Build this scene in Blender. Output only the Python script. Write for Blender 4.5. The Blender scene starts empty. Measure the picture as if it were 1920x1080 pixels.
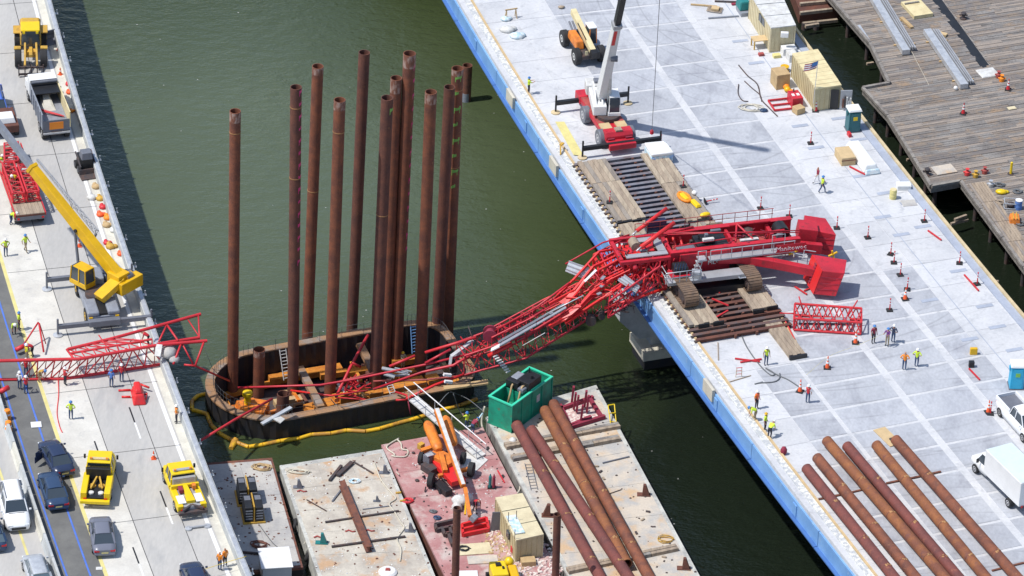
import bpy, math, random
from mathutils import Vector, Matrix
from math import sin, cos, pi, radians, hypot, atan2
random.seed(7)
S = bpy.context.scene
COL = S.collection

# ---------------- camera, light, exposure ----------------
FPX, PITCH, DIST, ROLL = 8700.0, radians(32), 405.0, 0.043
CAMP = Vector((0, -DIST*cos(PITCH), DIST*sin(PITCH)))
FWD = Vector((0, cos(PITCH), -sin(PITCH)))
_U0 = Vector((0, sin(PITCH), cos(PITCH))); _R0 = Vector((1, 0, 0))
RGT = _R0*cos(ROLL)+_U0*sin(ROLL); UPV = _U0*cos(ROLL)-_R0*sin(ROLL)
cd = bpy.data.cameras.new('camera'); cam = bpy.data.objects.new('camera', cd); COL.objects.link(cam)
cam.matrix_world = Matrix(((RGT.x, UPV.x, -FWD.x, CAMP.x), (RGT.y, UPV.y, -FWD.y, CAMP.y), (RGT.z, UPV.z, -FWD.z, CAMP.z), (0, 0, 0, 1)))
cd.sensor_width = 36; cd.lens = FPX/1920*36; cd.clip_end = 6000; cd.clip_start = 1
S.camera = cam
SUNV = Vector((-.53, -.18, 1)).normalized()          # towards the sun
w = bpy.data.worlds.new('World'); S.world = w; w.use_nodes = True
nt = w.node_tree; nt.nodes.clear()
sk = nt.nodes.new('ShaderNodeTexSky'); sk.sky_type = 'NISHITA'; sk.sun_disc = False
sk.sun_elevation = math.asin(SUNV.z); sk.sun_rotation = atan2(SUNV.x, SUNV.y)
bg = nt.nodes.new('ShaderNodeBackground'); bg.inputs[1].default_value = .15
wo = nt.nodes.new('ShaderNodeOutputWorld')
nt.links.new(sk.outputs[0], bg.inputs[0]); nt.links.new(bg.outputs[0], wo.inputs[0])
sl = bpy.data.lights.new('sun', 'SUN'); sl.energy = 4.1; sl.angle = radians(1.0); sl.color = (1, .965, .915)
so = bpy.data.objects.new('sun', sl); COL.objects.link(so); so.rotation_euler = (-SUNV).to_track_quat('-Z', 'Y').to_euler()
so.location = (0, 0, 200)
S.view_settings.view_transform = 'Standard'; S.view_settings.look = 'None'
S.view_settings.exposure = .02; S.view_settings.gamma = 1

# ---------------- helpers ----------------
def ray(px, py):
    return FWD + RGT*((px-960)/FPX) - UPV*((py-540)/FPX)
def P(px, py, z=0.0):                                   # point on the level plane at height z
    d = ray(px, py); return CAMP + d*((z-CAMP.z)/d.z)
def PY(px, py, Y):                                      # point in the upright plane at depth Y
    d = ray(px, py); return CAMP + d*((Y-CAMP.y)/d.y)
def RD(px, py, p0, L, far=True):                        # point seen there, at distance L from p0
    d = ray(px, py).normalized(); o = CAMP-p0; b = o.dot(d); c = o.length_squared-L*L
    q = b*b-c
    return CAMP+d*(-b) if q < 0 else CAMP+d*(-b+(1 if far else -1)*math.sqrt(q))
NB = (6.47e-4, -.3640, 6.87); OB = (4.5457e-4, -.2670, -35.30)
def BN(u, y, z, A=NB):                                  # bridge coordinates: u across, y along
    s = 2*A[0]*y+A[1]; k = 1/math.hypot(1, s)
    return Vector((A[0]*y*y+A[1]*y+A[2]+u*k, y-u*s*k, z))
def HD(y, A=NB): return -math.atan(2*A[0]*y+A[1])       # heading of the bridge there
HN, HO, HW = 9.5, 7.6, 3.0                              # decks: new bridge, old road, wharf

def mat(name, col, rough=.65, metal=0, col2=None, sc=1.0, lo=.4, hi=.65, det=6, var=.18, bump=0, bsc=8, stretch=None, spec=.5, c3=None, sc3=6, lo3=.62, hi3=.7, emit=0):
    m = bpy.data.materials.new(name); m.use_nodes = True
    n = m.node_tree.nodes; l = m.node_tree.links; b = n['Principled BSDF']
    b.inputs['Roughness'].default_value = rough; b.inputs['Metallic'].default_value = metal
    b.inputs['Specular IOR Level'].default_value = spec
    tc = n.new('ShaderNodeTexCoord'); vec = tc.outputs['Object']
    if stretch:
        mp = n.new('ShaderNodeMapping'); l.new(vec, mp.inputs[0])
        mp.inputs['Rotation'].default_value = (0, 0, stretch[3] if len(stretch) > 3 else 0); mp.inputs['Scale'].default_value = stretch[:3]; vec = mp.outputs[0]
    def noise(s, d=6):
        t = n.new('ShaderNodeTexNoise'); t.inputs['Scale'].default_value = s; t.inputs['Detail'].default_value = d
        t.inputs['Roughness'].default_value = .62; l.new(vec, t.inputs['Vector']); return t.outputs['Fac']
    def rng(o, a, z, x=0, y=1):
        r = n.new('ShaderNodeMapRange'); r.inputs[1].default_value = a; r.inputs[2].default_value = z; r.inputs[3].default_value = x; r.inputs[4].default_value = y
        l.new(o, r.inputs[0]); return r.outputs[0]
    def mix(f, a, c):
        x = n.new('ShaderNodeMix'); x.data_type = 'RGBA'; l.new(f, x.inputs[0])
        for i, q in ((6, a), (7, c)):
            if isinstance(q, tuple): x.inputs[i].default_value = (*q, 1)
            else: l.new(q, x.inputs[i])
        return x.outputs[2]
    c2 = col2 or tuple(q*(1-var*1.6) for q in col)
    out = mix(rng(noise(sc, det), lo, hi), tuple(col), tuple(c2))
    if c3: out = mix(rng(noise(sc3, 4), lo3, hi3), out, tuple(c3))
    if var:
        v = n.new('ShaderNodeHueSaturation'); l.new(rng(noise(sc*7+3, 3), .3, .7, 1-var*.7, 1+var*.7), v.inputs['Value']); l.new(out, v.inputs['Color']); out = v.outputs[0]
    l.new(out, b.inputs['Base Color'])
    if bump:
        bp = n.new('ShaderNodeBump'); bp.inputs['Distance'].default_value = bump; l.new(noise(bsc), bp.inputs['Height']); l.new(bp.outputs[0], b.inputs['Normal'])
    return m

class MB:
    def __init__(s): s.v = []; s.f = []; s.s = []; s.T = None; s.mi = []; s.cm = 0
    def add(s, vs, fs, sm=False):
        o = len(s.v)
        s.v += [(s.T @ Vector(q)) if s.T is not None else Vector(q) for q in vs]
        for f in fs: s.f.append([i+o for i in f]); s.s.append(sm); s.mi.append(s.cm)
        return s
    def hexa(s, a, sm=False):                           # 4 bottom, 4 top corners
        return s.add(a, [(3, 2, 1, 0), (4, 5, 6, 7), (0, 1, 5, 4), (1, 2, 6, 5), (2, 3, 7, 6), (3, 0, 4, 7)], sm)
    def box(s, x0, x1, y0, y1, z0, z1):
        return s.hexa([(x0, y0, z0), (x1, y0, z0), (x1, y1, z0), (x0, y1, z0), (x0, y0, z1), (x1, y0, z1), (x1, y1, z1), (x0, y1, z1)])
    def taper(s, x0, x1, y0, y1, z0, z1, ix, iy, iy2=None):   # box whose top is inset
        iy2 = iy if iy2 is None else iy2
        return s.hexa([(x0, y0, z0), (x1, y0, z0), (x1, y1, z0), (x0, y1, z0), (x0+ix, y0+iy, z1), (x1-ix, y0+iy, z1), (x1-ix, y1-iy2, z1), (x0+ix, y1-iy2, z1)])
    def beam(s, a, b, w, h, up=(0, 0, 1), w2=None, h2=None):
        a = Vector(a); b = Vector(b); d = (b-a).normalized(); sd = d.cross(Vector(up))
        if sd.length < 1e-4: sd = d.cross(Vector((1, 0, 0)))
        sd.normalize(); u = sd.cross(d); w2 = w if w2 is None else w2; h2 = h if h2 is None else h2
        q = [a-sd*w/2-u*h/2, a+sd*w/2-u*h/2, b+sd*w2/2-u*h2/2, b-sd*w2/2-u*h2/2, a-sd*w/2+u*h/2, a+sd*w/2+u*h/2, b+sd*w2/2+u*h2/2, b-sd*w2/2+u*h2/2]
        return s.hexa(q)
    def tube(s, a, b, r, r2=None, n=8, cap=True, t=0):
        a = Vector(a); b = Vector(b); d = (b-a)
        if d.length < 1e-5: return s
        d.normalize(); x = d.orthogonal().normalized(); y = d.cross(x); r2 = r if r2 is None else r2
        vs = [a+(x*cos(2*pi*i/n)+y*sin(2*pi*i/n))*r for i in range(n)]+[b+(x*cos(2*pi*i/n)+y*sin(2*pi*i/n))*r2 for i in range(n)]
        fs = [(i, (i+1) % n, n+(i+1) % n, n+i) for i in range(n)]
        s.add(vs, fs, n > 5)
        if t:                                           # open tube with wall thickness t
            vi = [a+(x*cos(2*pi*i/n)+y*sin(2*pi*i/n))*(r-t) for i in range(n)]+[b+(x*cos(2*pi*i/n)+y*sin(2*pi*i/n))*(r2-t) for i in range(n)]
            s.add(vi, [(n+i, n+(i+1) % n, (i+1) % n, i) for i in range(n)], True)
            s.add(vs[n:]+vi[n:], [(i, (i+1) % n, n+(i+1) % n, n+i) for i in range(n)])
            s.add(vs[:n]+vi[:n], [(i, n+i, n+(i+1) % n, (i+1) % n) for i in range(n)])
        elif cap: s.add(vs, [list(range(n))[::-1], list(range(n, 2*n))])
        return s
    def path(s, pts, r, n=6, closed=False):
        pts = [Vector(p) for p in pts]; m = len(pts); vs = []; x = None
        for i, p in enumerate(pts):
            a = pts[i-1] if (i or closed) else p; b = pts[(i+1) % m] if (i < m-1 or closed) else p
            d = (b-a).normalized()
            x = (d.orthogonal() if x is None else x-d*x.dot(d)).normalized(); y = d.cross(x)
            vs += [p+(x*cos(2*pi*k/n)+y*sin(2*pi*k/n))*r for k in range(n)]
        fs = []
        for i in range(m if closed else m-1):
            j = (i+1) % m
            fs += [(i*n+k, i*n+(k+1) % n, j*n+(k+1) % n, j*n+k) for k in range(n)]
        if not closed: fs += [list(range(n))[::-1], list(range((m-1)*n, m*n))]
        return s.add(vs, fs, True)
    def lathe(s, prof, c=(0, 0, 0), ax='Z', n=12):      # profile of (r, h)
        vs = []
        for r, h in prof:
            for i in range(n):
                a = 2*pi*i/n; p = (r*cos(a), r*sin(a), h)
                if ax == 'X': p = (h, r*cos(a), r*sin(a))
                if ax == 'Y': p = (r*sin(a), h, r*cos(a))
                vs.append(Vector(p)+Vector(c))
        m = len(prof)                                   # bands keep their own vertices, so edges stay crisp
        for i in range(m-1): s.add(vs[i*n:(i+2)*n], [(k, (k+1) % n, n+(k+1) % n, n+k) for k in range(n)], True)
        return s.add(vs[:n]+vs[-n:], [list(range(n))[::-1], list(range(n, 2*n))])
    def prism(s, pts, z0, z1):                          # plan polygon, ccw
        n = len(pts); A = sum(pts[i][0]*pts[(i+1) % n][1]-pts[(i+1) % n][0]*pts[i][1] for i in range(n))
        if A < 0: pts = pts[::-1]
        vs = [(p[0], p[1], z0) for p in pts]+[(p[0], p[1], z1) for p in pts]
        return s.add(vs, [list(range(n))[::-1], list(range(n, 2*n))]+[(i, (i+1) % n, n+(i+1) % n, n+i) for i in range(n)])
    def ext(s, prof, x0, x1, inset=0):                  # side profile (y, z) extruded across x
        n = len(prof); A = sum(prof[i][0]*prof[(i+1) % n][1]-prof[(i+1) % n][0]*prof[i][1] for i in range(n))
        if A < 0: prof = prof[::-1]
        vs = [(x0, p[0], p[1]) for p in prof]+[(x1, p[0], p[1]) for p in prof]
        return s.add(vs, [list(range(n))[::-1], list(range(n, 2*n))]+[(i, (i+1) % n, n+(i+1) % n, n+i) for i in range(n)])
    def loft(s, rings, caps=True, sm=True):
        n = len(rings[0]); vs = [p for r in rings for p in r]; m = len(rings)
        fs = [(i*n+k, i*n+(k+1) % n, (i+1)*n+(k+1) % n, (i+1)*n+k) for i in range(m-1) for k in range(n)]
        s.add(vs, fs, sm)
        if caps: s.add([*rings[0], *rings[-1]], [list(range(n))[::-1], list(range(n, 2*n))])
        return s
    def ball(s, c, r, n=8, sq=(1, 1, 1)):
        c = Vector(c); m = n//2+1; rings = []
        for i in range(m+1):
            a = pi*(i+.02)/(m+.04); rings.append([c+Vector((r*sq[0]*sin(a)*cos(2*pi*k/n), r*sq[1]*sin(a)*sin(2*pi*k/n), -r*sq[2]*cos(a))) for k in range(n)])
        return s.loft(rings)
    def build(s, name, m, parent=None, W=False, bevel=0, kind=None, label=None, jit=0):
        me = bpy.data.meshes.new(name); vs = s.v
        if W and parent is not None:
            inv = (Matrix.Translation(parent.location) @ parent.rotation_euler.to_matrix().to_4x4()).inverted() if parent.parent is None else WM[parent.name].inverted()
            vs = [inv @ q for q in vs]
        me.from_pydata([tuple(q) for q in vs], [], s.f); me.polygons.foreach_set('use_smooth', s.s)
        ms = m if isinstance(m, (list, tuple)) else [m]
        for q in ms: me.materials.append(MT[q] if isinstance(q, str) else q)
        if len(ms) > 1: me.polygons.foreach_set('material_index', s.mi)
        o = bpy.data.objects.new(name, me); COL.objects.link(o)
        if parent is not None:
            o.parent = parent; r = parent
            while r.parent is not None: r = r.parent
            WM[o.name] = Matrix.Translation(r.location) @ r.rotation_euler.to_matrix().to_4x4()
        if bevel:
            bv = o.modifiers.new('bevel', 'BEVEL'); bv.width = bevel; bv.segments = 2; bv.limit_method = 'ANGLE'
        if kind: o['kind'] = kind
        if label: o['label'] = label
        return o
WM = {}; MT = {}
def thing(name, label, cat, loc=(0, 0, 0), rz=0, group=None):
    o = bpy.data.objects.new(name, None); COL.objects.link(o); o.empty_display_size = .3
    o.location = loc; o.rotation_euler = (0, 0, rz); o['label'] = label; o['category'] = cat
    if group: o['group'] = group
    return o
def tag(o, label, cat, group=None):
    o['label'] = label; o['category'] = cat
    if group: o['group'] = group
    return o
def solo(mb, name, m, label, cat, group=None, bevel=0):  # a thing that is one mesh, origin at its foot
    c = Vector((sum(q.x for q in mb.v)/len(mb.v), sum(q.y for q in mb.v)/len(mb.v), min(q.z for q in mb.v)))
    mb.v = [q-c for q in mb.v]; o = mb.build(name, m, bevel=bevel); o.location = c
    return tag(o, label, cat, group)
def copy_tree(o, parent=None, loc=None, rz=None, label=None):
    kids = KID.get(o.name) or [c for c in bpy.data.objects if c.parent == o]; KID[o.name] = kids
    c = o.copy(); COL.objects.link(c); c.parent = parent
    if loc is not None: c.location = loc
    if rz is not None: c.rotation_euler[2] = rz
    if label: c['label'] = label
    for k in kids: copy_tree(k, c)
    return c
KID = {}
def rot(rx=0, ry=0, rz=0, t=(0, 0, 0)):
    from mathutils import Euler
    return Matrix.Translation(t) @ Euler((rx, ry, rz)).to_matrix().to_4x4()
def lerp(a, b, t): return Vector(a)*(1-t)+Vector(b)*t
def text_mesh(word, size, depth=.01):                    # flat lettering as a mesh builder in the XZ plane
    cu = bpy.data.curves.new('lettering', 'FONT'); cu.body = word; cu.size = size; cu.extrude = depth; cu.resolution_u = 1; cu.align_x = 'CENTER'
    o = bpy.data.objects.new('lettering', cu); COL.objects.link(o)
    dg = bpy.context.evaluated_depsgraph_get(); oe = o.evaluated_get(dg); me = bpy.data.meshes.new_from_object(oe); mb = MB()
    mb.add([(v.co.x, v.co.z, v.co.y) for v in me.vertices], [list(p.vertices)[::-1] for p in me.polygons])
    bpy.data.objects.remove(o); bpy.data.curves.remove(cu); return mb
# ---------------- materials ----------------
def DM(k, *a, **b): MT[k] = mat(k, *a, **b)
DM('deck_light', (.585, .59, .60), .8, col2=(.50, .51, .53), sc=.30, det=9, var=.10, c3=(.42, .43, .45), sc3=1.1, lo3=.57, hi3=.75,  bump=.01, bsc=20)
DM('deck_panel', (.38, .395, .43), .8, col2=(.47, .485, .515), sc=.22, lo=.36, hi=.66, det=10, var=.12, bump=.01, bsc=25, c3=(.31, .32, .355), sc3=.6, lo3=.50, hi3=.72, stretch=(1, .55, 1, .6))
DM('deck_light_b', (0.559, 0.563, 0.573), .8, col2=(0.477, 0.487, 0.506), sc=.30, det=9, var=.10, c3=(0.401, 0.411, 0.430), sc3=1.1, lo3=.57, hi3=.75,  bump=.01, bsc=20)
DM('deck_light_c', (0.614, 0.619, 0.630), .8, col2=(0.525, 0.536, 0.557), sc=.30, det=9, var=.10, c3=(0.441, 0.452, 0.473), sc3=1.1, lo3=.57, hi3=.75,  bump=.01, bsc=20)
DM('deck_panel_b', (0.363, 0.377, 0.411), .8, col2=(0.449, 0.463, 0.492), sc=.22, lo=.36, hi=.66, det=10, var=.12, bump=.01, bsc=25, c3=(0.296, 0.306, 0.339), sc3=.6, lo3=.50, hi3=.72, stretch=(1, .55, 1, .6))
DM('deck_panel_c', (0.399, 0.415, 0.452), .8, col2=(0.493, 0.509, 0.541), sc=.22, lo=.36, hi=.66, det=10, var=.12, bump=.01, bsc=25, c3=(0.326, 0.336, 0.373), sc3=.6, lo3=.50, hi3=.72, stretch=(1, .55, 1, .6))
DM('deck_patch', (.38, .42, .5), .8, var=.1)
DM('deck_band', (.46, .48, .50), .9, col2=(.7, .7, .66), sc=3, lo=.45, hi=.55, var=.2, bump=.05, bsc=12)
DM('blue_steel', (.20, .39, .68), .5, col2=(.15, .32, .61), sc=.5, var=.10, c3=(.28, .42, .6), sc3=1.5, lo3=.6, hi3=.75)
DM('blue_dark', (.07, .17, .42), .55, var=.08)
DM('pier_white', (.62, .58, .48), .8, col2=(.5, .46, .38), sc=.6, var=.1)
DM('pier_grey', (.52, .53, .54), .8, col2=(.3, .32, .33), sc=.4, var=.1, bump=.01)
DM('road', (.415, .405, .385), .85, col2=(.48, .465, .435), sc=.25, lo=.38, hi=.62, det=8, var=.08, c3=(.34, .34, .335), sc3=.5, lo3=.54, hi3=.75, stretch=(1, .25, 1, -.25))
DM('road_light', (.56, .54, .49), .85, col2=(.66, .64, .58), sc=.4, var=.08, c3=(.45, .44, .42), sc3=.9, lo3=.58, hi3=.75)
DM('asphalt', (.135, .135, .13), .9, col2=(.175, .175, .165), sc=.6, var=.08)
DM('parapet', (.40, .42, .42), .8, col2=(.52, .53, .52), sc=.8, var=.1)
DM('shoulder', (.62, .60, .52), .85, col2=(.50, .48, .42), sc=.7, var=.1)
DM('white', (.78, .78, .77), .45, var=.05)
DM('white_dirty', (.66, .66, .64), .6, col2=(.5, .49, .46), sc=2, var=.1)
DM('tan_line', (.62, .50, .30), .7, var=.15)
DM('paint_blue', (.09, .19, .62), .6, var=.1)
DM('paint_yellow', (.70, .62, .25), .7, var=.1)
DM('black', (.02, .021, .024), .45, var=.2)
DM('seam', (.10, .10, .10), .9, var=.2)
DM('dark_hull', (.016, .018, .026), .6, col2=(.032, .027, .025), sc=1.5, var=.3)
DM('tyre', (.028, .028, .03), .85, var=.2)
DM('rust', (.235, .080, .040), .8, col2=(.125, .048, .034), sc=1.1, det=8, var=.22, bump=.01, c3=(.30, .125, .06), sc3=2.2, lo3=.6, hi3=.75)
DM('rust_red', (.20, .058, .045), .8, col2=(.13, .045, .04), sc=.7, det=8, var=.2, bump=.01, c3=(.27, .10, .06), sc3=1.5, lo3=.6, hi3=.75)
DM('rust_orange', (.28, .105, .038), .8, col2=(.17, .06, .035), sc=.8, det=8, var=.22, bump=.01, c3=(.15, .06, .05), sc3=1.2, lo3=.58, hi3=.72)
DM('beam_brown', (.11, .085, .085), .7, col2=(.15, .07, .05), sc=1.5, var=.2)
DM('rust_dark', (.165, .062, .040), .85, col2=(.095, .042, .034), sc=.9, det=8, var=.25, bump=.01, c3=(.22, .09, .045), sc3=1.8, lo3=.62, hi3=.75)
DM('scale_rust', (.36, .25, .21), .9, col2=(.20, .08, .05), sc=3.5, lo=.44, hi=.56, var=.25, stretch=(1, 1, .35))
DM('weld', (.42, .22, .09), .8, var=.2)
DM('rust_beam', (.20, .075, .045), .8, col2=(.11, .05, .04), sc=2, var=.2)
DM('steel_beam', (.20, .20, .23), .6, col2=(.14, .10, .10), sc=1.2, lo=.45, hi=.7, var=.15)
DM('steel_dark', (.055, .05, .055), .7, col2=(.10, .06, .05), sc=2, var=.2)
DM('timber', (.40, .32, .235), .9, col2=(.26, .205, .155), sc=.9, det=8, var=.2, stretch=(2.5, .4, 1, -.35), bump=.02, bsc=6, c3=(.17, .14, .115), sc3=1.4, lo3=.6, hi3=.74)
DM('timber_b', (.46, .38, .28), .9, col2=(.33, .27, .20), sc=1.1, det=8, var=.2, stretch=(2.5, .4, 1, -.35), c3=(.2, .16, .13), sc3=1.2, lo3=.6, hi3=.74)
DM('timber_c', (.31, .27, .225), .9, col2=(.21, .18, .155), sc=.8, det=8, var=.22, stretch=(2.5, .4, 1, -.35))
DM('timber_new', (.52, .37, .19), .85, col2=(.42, .29, .15), sc=1.5, var=.15)
DM('plywood', (.60, .44, .24), .8, col2=(.5, .37, .2), sc=1.2, var=.1)
DM('plywood_pale', (.66, .58, .38), .8, col2=(.56, .48, .31), sc=1.2, var=.1)
DM('wharf', (.25, .235, .22), .95, col2=(.155, .14, .13), sc=.35, lo=.38, hi=.62, det=10, var=.3, c3=(.30, .215, .145), sc3=.45, lo3=.52, hi3=.68)
DM('wharf_side', (.20, .18, .165), .95, col2=(.32, .30, .27), sc=1.5, var=.3, bump=.05)
DM('red_paint', (.56, .022, .040), .45, col2=(.42, .02, .035), sc=.8, det=8, var=.12, c3=(.26, .03, .035), sc3=1.7, lo3=.58, hi3=.7)
DM('red_bright', (.70, .026, .024), .42, col2=(.60, .024, .03), sc=.8, det=8, var=.10, c3=(.45, .05, .05), sc3=2, lo3=.58, hi3=.7)
DM('red_rusty', (.40, .08, .07), .7, var=.2)
DM('crane_red', (.60, .03, .04), .5, var=.1)
DM('yellow', (.74, .43, .006), .4, col2=(.62, .36, .008), sc=1, var=.06)
DM('yellow_bright', (.80, .56, .01), .4, var=.05)
DM('yellow_dull', (.60, .36, .05), .6, col2=(.42, .25, .05), sc=2, var=.15)
DM('orange', (.78, .24, .03), .5, col2=(.55, .16, .03), sc=2, det=8, var=.12, c3=(.25, .12, .06), sc3=3, lo3=.62, hi3=.72)
DM('orange_wood', (.62, .25, .03), .8, col2=(.45, .14, .02), sc=1.5, var=.15)
DM('boom_float', (.85, .50, .02), .5, col2=(.48, .24, .04), sc=.5, lo=.45, hi=.55, var=.1)
DM('grey_metal', (.46, .47, .49), .45, metal=.3, var=.1)
DM('grey_dark', (.16, .17, .20), .55, var=.12)
DM('grey_mid', (.27, .29, .33), .5, col2=(.22, .235, .27), sc=2, var=.1)
DM('galv', (.60, .62, .64), .4, metal=.35, col2=(.45, .47, .5), sc=1.5, var=.12)
DM('cream', (.72, .62, .36), .6, col2=(.6, .5, .28), sc=1.2, var=.1)
DM('container', (.58, .50, .30), .65, col2=(.50, .42, .25), sc=.8, var=.1)
DM('green_hopper', (.01, .33, .20), .55, col2=(.015, .22, .14), sc=1.2, var=.15, c3=(.12, .16, .09), sc3=2.5, lo3=.62, hi3=.72)
DM('green_rim', (.05, .62, .38), .5, var=.05)
DM('toilet_green', (.02, .13, .15), .45, var=.06)
DM('toilet_blue', (.03, .42, .66), .45, var=.06)
DM('glass', (.045, .06, .075), .12, var=0, spec=.8)
DM('glass_light', (.10, .14, .17), .1, var=0, spec=.8)
DM('navy', (.028, .042, .09), .25, var=.04)
DM('slate_blue', (.035, .065, .13), .25, var=.04)
DM('steel_grey', (.17, .18, .225), .28, var=.04)
DM('car_white', (.80, .81, .82), .3, var=.02)
DM('tail_light', (.55, .01, .015), .2, var=0)
DM('head_light', (.75, .78, .8), .1, var=0)
DM('rim', (.55, .55, .56), .35, metal=.5, var=.1)
DM('barge_tan', (.57, .50, .41), .9, col2=(.42, .41, .39), sc=.45, lo=.42, hi=.6, det=9, var=.12, c3=(.56, .40, .25), sc3=.38, lo3=.53, hi3=.66)
DM('barge_pale', (.56, .52, .44), .9, col2=(.40, .36, .31), sc=.4, lo=.4, hi=.62, det=9, var=.12, c3=(.50, .33, .20), sc3=.5, lo3=.53, hi3=.66)
DM('barge_grey', (.50, .48, .44), .9, col2=(.38, .37, .36), sc=.5, lo=.4, hi=.62, det=8, var=.12, c3=(.42, .22, .13), sc3=.8, lo3=.64, hi3=.72)
DM('barge_red', (.38, .17, .165), .85, col2=(.47, .26, .25), sc=.4, lo=.4, hi=.62, det=8, var=.1, c3=(.52, .42, .38), sc3=.55, lo3=.50, hi3=.66)
DM('barge_side', (.30, .29, .27), .9, col2=(.16, .15, .14), sc=.9, var=.2, stretch=(1, 1, .3))
DM('concrete_edge', (.55, .55, .50), .9, col2=(.36, .36, .34), sc=.9, lo=.42, hi=.6, var=.15)
DM('rim_tan', (.36, .195, .09), .85, col2=(.24, .16, .11), sc=.5, lo=.4, hi=.6, det=8, var=.15, c3=(.27, .23, .20), sc3=.5, lo3=.52, hi3=.65)
DM('rope', (.60, .56, .46), .9, var=.1)
DM('cable', (.14, .15, .16), .6, var=.1)
DM('rope_red', (.70, .06, .06), .6, var=.1)
DM('pink_mark', (.75, .06, .22), .7, var=.1)
DM('green_mark', (.22, .50, .10), .7, var=.1)
DM('pale_roof', (.62, .72, .73), .5, var=.05)
DM('ice_blue', (.45, .62, .70), .5, col2=(.7, .75, .76), sc=2.5, lo=.45, hi=.55, var=.05)
DM('cone_orange', (.85, .12, .03), .5, var=.04)
DM('skin', (.42, .22, .14), .6, var=.05)
DM('hivis', (.62, .80, .05), .6, var=.05)
DM('hivis_orange', (.88, .27, .02), .6, var=.05)
DM('denim', (.05, .09, .18), .85, var=.1)
DM('dark_cloth', (.03, .03, .045), .85, var=.1)
DM('khaki', (.34, .27, .17), .85, var=.1)
DM('maroon', (.28, .03, .06), .8, var=.08)
DM('purple', (.16, .05, .22), .8, var=.08)
DM('white_cloth', (.75, .75, .76), .8, var=.04)
DM('blue_cloth', (.10, .22, .55), .8, var=.05)
DM('hat_blue', (.05, .20, .50), .35, var=0)
DM('hat_white', (.85, .85, .85), .35, var=0)
DM('teal', (.02, .20, .20), .5, var=.1)
DM('debris', (.50, .32, .30), .9, col2=(.72, .66, .60), sc=4, lo=.45, hi=.55, var=.2)
DM('ply_red', (.75, .20, .08), .6, var=.05)

def water_mat():
    m = bpy.data.materials.new('water'); m.use_nodes = True; n = m.node_tree.nodes; l = m.node_tree.links; b = n['Principled BSDF']
    tc = n.new('ShaderNodeTexCoord')
    def noi(s, sx=1, sy=1, rz=0, d=5):
        mp = n.new('ShaderNodeMapping'); mp.inputs['Scale'].default_value = (sx, sy, 1); mp.inputs['Rotation'].default_value = (0, 0, rz); l.new(tc.outputs['Object'], mp.inputs[0])
        t = n.new('ShaderNodeTexNoise'); t.inputs['Scale'].default_value = s; t.inputs['Detail'].default_value = d; l.new(mp.outputs[0], t.inputs[0]); return t.outputs['Fac']
    # silt tint round the cofferdam; bridge shade and reflections painted dark outside it
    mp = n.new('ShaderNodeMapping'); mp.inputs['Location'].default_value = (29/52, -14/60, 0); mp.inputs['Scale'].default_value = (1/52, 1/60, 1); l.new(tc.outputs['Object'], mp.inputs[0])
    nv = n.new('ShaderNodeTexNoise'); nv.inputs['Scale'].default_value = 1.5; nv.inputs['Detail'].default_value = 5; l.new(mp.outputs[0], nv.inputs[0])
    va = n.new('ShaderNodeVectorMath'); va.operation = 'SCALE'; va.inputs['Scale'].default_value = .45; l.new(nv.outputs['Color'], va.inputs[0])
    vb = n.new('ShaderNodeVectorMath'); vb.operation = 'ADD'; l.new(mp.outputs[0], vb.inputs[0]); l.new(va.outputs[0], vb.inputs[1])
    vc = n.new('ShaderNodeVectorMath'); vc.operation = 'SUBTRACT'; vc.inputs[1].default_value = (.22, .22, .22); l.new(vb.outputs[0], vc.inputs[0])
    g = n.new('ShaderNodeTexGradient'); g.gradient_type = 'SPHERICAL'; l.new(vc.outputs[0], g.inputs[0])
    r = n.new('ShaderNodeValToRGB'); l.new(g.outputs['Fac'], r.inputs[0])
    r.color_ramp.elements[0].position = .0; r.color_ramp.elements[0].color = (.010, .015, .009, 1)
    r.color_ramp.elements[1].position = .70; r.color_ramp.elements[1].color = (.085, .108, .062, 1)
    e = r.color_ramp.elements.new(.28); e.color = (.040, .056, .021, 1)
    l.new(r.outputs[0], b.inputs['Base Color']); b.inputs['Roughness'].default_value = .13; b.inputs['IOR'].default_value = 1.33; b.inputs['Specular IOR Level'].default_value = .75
    a = n.new('ShaderNodeMath'); a.operation = 'ADD'; l.new(noi(.55, 1, 1.7, -.5, 8), a.inputs[0])
    k = n.new('ShaderNodeMath'); k.operation = 'MULTIPLY'; k.inputs[1].default_value = .35; l.new(noi(2.6, 1, 1.5, -.3), k.inputs[0]); l.new(k.outputs[0], a.inputs[1])
    ct = n.new('ShaderNodeMapRange'); ct.inputs[1].default_value = .35; ct.inputs[2].default_value = .65; ct.inputs[3].default_value = .35; ct.inputs[4].default_value = 1.35; l.new(noi(.045, 1, .5, .5, 4), ct.inputs[0])
    m3 = n.new('ShaderNodeMath'); m3.operation = 'MULTIPLY'; l.new(a.outputs[0], m3.inputs[0]); l.new(ct.outputs[0], m3.inputs[1]); a = m3
    bp = n.new('ShaderNodeBump'); bp.inputs['Distance'].default_value = .40; bp.inputs['Strength'].default_value = .6; l.new(a.outputs[0], bp.inputs['Height']); l.new(bp.outputs[0], b.inputs['Normal'])
    return m
MT['water'] = water_mat()

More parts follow.
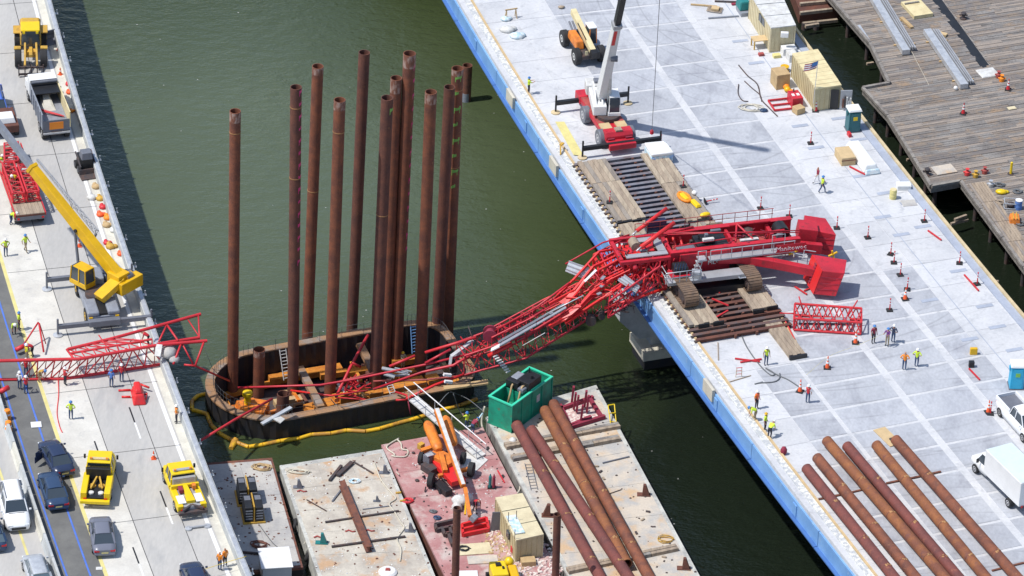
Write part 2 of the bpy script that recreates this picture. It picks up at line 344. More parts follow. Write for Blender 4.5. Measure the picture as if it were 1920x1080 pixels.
def tyre_marks(k, strength=.16):
    """faint dark scuffed arcs left by turning tyres, in the concrete's colour"""
    m = MT[k]; n = m.node_tree.nodes; l = m.node_tree.links; b = n['Principled BSDF']; src = b.inputs['Base Color'].links[0].from_socket
    tc = n.new('ShaderNodeTexCoord'); prev = src
    for (x, y, sc, ds) in ((-4, 12, .42, 1.2), (9, -14, .36, 1.6), (-9, -34, .5, 1.4)):
        mp = n.new('ShaderNodeMapping'); mp.inputs['Location'].default_value = (x, y, 0); l.new(tc.outputs['Object'], mp.inputs[0])
        wv = n.new('ShaderNodeTexWave'); wv.wave_type = 'RINGS'; wv.rings_direction = 'Z'; wv.inputs['Scale'].default_value = sc*.35; wv.inputs['Distortion'].default_value = 9*ds; wv.inputs['Detail'].default_value = 1.5; wv.inputs['Detail Scale'].default_value = .12; l.new(mp.outputs[0], wv.inputs[0])
        r = n.new('ShaderNodeMapRange'); r.inputs[1].default_value = .965; r.inputs[2].default_value = 1.0; r.inputs[4].default_value = strength; l.new(wv.outputs['Fac'], r.inputs[0])
        nz = n.new('ShaderNodeTexNoise'); nz.inputs['Scale'].default_value = .12; l.new(mp.outputs[0], nz.inputs[0]); r2 = n.new('ShaderNodeMapRange'); r2.inputs[1].default_value = .48; r2.inputs[2].default_value = .6; l.new(nz.outputs['Fac'], r2.inputs[0])
        mu = n.new('ShaderNodeMath'); mu.operation = 'MULTIPLY'; l.new(r.outputs[0], mu.inputs[0]); l.new(r2.outputs[0], mu.inputs[1])
        x_ = n.new('ShaderNodeMix'); x_.data_type = 'RGBA'; l.new(mu.outputs[0], x_.inputs[0]); l.new(prev, x_.inputs[6]); x_.inputs[7].default_value = (.10, .10, .11, 1); prev = x_.outputs[2]
    l.new(prev, b.inputs['Base Color'])
for k_ in ('', '_b', '_c'): tyre_marks('deck_panel'+k_, .26); tyre_marks('deck_light'+k_, .10)
# ---------------- water, with the cofferdam left out of the sheet ----------------
CE = Vector((.92, .392, 0)).normalized(); CN = Vector((-CE.y, CE.x, 0))     # cofferdam axes
def CF(e, n, z): return CE*e+CN*n+Vector((0, 0, z))
RZ, FLZ = 1.95, -1.4                                                          # rim and floor height
def stadium(off, z, N=72):
    e0, e1, n0, n1 = -31.3-off, -8.9+off, -15.9-off, -5.0+off
    rl, rr = 5.5+off, 3.0+off; pts = []
    def arc(ce, cn, r, a0, a1, k):
        for i in range(k): t = radians(a0+(a1-a0)*i/(k-1)); pts.append(CF(ce+r*cos(t), cn+r*sin(t), z))
    arc(e1-rr, n1-rr, rr, 0, 90, 12); arc(e0+rl, n1-rl, rl, 90, 180, 18)
    arc(e0+rl, n0+rl, rl, 180, 270, 18); arc(e1-rr, n0+rr, rr, 270, 360, 12)
    return pts
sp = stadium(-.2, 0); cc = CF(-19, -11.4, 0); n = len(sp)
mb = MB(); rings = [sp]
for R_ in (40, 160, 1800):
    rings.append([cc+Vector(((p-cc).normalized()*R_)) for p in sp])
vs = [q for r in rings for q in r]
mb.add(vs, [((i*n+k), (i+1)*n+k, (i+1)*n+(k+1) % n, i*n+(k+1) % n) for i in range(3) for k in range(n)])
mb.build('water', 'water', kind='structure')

def strip(mb, u0, u1, ys, z0, z1, A=NB):                # solid strip that follows a bridge curve
    for a, b in zip(ys[:-1], ys[1:]):
        q = [BN(u0, a, z0, A), BN(u1, a, z0, A), BN(u1, b, z0, A), BN(u0, b, z0, A), BN(u0, a, z1, A), BN(u1, a, z1, A), BN(u1, b, z1, A), BN(u0, b, z1, A)]
        mb.add(q, [(3, 2, 1, 0), (4, 5, 6, 7), (0, 3, 7, 4), (1, 5, 6, 2)][:4])
    a, b = ys[0], ys[-1]
    for y, f in ((a, (0, 1, 3, 2)), (b, (1, 0, 2, 3))):
        mb.add([BN(u0, y, z0, A), BN(u1, y, z0, A), BN(u0, y, z1, A), BN(u1, y, z1, A)], [f])
    return mb
def fr(a, b, s):
    k = max(1, int(round((b-a)/s))); return [a+(b-a)*i/k for i in range(k+1)]

# ---------------- old bridge (left) ----------------
YS = fr(-130, 130, 5)
ob = thing('bridge', 'old concrete highway bridge along the left edge, carrying cars, trucks and a yellow crane', 'bridge', BN(-14, 0, 0, OB))
strip(MB(), -34, -.02, YS, HO-1.3, HO, OB).build('deck_slab', 'road', ob, W=True)
for u0, u1, nm, mt, dz in ((-13.85, -10.65, 'asphalt_lane', 'asphalt', .006), (-10.6, -7.03, 'concrete_lane', 'road_light', .005), (-1.15, -.5, 'gutter', 'shoulder', .03)):
    strip(MB(), u0, u1, YS, HO+.001, HO+dz, OB).build(nm, mt, ob, W=True)
strip(MB(), -.5, 0, YS, HO-1.5, HO+.85, OB).build('parapet', 'parapet', ob, W=True)
strip(MB(), -.42, -.1, YS, HO+.851, HO+.95, OB).build('parapet_rail', 'galv', ob, W=True)
strip(MB(), -33.5, -33, YS, HO-1.5, HO+.85, OB).build('parapet', 'parapet', ob, W=True)
for k in range(-3, 4): strip(MB(), -30, -4, [k*30-.9, k*30+.9], -3, HO-1.32, OB).build('pier', 'pier_grey', ob, W=True)
for u in (-31, -24, -17, -10, -3): strip(MB(), u-.25, u+.25, YS, HO-3, HO-1.31, OB).build('girder', 'grey_dark', ob, W=True)
for u in (-13.42, -11.68): strip(MB(), u-.07, u+.07, YS, HO+.008, HO+.03, OB).build('painted_line', 'paint_blue', ob, W=True)
strip(MB(), -10.64, -10.35, YS, HO+.007, HO+.012, OB).build('painted_line', 'paint_yellow', ob, W=True)
strip(MB(), -1.6, -1.3, YS, HO+.007, HO+.012, OB).build('painted_line', 'white', ob, W=True)
strip(MB(), -15.9, -15.7, YS, HO+.007, HO+.012, OB).build('painted_line', 'paint_yellow', ob, W=True)
for u in (-7.0, -3.3, -19, -22.7): strip(MB(), u-.03, u+.03, YS, HO+.006, HO+.009, OB).build('slab_joint', 'seam', ob, W=True)
for y in range(-120, 130, 9):
    yy = y+1.5; strip(MB(), -10.3, -.52, [yy, yy+.05], HO+.010, HO+.013, OB).build('slab_joint', 'seam', ob, W=True)
for u, st in ((-7.75, -54.2), (-4.1, -36), (-4.1, -47.6), (-7.75, -40), (-4.1, -60), (-7.75, -66)):
    strip(MB(), u-.07, u+.07, [st, st+2.2], HO+.012, HO+.016, OB).build('lane_dash', 'white', ob, W=True)
    strip(MB(), u-.06, u+.06, [st+2.3, st+4.4], HO+.012, HO+.016, OB).build('lane_dash', 'black', ob, W=True)
y = -64
k = 0
while y < 66:                                           # brackets on the parapet's outer face
    p = BN(0, y, 0, OB); h = HD(y, OB)
    b_ = MB(); b_.T = rot(0, 0, h, (p.x, p.y, 0))
    b_.box(0, .35, -.05, .05, HO+.1, HO+.2).box(.28, .36, -.05, .05, HO+.2, HO+.65).box(0, .42, -.16, .16, HO+.2, HO+.26)
    b_.build('conduit_bracket', 'galv', ob, W=True); y += 4.35
md = thing('median_barrier', 'long pale concrete median barrier left of the dark asphalt lane on the old bridge', 'barrier', BN(-14.2, 0, HO, OB))
for i in range(44):
    a = -66+i*3.05; q = MB(); A = OB
    for (ua, ub, z0, z1, uc, ud) in ((-14.5, -13.9, HO+.001, HO+.25, -14.38, -14.02), (-14.38, -14.02, HO+.25, HO+.85, -14.3, -14.1)):
        q.hexa([BN(ua, a, z0, A), BN(ub, a, z0, A), BN(ub, a+3, z0, A), BN(ua, a+3, z0, A), BN(uc, a, z1, A), BN(ud, a, z1, A), BN(ud, a+3, z1, A), BN(uc, a+3, z1, A)])
    q.build('barrier_block', 'parapet' if i % 3 else 'shoulder', md, W=True)

# ---------------- new bridge ----------------
WB = 27.4
nb = thing('bridge', 'new wide concrete bridge deck with blue steel girders, crossing the right half', 'bridge', BN(13, 0, 0))
us = [-1.15, 3.05, 5.75, WB+.3]; ys = sorted(set(fr(-120, -21.2, 5)+fr(-21.2, 4.6, 4.3)+fr(4.6, 130, 5)))
# slab with an opening under the crane trestle
mb = MB(); z0, z1 = HN-.35, HN-.02
def hole(i, a, b): return i == 1 and a >= -21.3 and b <= 4.7
for i in range(3):
    for a, b in zip(ys[:-1], ys[1:]):
        if hole(i, a, b): continue
        u0, u1 = us[i], us[i+1]
        q = [BN(u0, a, z0), BN(u1, a, z0), BN(u1, b, z0), BN(u0, b, z0), BN(u0, a, z1), BN(u1, a, z1), BN(u1, b, z1), BN(u0, b, z1)]
        fs = [(3, 2, 1, 0), (4, 5, 6, 7)]
        if i == 0: fs.append((0, 3, 7, 4))
        if i == 2: fs.append((1, 5, 6, 2))
        if i != 1 and a >= -21.3 and b <= 4.7: fs.append((1, 5, 6, 2) if i == 0 else (0, 3, 7, 4))
        if i == 1 and abs(b+21.2) < .01: fs.append((2, 6, 7, 3))
        if i == 1 and abs(a-4.6) < .01: fs.append((0, 1, 5, 4))
        mb.add(q, fs)
mb.build('deck_slab', 'deck_light', nb, W=True)
# precast panels, proud of the pour strips
ub = [0.15, 5.78, 6.55, 12.7, 13.35, 18.7, 19.35, 21.9, 22.05, 26.6]
cells = [(.15, 3.0, 'deck_light'), (3.06, 6.35, 'deck_light'), (6.75, 12.6, 'deck_panel'), (13.3, 18.55, 'deck_panel'), (19.3, 21.95, 'deck_light'), (22.05, 26.7, 'deck_light')]
tj = []; t = -20.4
tj = [-20.4-3.42*k for k in range(0, 16)][::-1]+[-20.4+3.62*k for k in range(1, 28)]
for i, (a, b) in enumerate(zip(tj[:-1], tj[1:])):
    for ci, (u0, u1, mt) in enumerate(cells):
        if ci in (0, 1) and b > -22 and a < 5.5: continue
        if (ci == 1 and b < -27) or (ci == 4 and b < -16): mt = 'deck_panel'
        g = .15 if mt == 'deck_panel' else .03
        m_ = MT[mt]; q = MB(); zz = HN-.019
        jit = random.uniform(0, .006)
        if ci == 2 and b > -22 and a < 5.5: u0_ = 8.4
        else: u0_ = u0
        dz = HN+jit
        q.add([BN(u0_, a+g, zz), BN(u1, a+g, zz), BN(u1, b-g, zz), BN(u0_, b-g, zz), BN(u0_, a+g, dz), BN(u1, a+g, dz), BN(u1, b-g, dz), BN(u0_, b-g, dz)],
              [(4, 5, 6, 7), (0, 1, 5, 4), (1, 2, 6, 5), (2, 3, 7, 6), (3, 0, 4, 7)])
        q.build('deck_panel', mt+random.choice(('', '', '_b', '_c')), nb, W=True)
strip(MB(), 22.9, 22.98, fr(-70, 80, 5), HN+.012, HN+.016).build('slab_joint', 'deck_patch', nb, W=True)
for (px, py) in ((1388, 77), (1418, 118), (1500, 236), (1530, 277), (1655, 407), (1690, 440), (1730, 425), (1615, 330), (1797, 508), (1846, 574), (1870, 613), (1818, 636), (1743, 563), (1703, 380), (1902, 656), (1610, 262), (1574, 222), (1660, 362)):
    c = P(px, py, HN); h = HD(c.y); q = MB(); q.T = rot(0, 0, h, (c.x, c.y, 0))
    q.box(-.75, .75, -.22, .22, HN+.014, HN+.03).build('embed_plate', 'deck_patch', nb, W=True)
YN = fr(-120, 130, 5)
strip(MB(), -.05, .12, YN, HN+.001, HN+.22).build('timber_curb', 'plywood', nb, W=True)
strip(MB(), -.60, -.06, YN, HN-.019, HN+.10).build('edge_band', 'deck_band', nb, W=True)
strip(MB(), -1.14, -.61, YN, HN-.019, HN+.03).build('edge_band', 'deck_light', nb, W=True)
for a, b in zip(fr(-118, 128, 11.6)[:-1], fr(-118, 128, 11.6)[1:]):
    strip(MB(), -1.30, -.85, [a, (a+b)/2, b-.06], HN-1.75, HN-.36).build('girder', 'blue_steel', nb, W=True)
    strip(MB(), -1.62, -.86, [a, (a+b)/2, b-.06], HN-1.87, HN-1.751).build('girder_flange', 'blue_dark', nb, W=True)
for i in range(44):                                       # web stiffeners and scuffed bolt plates on the fascia
    y = -62+i*2.9
    if i % 5 == 1: strip(MB(), -1.37, -1.301, [y+.5, y+1.1], HN-1.6, HN-.6).build('splice_plate', 'blue_steel', nb, W=True)
for y in (-29, 5.6, 17.2, 52):                    # pale splice brackets that interrupt the blue fascia
    strip(MB(), -1.55, -1.31, [y, y+1.8], HN-1.1, HN+.02).build('splice_bracket', 'pier_white', nb, W=True)
for u in (4, 11, 18, 25): strip(MB(), u-.3, u+.3, YN, HN-2.6, HN-.36).build('girder', 'blue_dark', nb, W=True)
strip(MB(), WB, WB+.25, YN, HN-.019, HN+.32).build('timber_curb', 'tan_line', nb, W=True)
strip(MB(), WB-.75, WB-.01, YN, HN-.019, HN+.14).build('edge_band', 'deck_patch', nb, W=True)
strip(MB(), WB+.26, WB+.5, YN, HN-2.4, HN-.1).build('girder', 'blue_dark', nb, W=True)
# piers: haunched cap, column, pile cap
def pier(y, label=None):
    h = HD(y); c = BN(0, y, 0); T = rot(0, 0, h, (c.x, c.y, 0))
    q = MB(); q.T = T; q.hexa([(-.3, -1.3, 2.9), (26, -1.3, 2.9), (26, 1.3, 2.9), (-.3, 1.3, 2.9), (-2.2, -1.3, 5.0), (28, -1.3, 5.0), (28, 1.3, 5.0), (-2.2, 1.3, 5.0)])
    q.hexa([(-2.2, -1.3, 5.0), (28, -1.3, 5.0), (28, 1.3, 5.0), (-2.2, 1.3, 5.0), (-2.2, -1.3, HN-2.7), (28, -1.3, HN-2.7), (28, 1.3, HN-2.7), (-2.2, 1.3, HN-2.7)])
    q.build('pier_cap', 'pier_grey', nb, W=True)
    q = MB(); q.T = T; q.box(.9, 26, -1.0, 1.0, 1.91, 2.89); q.build('pier_wall', 'pier_grey', nb, W=True)
    q = MB(); q.T = T; q.box(-.1, 27.5, -2.0, 1.4, 1.0, 1.9); q.build('pile_cap', 'pier_white', nb, W=True)
    q = MB(); q.T = T; q.box(.1, 27.3, -1.8, 1.2, -.6, .999); q.build('footing', 'dark_hull', nb, W=True)
    q = MB(); q.T = T
    for x in (1, 9, 17, 25):
        q = MB(); q.T = T; q.tube((x, 0, -3), (x, 0, -.61), .9, n=12); q.build('pier_pile', 'pier_grey', nb, W=True)
for y in (-66, -10.6, 62, 110): pier(y)
# bent trestle props under the opening
# ---------------- cofferdam ----------------
cf = thing('cofferdam', 'oblong black steel cofferdam with tan rim, standing in the water with tall rusty piles inside', 'cofferdam', CF(-19, -11.4, 0))
def ring(mb, A, B, f=False):
    n = len(A); mb.add(A+B, [(i, (i+1) % n, n+(i+1) % n, n+i) for i in range(n)] if not f else [(i, n+i, n+(i+1) % n, (i+1) % n) for i in range(n)]); return mb
# sheet pile walls: corrugated outline
def corr(off, z, amp, ph=0):
    a = stadium(off, z, 0); out = []
    n = len(a)
    for i in range(n):
        p, q = a[i], a[(i+1) % n]; L = (q-p).length; k = max(1, int(L/.45)); d = (q-p).normalized() if L > 0 else Vector((1, 0, 0)); nn = Vector((d.y, -d.x, 0))
        for j in range(k): out.append(p+d*(L*j/k)+nn*(amp if (len(out) % 2) else 0))
    return out
q = MB(); ring(q, corr(0, -2.2, .10), corr(0, RZ-.12, .10)); q.build('outer_wall', 'dark_hull', cf, W=True)
q = MB(); ring(q, corr(-.62, FLZ, -.12), corr(-.62, RZ-.12, -.12), True); q.build('inner_wall', 'dark_hull', cf, W=True)
A = stadium(.12, RZ); B = stadium(-.66, RZ); A0 = stadium(.12, RZ-.14); B0 = stadium(-.66, RZ-.14); n = len(A)
# rim of single cap plates
i = 0
segs = []
def rimpiece(i0, i1, t0=0, t1=1):
    a, b = lerp(A[i0], A[i1], t0), lerp(A[i0], A[i1], t1); c, d = lerp(B[i0], B[i1], t0), lerp(B[i0], B[i1], t1)
    k = .985; m = (a+b+c+d)/4; a, b, c, d = [m+(x-m)*k for x in (a, b, c, d)]; z = random.uniform(-.02, .03)
    lo = [Vector((x.x, x.y, RZ-.13)) for x in (a, b, d, c)]; hi = [Vector((x.x, x.y, RZ+z)) for x in (a, b, d, c)]
    q = MB(); q.hexa(lo+hi); q.build('rim_plate', 'rim_tan', cf, W=True)
for i in range(n):
    j = (i+1) % n; L = (A[j]-A[i]).length
    if L < 1e-3: continue
    k = max(1, round(L/2.1))
    if L < 1: k = 1
    for s in range(k): rimpiece(i, j, s/k, (s+1)/k)
q = MB(); fl = stadium(-.66, FLZ); q.add(fl, [list(range(len(fl)))]); q.build('floor', 'steel_dark', cf, W=True)
# railing of thin posts and wire on the rim
for ring_off in (-.55,):
    rl = stadium(ring_off, RZ+1.0); q = MB()
    pts = []
    for i in range(len(rl)):
        a, b = rl[i], rl[(i+1) % len(rl)]; L = (b-a).length
        if L < .01: continue
        k = max(1, round(L/1.9)); pts += [lerp(a, b, s/k) for s in range(k)] if L > 1 else [a]
    for p in pts[::1]: q.tube((p.x, p.y, RZ), p, .022, n=4)
    q.path(pts, .013, 3, True); q.path([p-Vector((0, 0, .45)) for p in pts], .011, 3, True)
    q.build('railing', 'cable', cf, W=True)
# waler frames and orange struts low inside
def cfp(px, py, z=FLZ+.6): return P(px, py, z)
for (x0, y0, x1, y1, w_, h_, z, m_) in (
    (505, 712, 640, 690, .9, .5, -.6, 'orange_wood'), (575, 770, 690, 735, 1.2, .5, -.9, 'orange_wood'), (640, 745, 800, 728, 1.5, .35, -.9, 'orange_wood'),
    (735, 735, 795, 722, 1.1, 1.3, -.7, 'orange_wood'), (800, 720, 822, 716, 1.0, 1.2, -.6, 'orange_wood'), (455, 765, 500, 772, 1.9, 1.0, -.8, 'orange'),
    (735, 680, 780, 672, .8, .5, -.6, 'orange_wood'), (600, 705, 650, 698, .5, .5, -.2, 'orange_wood'), (840, 720, 890, 706, .5, .5, -.3, 'orange_wood'),
    (420, 742, 560, 706, .5, .4, -.9, 'orange_wood'), (650, 700, 720, 690, .7, .5, -.5, 'orange_wood')):
    q = MB(); q.beam(P(x0, y0, z), P(x1, y1, z), w_, h_); q.build('waler_beam', m_, cf, W=True)
for i in range(26):
    x, y = random.choice(((440, 762), (500, 770), (590, 760), (640, 725), (700, 748), (780, 735), (830, 715), (690, 700), (560, 735), (470, 745))); x += random.uniform(-22, 22); y += random.uniform(-9, 9)
    c = P(x, y, -.9+random.random()*.5); q = MB(); a_ = random.choice((0, pi/2))+.4; L_ = random.uniform(.4, 1.3); q.T = rot(random.uniform(-.2, .2), random.uniform(-.2, .2), a_, c); q.box(-L_, L_, -.13, .13, -.1, .15); q.build('loose_timber', random.choice(['orange_wood', 'orange_wood', 'timber_new', 'rust_beam', 'orange', 'debris']), cf, W=True)
for (x0, y0, z0_, x1, y1, z1_) in ((562, 690, .6, 602, 765, 1.2), (674, 645, 1.8, 708, 712, .2)):
    q = MB(); q.beam(P(x0, y0, z0_), P(x1, y1, z1_), .62, .4); q.build('cross_strut', 'rim_tan', cf, W=True)
q = MB(); q.beam(P(832, 728, 2.0), P(915, 716, 2.5), .6, .15); q.build('rim_plank', 'timber_new', cf, W=True)
for (x, y, z) in ((760, 705, -.8), (705, 745, -.8), (855, 690, -.8), (650, 748, -.8), (540, 758, -.9)):
    q = MB(); p = P(x, y, z)
    q.T = rot(0, 0, .4, p); q.box(-1.2, 1.2, -.4, .4, 0, .5).box(-.8, .4, -.7, -.41, 0, .9); q.build('form_panel', random.choice(['orange_wood', 'timber_new']), cf, W=True)
# ladders into the pit
def ladder(name, a, b, w_, n_, mt, label, side=(1, 0, 0), r=.035):
    t = thing(name, label, 'ladder', tuple(Vector(b)))
    sd = Vector(side).normalized()*w_/2
    for s in (-1, 1):
        q = MB(); q.tube(Vector(a)+sd*s, Vector(b)+sd*s, r, n=5); q.build('rail', mt, t, W=True)
    for i in range(n_):
        c = lerp(a, b, (i+.5)/n_); q = MB(); q.tube(c-sd, c+sd, r*.8, n=4); q.build('rung', mt, t, W=True)
    return t
ladder('ladder', P(530, 655, 3.0), P(538, 712, .4), .55, 9, 'white_dirty', 'pale ladder leaning on the far cofferdam wall, left of the piles', CE, .05)
ladder('ladder', P(775, 610, 2.9), P(778, 662, .5), .5, 9, 'blue_steel', 'blue ladder against the far cofferdam wall between the right piles', CE, .05)
ladder('ladder', P(727, 712, 1.4), P(737, 738, .4), .5, 6, 'white', 'short white ladder at the near cofferdam wall behind the gangway', CE, .045)
# ladder of the boom hangs separately on the boom
cap = thing('capped_stub', 'yellow capped stub standing in orange machinery at the left end of the cofferdam', 'bollard', P(464, 770, -.6))
q = MB(); p = P(464, 770, -.6); q.lathe([(.30, 0), (.30, 1.5), (.42, 1.55), (.42, 1.85), (.2, 1.95)], p, n=12); q.build('post', 'yellow_bright', cap, W=True)
q = MB(); q.T = rot(0, 0, .4, p); q.taper(-.9, .9, -.8, .8, 0, .75, .15, .15); q.box(-1.5, -.95, -.3, .5, 0, .5); q.build('base', 'orange', cap, W=True)

# ---------------- standing piles ----------------
def pile(tx, ty, bx, by, r=.46, zb=FLZ, label='', mt='rust', marks=None, welds=(), dirt=0, t=.05):
    b = P(bx, by, zb); a = PY(tx, ty+9, b.y+ (0)); 
    t_ = thing('steel_pile', label, 'pile', b, 0, 'tall rusty pipe piles standing upright')
    L = a-b; q = MB()
    q.tube(b, a, r, n=18, t=t); q.build('pipe', mt, t_, W=True)
    for f in welds:
        c = lerp(b, a, f); d = L.normalized()*.035; q = MB(); q.tube(c-d, c+d, r+.022, n=18); q.build('weld_ring', 'weld', t_, W=True)
    if mt == 'rust' or dirt:
        q = MB(); d = L.normalized(); q.tube(a-d*random.uniform(.5, 1.3), a-d*.02, r+.008, n=18, cap=False); q.build('scaled_top', 'scale_rust', t_, W=True)
    if marks:
        mm, step, th0, f0, f1 = marks; k = 0; zl = f1
        q = MB(); d = L.normalized(); X = Vector((1, 0, 0)); Yv = d.cross(X).normalized()
        while zl > f0:
            c = lerp(b, a, zl); w_ = .7 if k % 2 else 1.2
            rr = r+.006
            for s in range(4):
                t0 = th0+s*w_/4; t1 = t0+w_/4; hgt = .22+.14*random.random(); dz = s*.035
                q.add([c+X*rr*cos(t0)+Yv*rr*sin(t0)+d*dz, c+X*rr*cos(t1)+Yv*rr*sin(t1)+d*(dz+.03), c+X*rr*cos(t1)+Yv*rr*sin(t1)+d*(dz+hgt), c+X*rr*cos(t0)+Yv*rr*sin(t0)+d*(dz+hgt)], [(0, 1, 2, 3)])
                if k % 2 == 0 and s in (0, 3):
                    q.add([c+X*rr*cos(t0)+Yv*rr*sin(t0)+d*(-.22), c+X*rr*cos(t0+.12)+Yv*rr*sin(t0+.12)+d*(-.22), c+X*rr*cos(t0+.12)+Yv*rr*sin(t0+.12)+d*.2, c+X*rr*cos(t0)+Yv*rr*sin(t0)+d*.2], [(0, 1, 2, 3)])
            zl -= step/L.length; k += 1
        o = q.build('depth_marks', mm, t_, W=True); o['kind'] = 'stuff'
    return t_
E_ = 'rusty pipe pile '
pile(441, 199, 436, 744, .46, label='leftmost tall rusty pipe pile at the rounded end of the cofferdam', welds=(.93,))
pile(555, 154, 549, 748, .47, label='tall rusty pipe pile with pink paint marks, second from the left', mt='rust_dark', marks=('pink_mark', 1.15, -.9, .45, .985), welds=(.94, .72))
pile(596, 115, 574, 690, .47, label='tall rusty pipe pile standing third from the left, behind the rim struts', welds=(.6,))
pile(637, 178, 618, 752, .48, label='tall rusty pipe pile in front, fourth from the left, shorter than those beside it', welds=(.9,))
pile(683, 89, 658, 660, .47, label='very tall rusty pipe pile with darker lower half, fifth from the left', mt='rust_dark')
pile(743, 137, 722, 690, .47, label='tall rusty pipe pile half hidden between two others in the middle of the cofferdam')
pile(726, 174, 702, 742, .50, label='thick rusty pipe pile fronting the middle cluster, green mark near its top', mt='rust_dark', marks=('green_mark', 3, -1.0, .93, .96), welds=(.62,))
pile(768, 91, 742, 688, .52, label='tallest rusty pipe pile of the middle cluster, pink paint marks down its side', mt='rust', marks=('pink_mark', 1.35, -.7, .35, .96))
pile(808, 163, 787, 712, .49, label='rusty pipe pile right of the middle cluster with pale stains at its top')
pile(843, 154, 817, 665, .47, label='dark rusty pipe pile half hidden behind the green marked one at the right', mt='rust_dark')
pile(858, 119, 838, 652, .50, label='rightmost tall rusty pipe pile in the cofferdam, with green paint marks', mt='rust', marks=('green_mark', 1.5, -1.9, .55, .97), welds=(.93, .66))
pile(486, 646, 484, 742, .50, label='short rusty pipe stub in the left part of the cofferdam')
pile(531, 729, 529, 790, .52, label='short dark pipe stub just behind the near rim of the cofferdam', mt='rust_dark')
fp = P(873, 188, 0); t_ = thing('steel_pile', 'short rusty pile standing alone in open water behind the cofferdam', 'pile', fp)
q = MB(); q.tube(fp-Vector((0, 0, 2)), fp+Vector((.06, 0, 3.75)), .46, n=18, t=.05); q.build('pipe', 'rust_beam', t_, W=True)
q = MB(); q.tube(fp-Vector((0, 0, 2)), fp+Vector((0, 0, .9)), .475, n=18); q.build('waterline_band', 'grey_mid', t_, W=True)

# ---------------- floating containment boom ----------------
def cable(pts, r, name, mt, label, cat, n=5, sub=6, group=None):
    out = []                                            # catmull-rom through the points
    pts = [Vector(p) for p in pts]; m = len(pts)
    for i in range(m-1):
        a, b, c, d = pts[max(0, i-1)], pts[i], pts[i+1], pts[min(m-1, i+2)]
        for s in range(sub):
            t = s/sub; out.append(.5*((2*b)+(c-a)*t+(2*a-5*b+4*c-d)*t*t+(3*b-a-3*c+d)*t*t*t))
    out.append(pts[-1]); q = MB(); q.path(out, r, n); return solo(q, name, mt, label, cat, group)
bm = thing('containment_boom', 'yellow floating spill boom curving round the near side of the cofferdam', 'floating boom', P(600, 812, 0))
bp_ = [(388, 738), (371, 742), (360, 752), (360, 768), (388, 776), (396, 797), (412, 813), (432, 824), (452, 833), (466, 838), (492, 834), (525, 827), (560, 822), (584, 815), (620, 813), (650, 807), (685, 809), (712, 804), (745, 794), (775, 786), (800, 778), (830, 768), (862, 760), (895, 748)]
for a, b in zip(bp_[:-1], bp_[1:]):
    q = MB(); pa, pb = P(*a, .10), P(*b, .10); d = (pb-pa)*.02; q.tube(pa+d, pb-d, .18, n=8); q.build('float_section', 'boom_float', bm, W=True)
q = MB(); q.tube(P(441, 826, .1), P(433, 841, .1), .34, .2, n=8); q.build('float_section', 'boom_float', bm, W=True)

fk = MB()
for i in range(90):                                      # flecks of foam and drift on the water
    p = P(random.uniform(250, 1350), random.uniform(20, 1000), .012); s_ = random.uniform(.02, .07); fk.add([(p.x-s_, p.y-s_*.6, .012), (p.x+s_, p.y-s_*.5, .012), (p.x+s_*.7, p.y+s_*.6, .012), (p.x-s_*.8, p.y+s_*.4, .012)], [(0, 1, 2, 3)])
o = fk.build('foam_flecks', 'white_dirty'); tag(o, 'scattered pale foam flecks drifting on the river', 'foam'); o['kind'] = 'stuff'
# ---------------- barges ----------------
def barge(name, label, c4, zt, mt, side, edge=None, grid=(3, 5), bdr='concrete_edge'):
    c = sum((Vector(p) for p in c4), Vector())/4; t = thing(name, label, 'barge', (c.x, c.y, 0))
    A = [Vector((p[0], p[1], 0)) for p in c4]
    q = MB(); q.prism([(p.x, p.y) for p in A], -.8, zt-.25); q.build('hull', side, t, W=True)
    q = MB(); B = [c+(p-Vector((c.x, c.y, 0))-Vector((0,0,0))) for p in A]
    q.prism([(c.x+(p.x-c.x)*1.006, c.y+(p.y-c.y)*1.003) for p in A], zt-.249, zt-.02); q.build('rubbing_edge', bdr, t, W=True)
    def bl(u, v, z): 
        a = lerp(A[0], A[1], u); b = lerp(A[3], A[2], u); p = lerp(a, b, v); return Vector((p.x, p.y, z))
    nu, nv = grid
    for i in range(nu):
        for j in range(nv):
            e = .0012; u0, u1 = .03+.94*i/nu+e, .03+.94*(i+1)/nu-e; v0, v1 = .02+.96*j/nv+e*.5, .02+.96*(j+1)/nv-e*.5; z = zt+random.uniform(-.006, .006)
            q = MB(); q.hexa([bl(u0, v0, zt-.03), bl(u1, v0, zt-.03), bl(u1, v1, zt-.03), bl(u0, v1, zt-.03), bl(u0, v0, z), bl(u1, v0, z), bl(u1, v1, z), bl(u0, v1, z)])
            q.build('deck_plate', mt, t, W=True)
    return t, bl
def ext4(a, b, c, d, k): return [a, b, b+(c-b)*k, a+(d-a)*k]
ZB = 1.8
gA = [P(385, 868, 1.5), P(510, 858, 1.5), P(568, 1063, 1.5), P(455, 1075, 1.5)]
bA, _ = barge('barge', 'grey barge beside the old bridge with two dark generators on its deck', gA, 1.5, 'barge_grey', 'dark_hull', grid=(2, 6), bdr='rust_beam')
gB = [P(525, 873, ZB), P(718, 842, ZB), P(825, 1103, ZB), P(605, 1103, ZB)]
bB, _ = barge('barge', 'large pale concrete deck barge with a rusty girder lying on it', [gB[0], gB[1], gB[1]+(gB[2]-gB[1])*1.3, gB[0]+(gB[3]-gB[0])*1.3], ZB, 'barge_pale', 'concrete_edge', grid=(3, 7))
gC = [P(716, 834, 1.7), P(905, 800, 1.7), P(1062, 1103, 1.7), P(846, 1103, 1.7)]
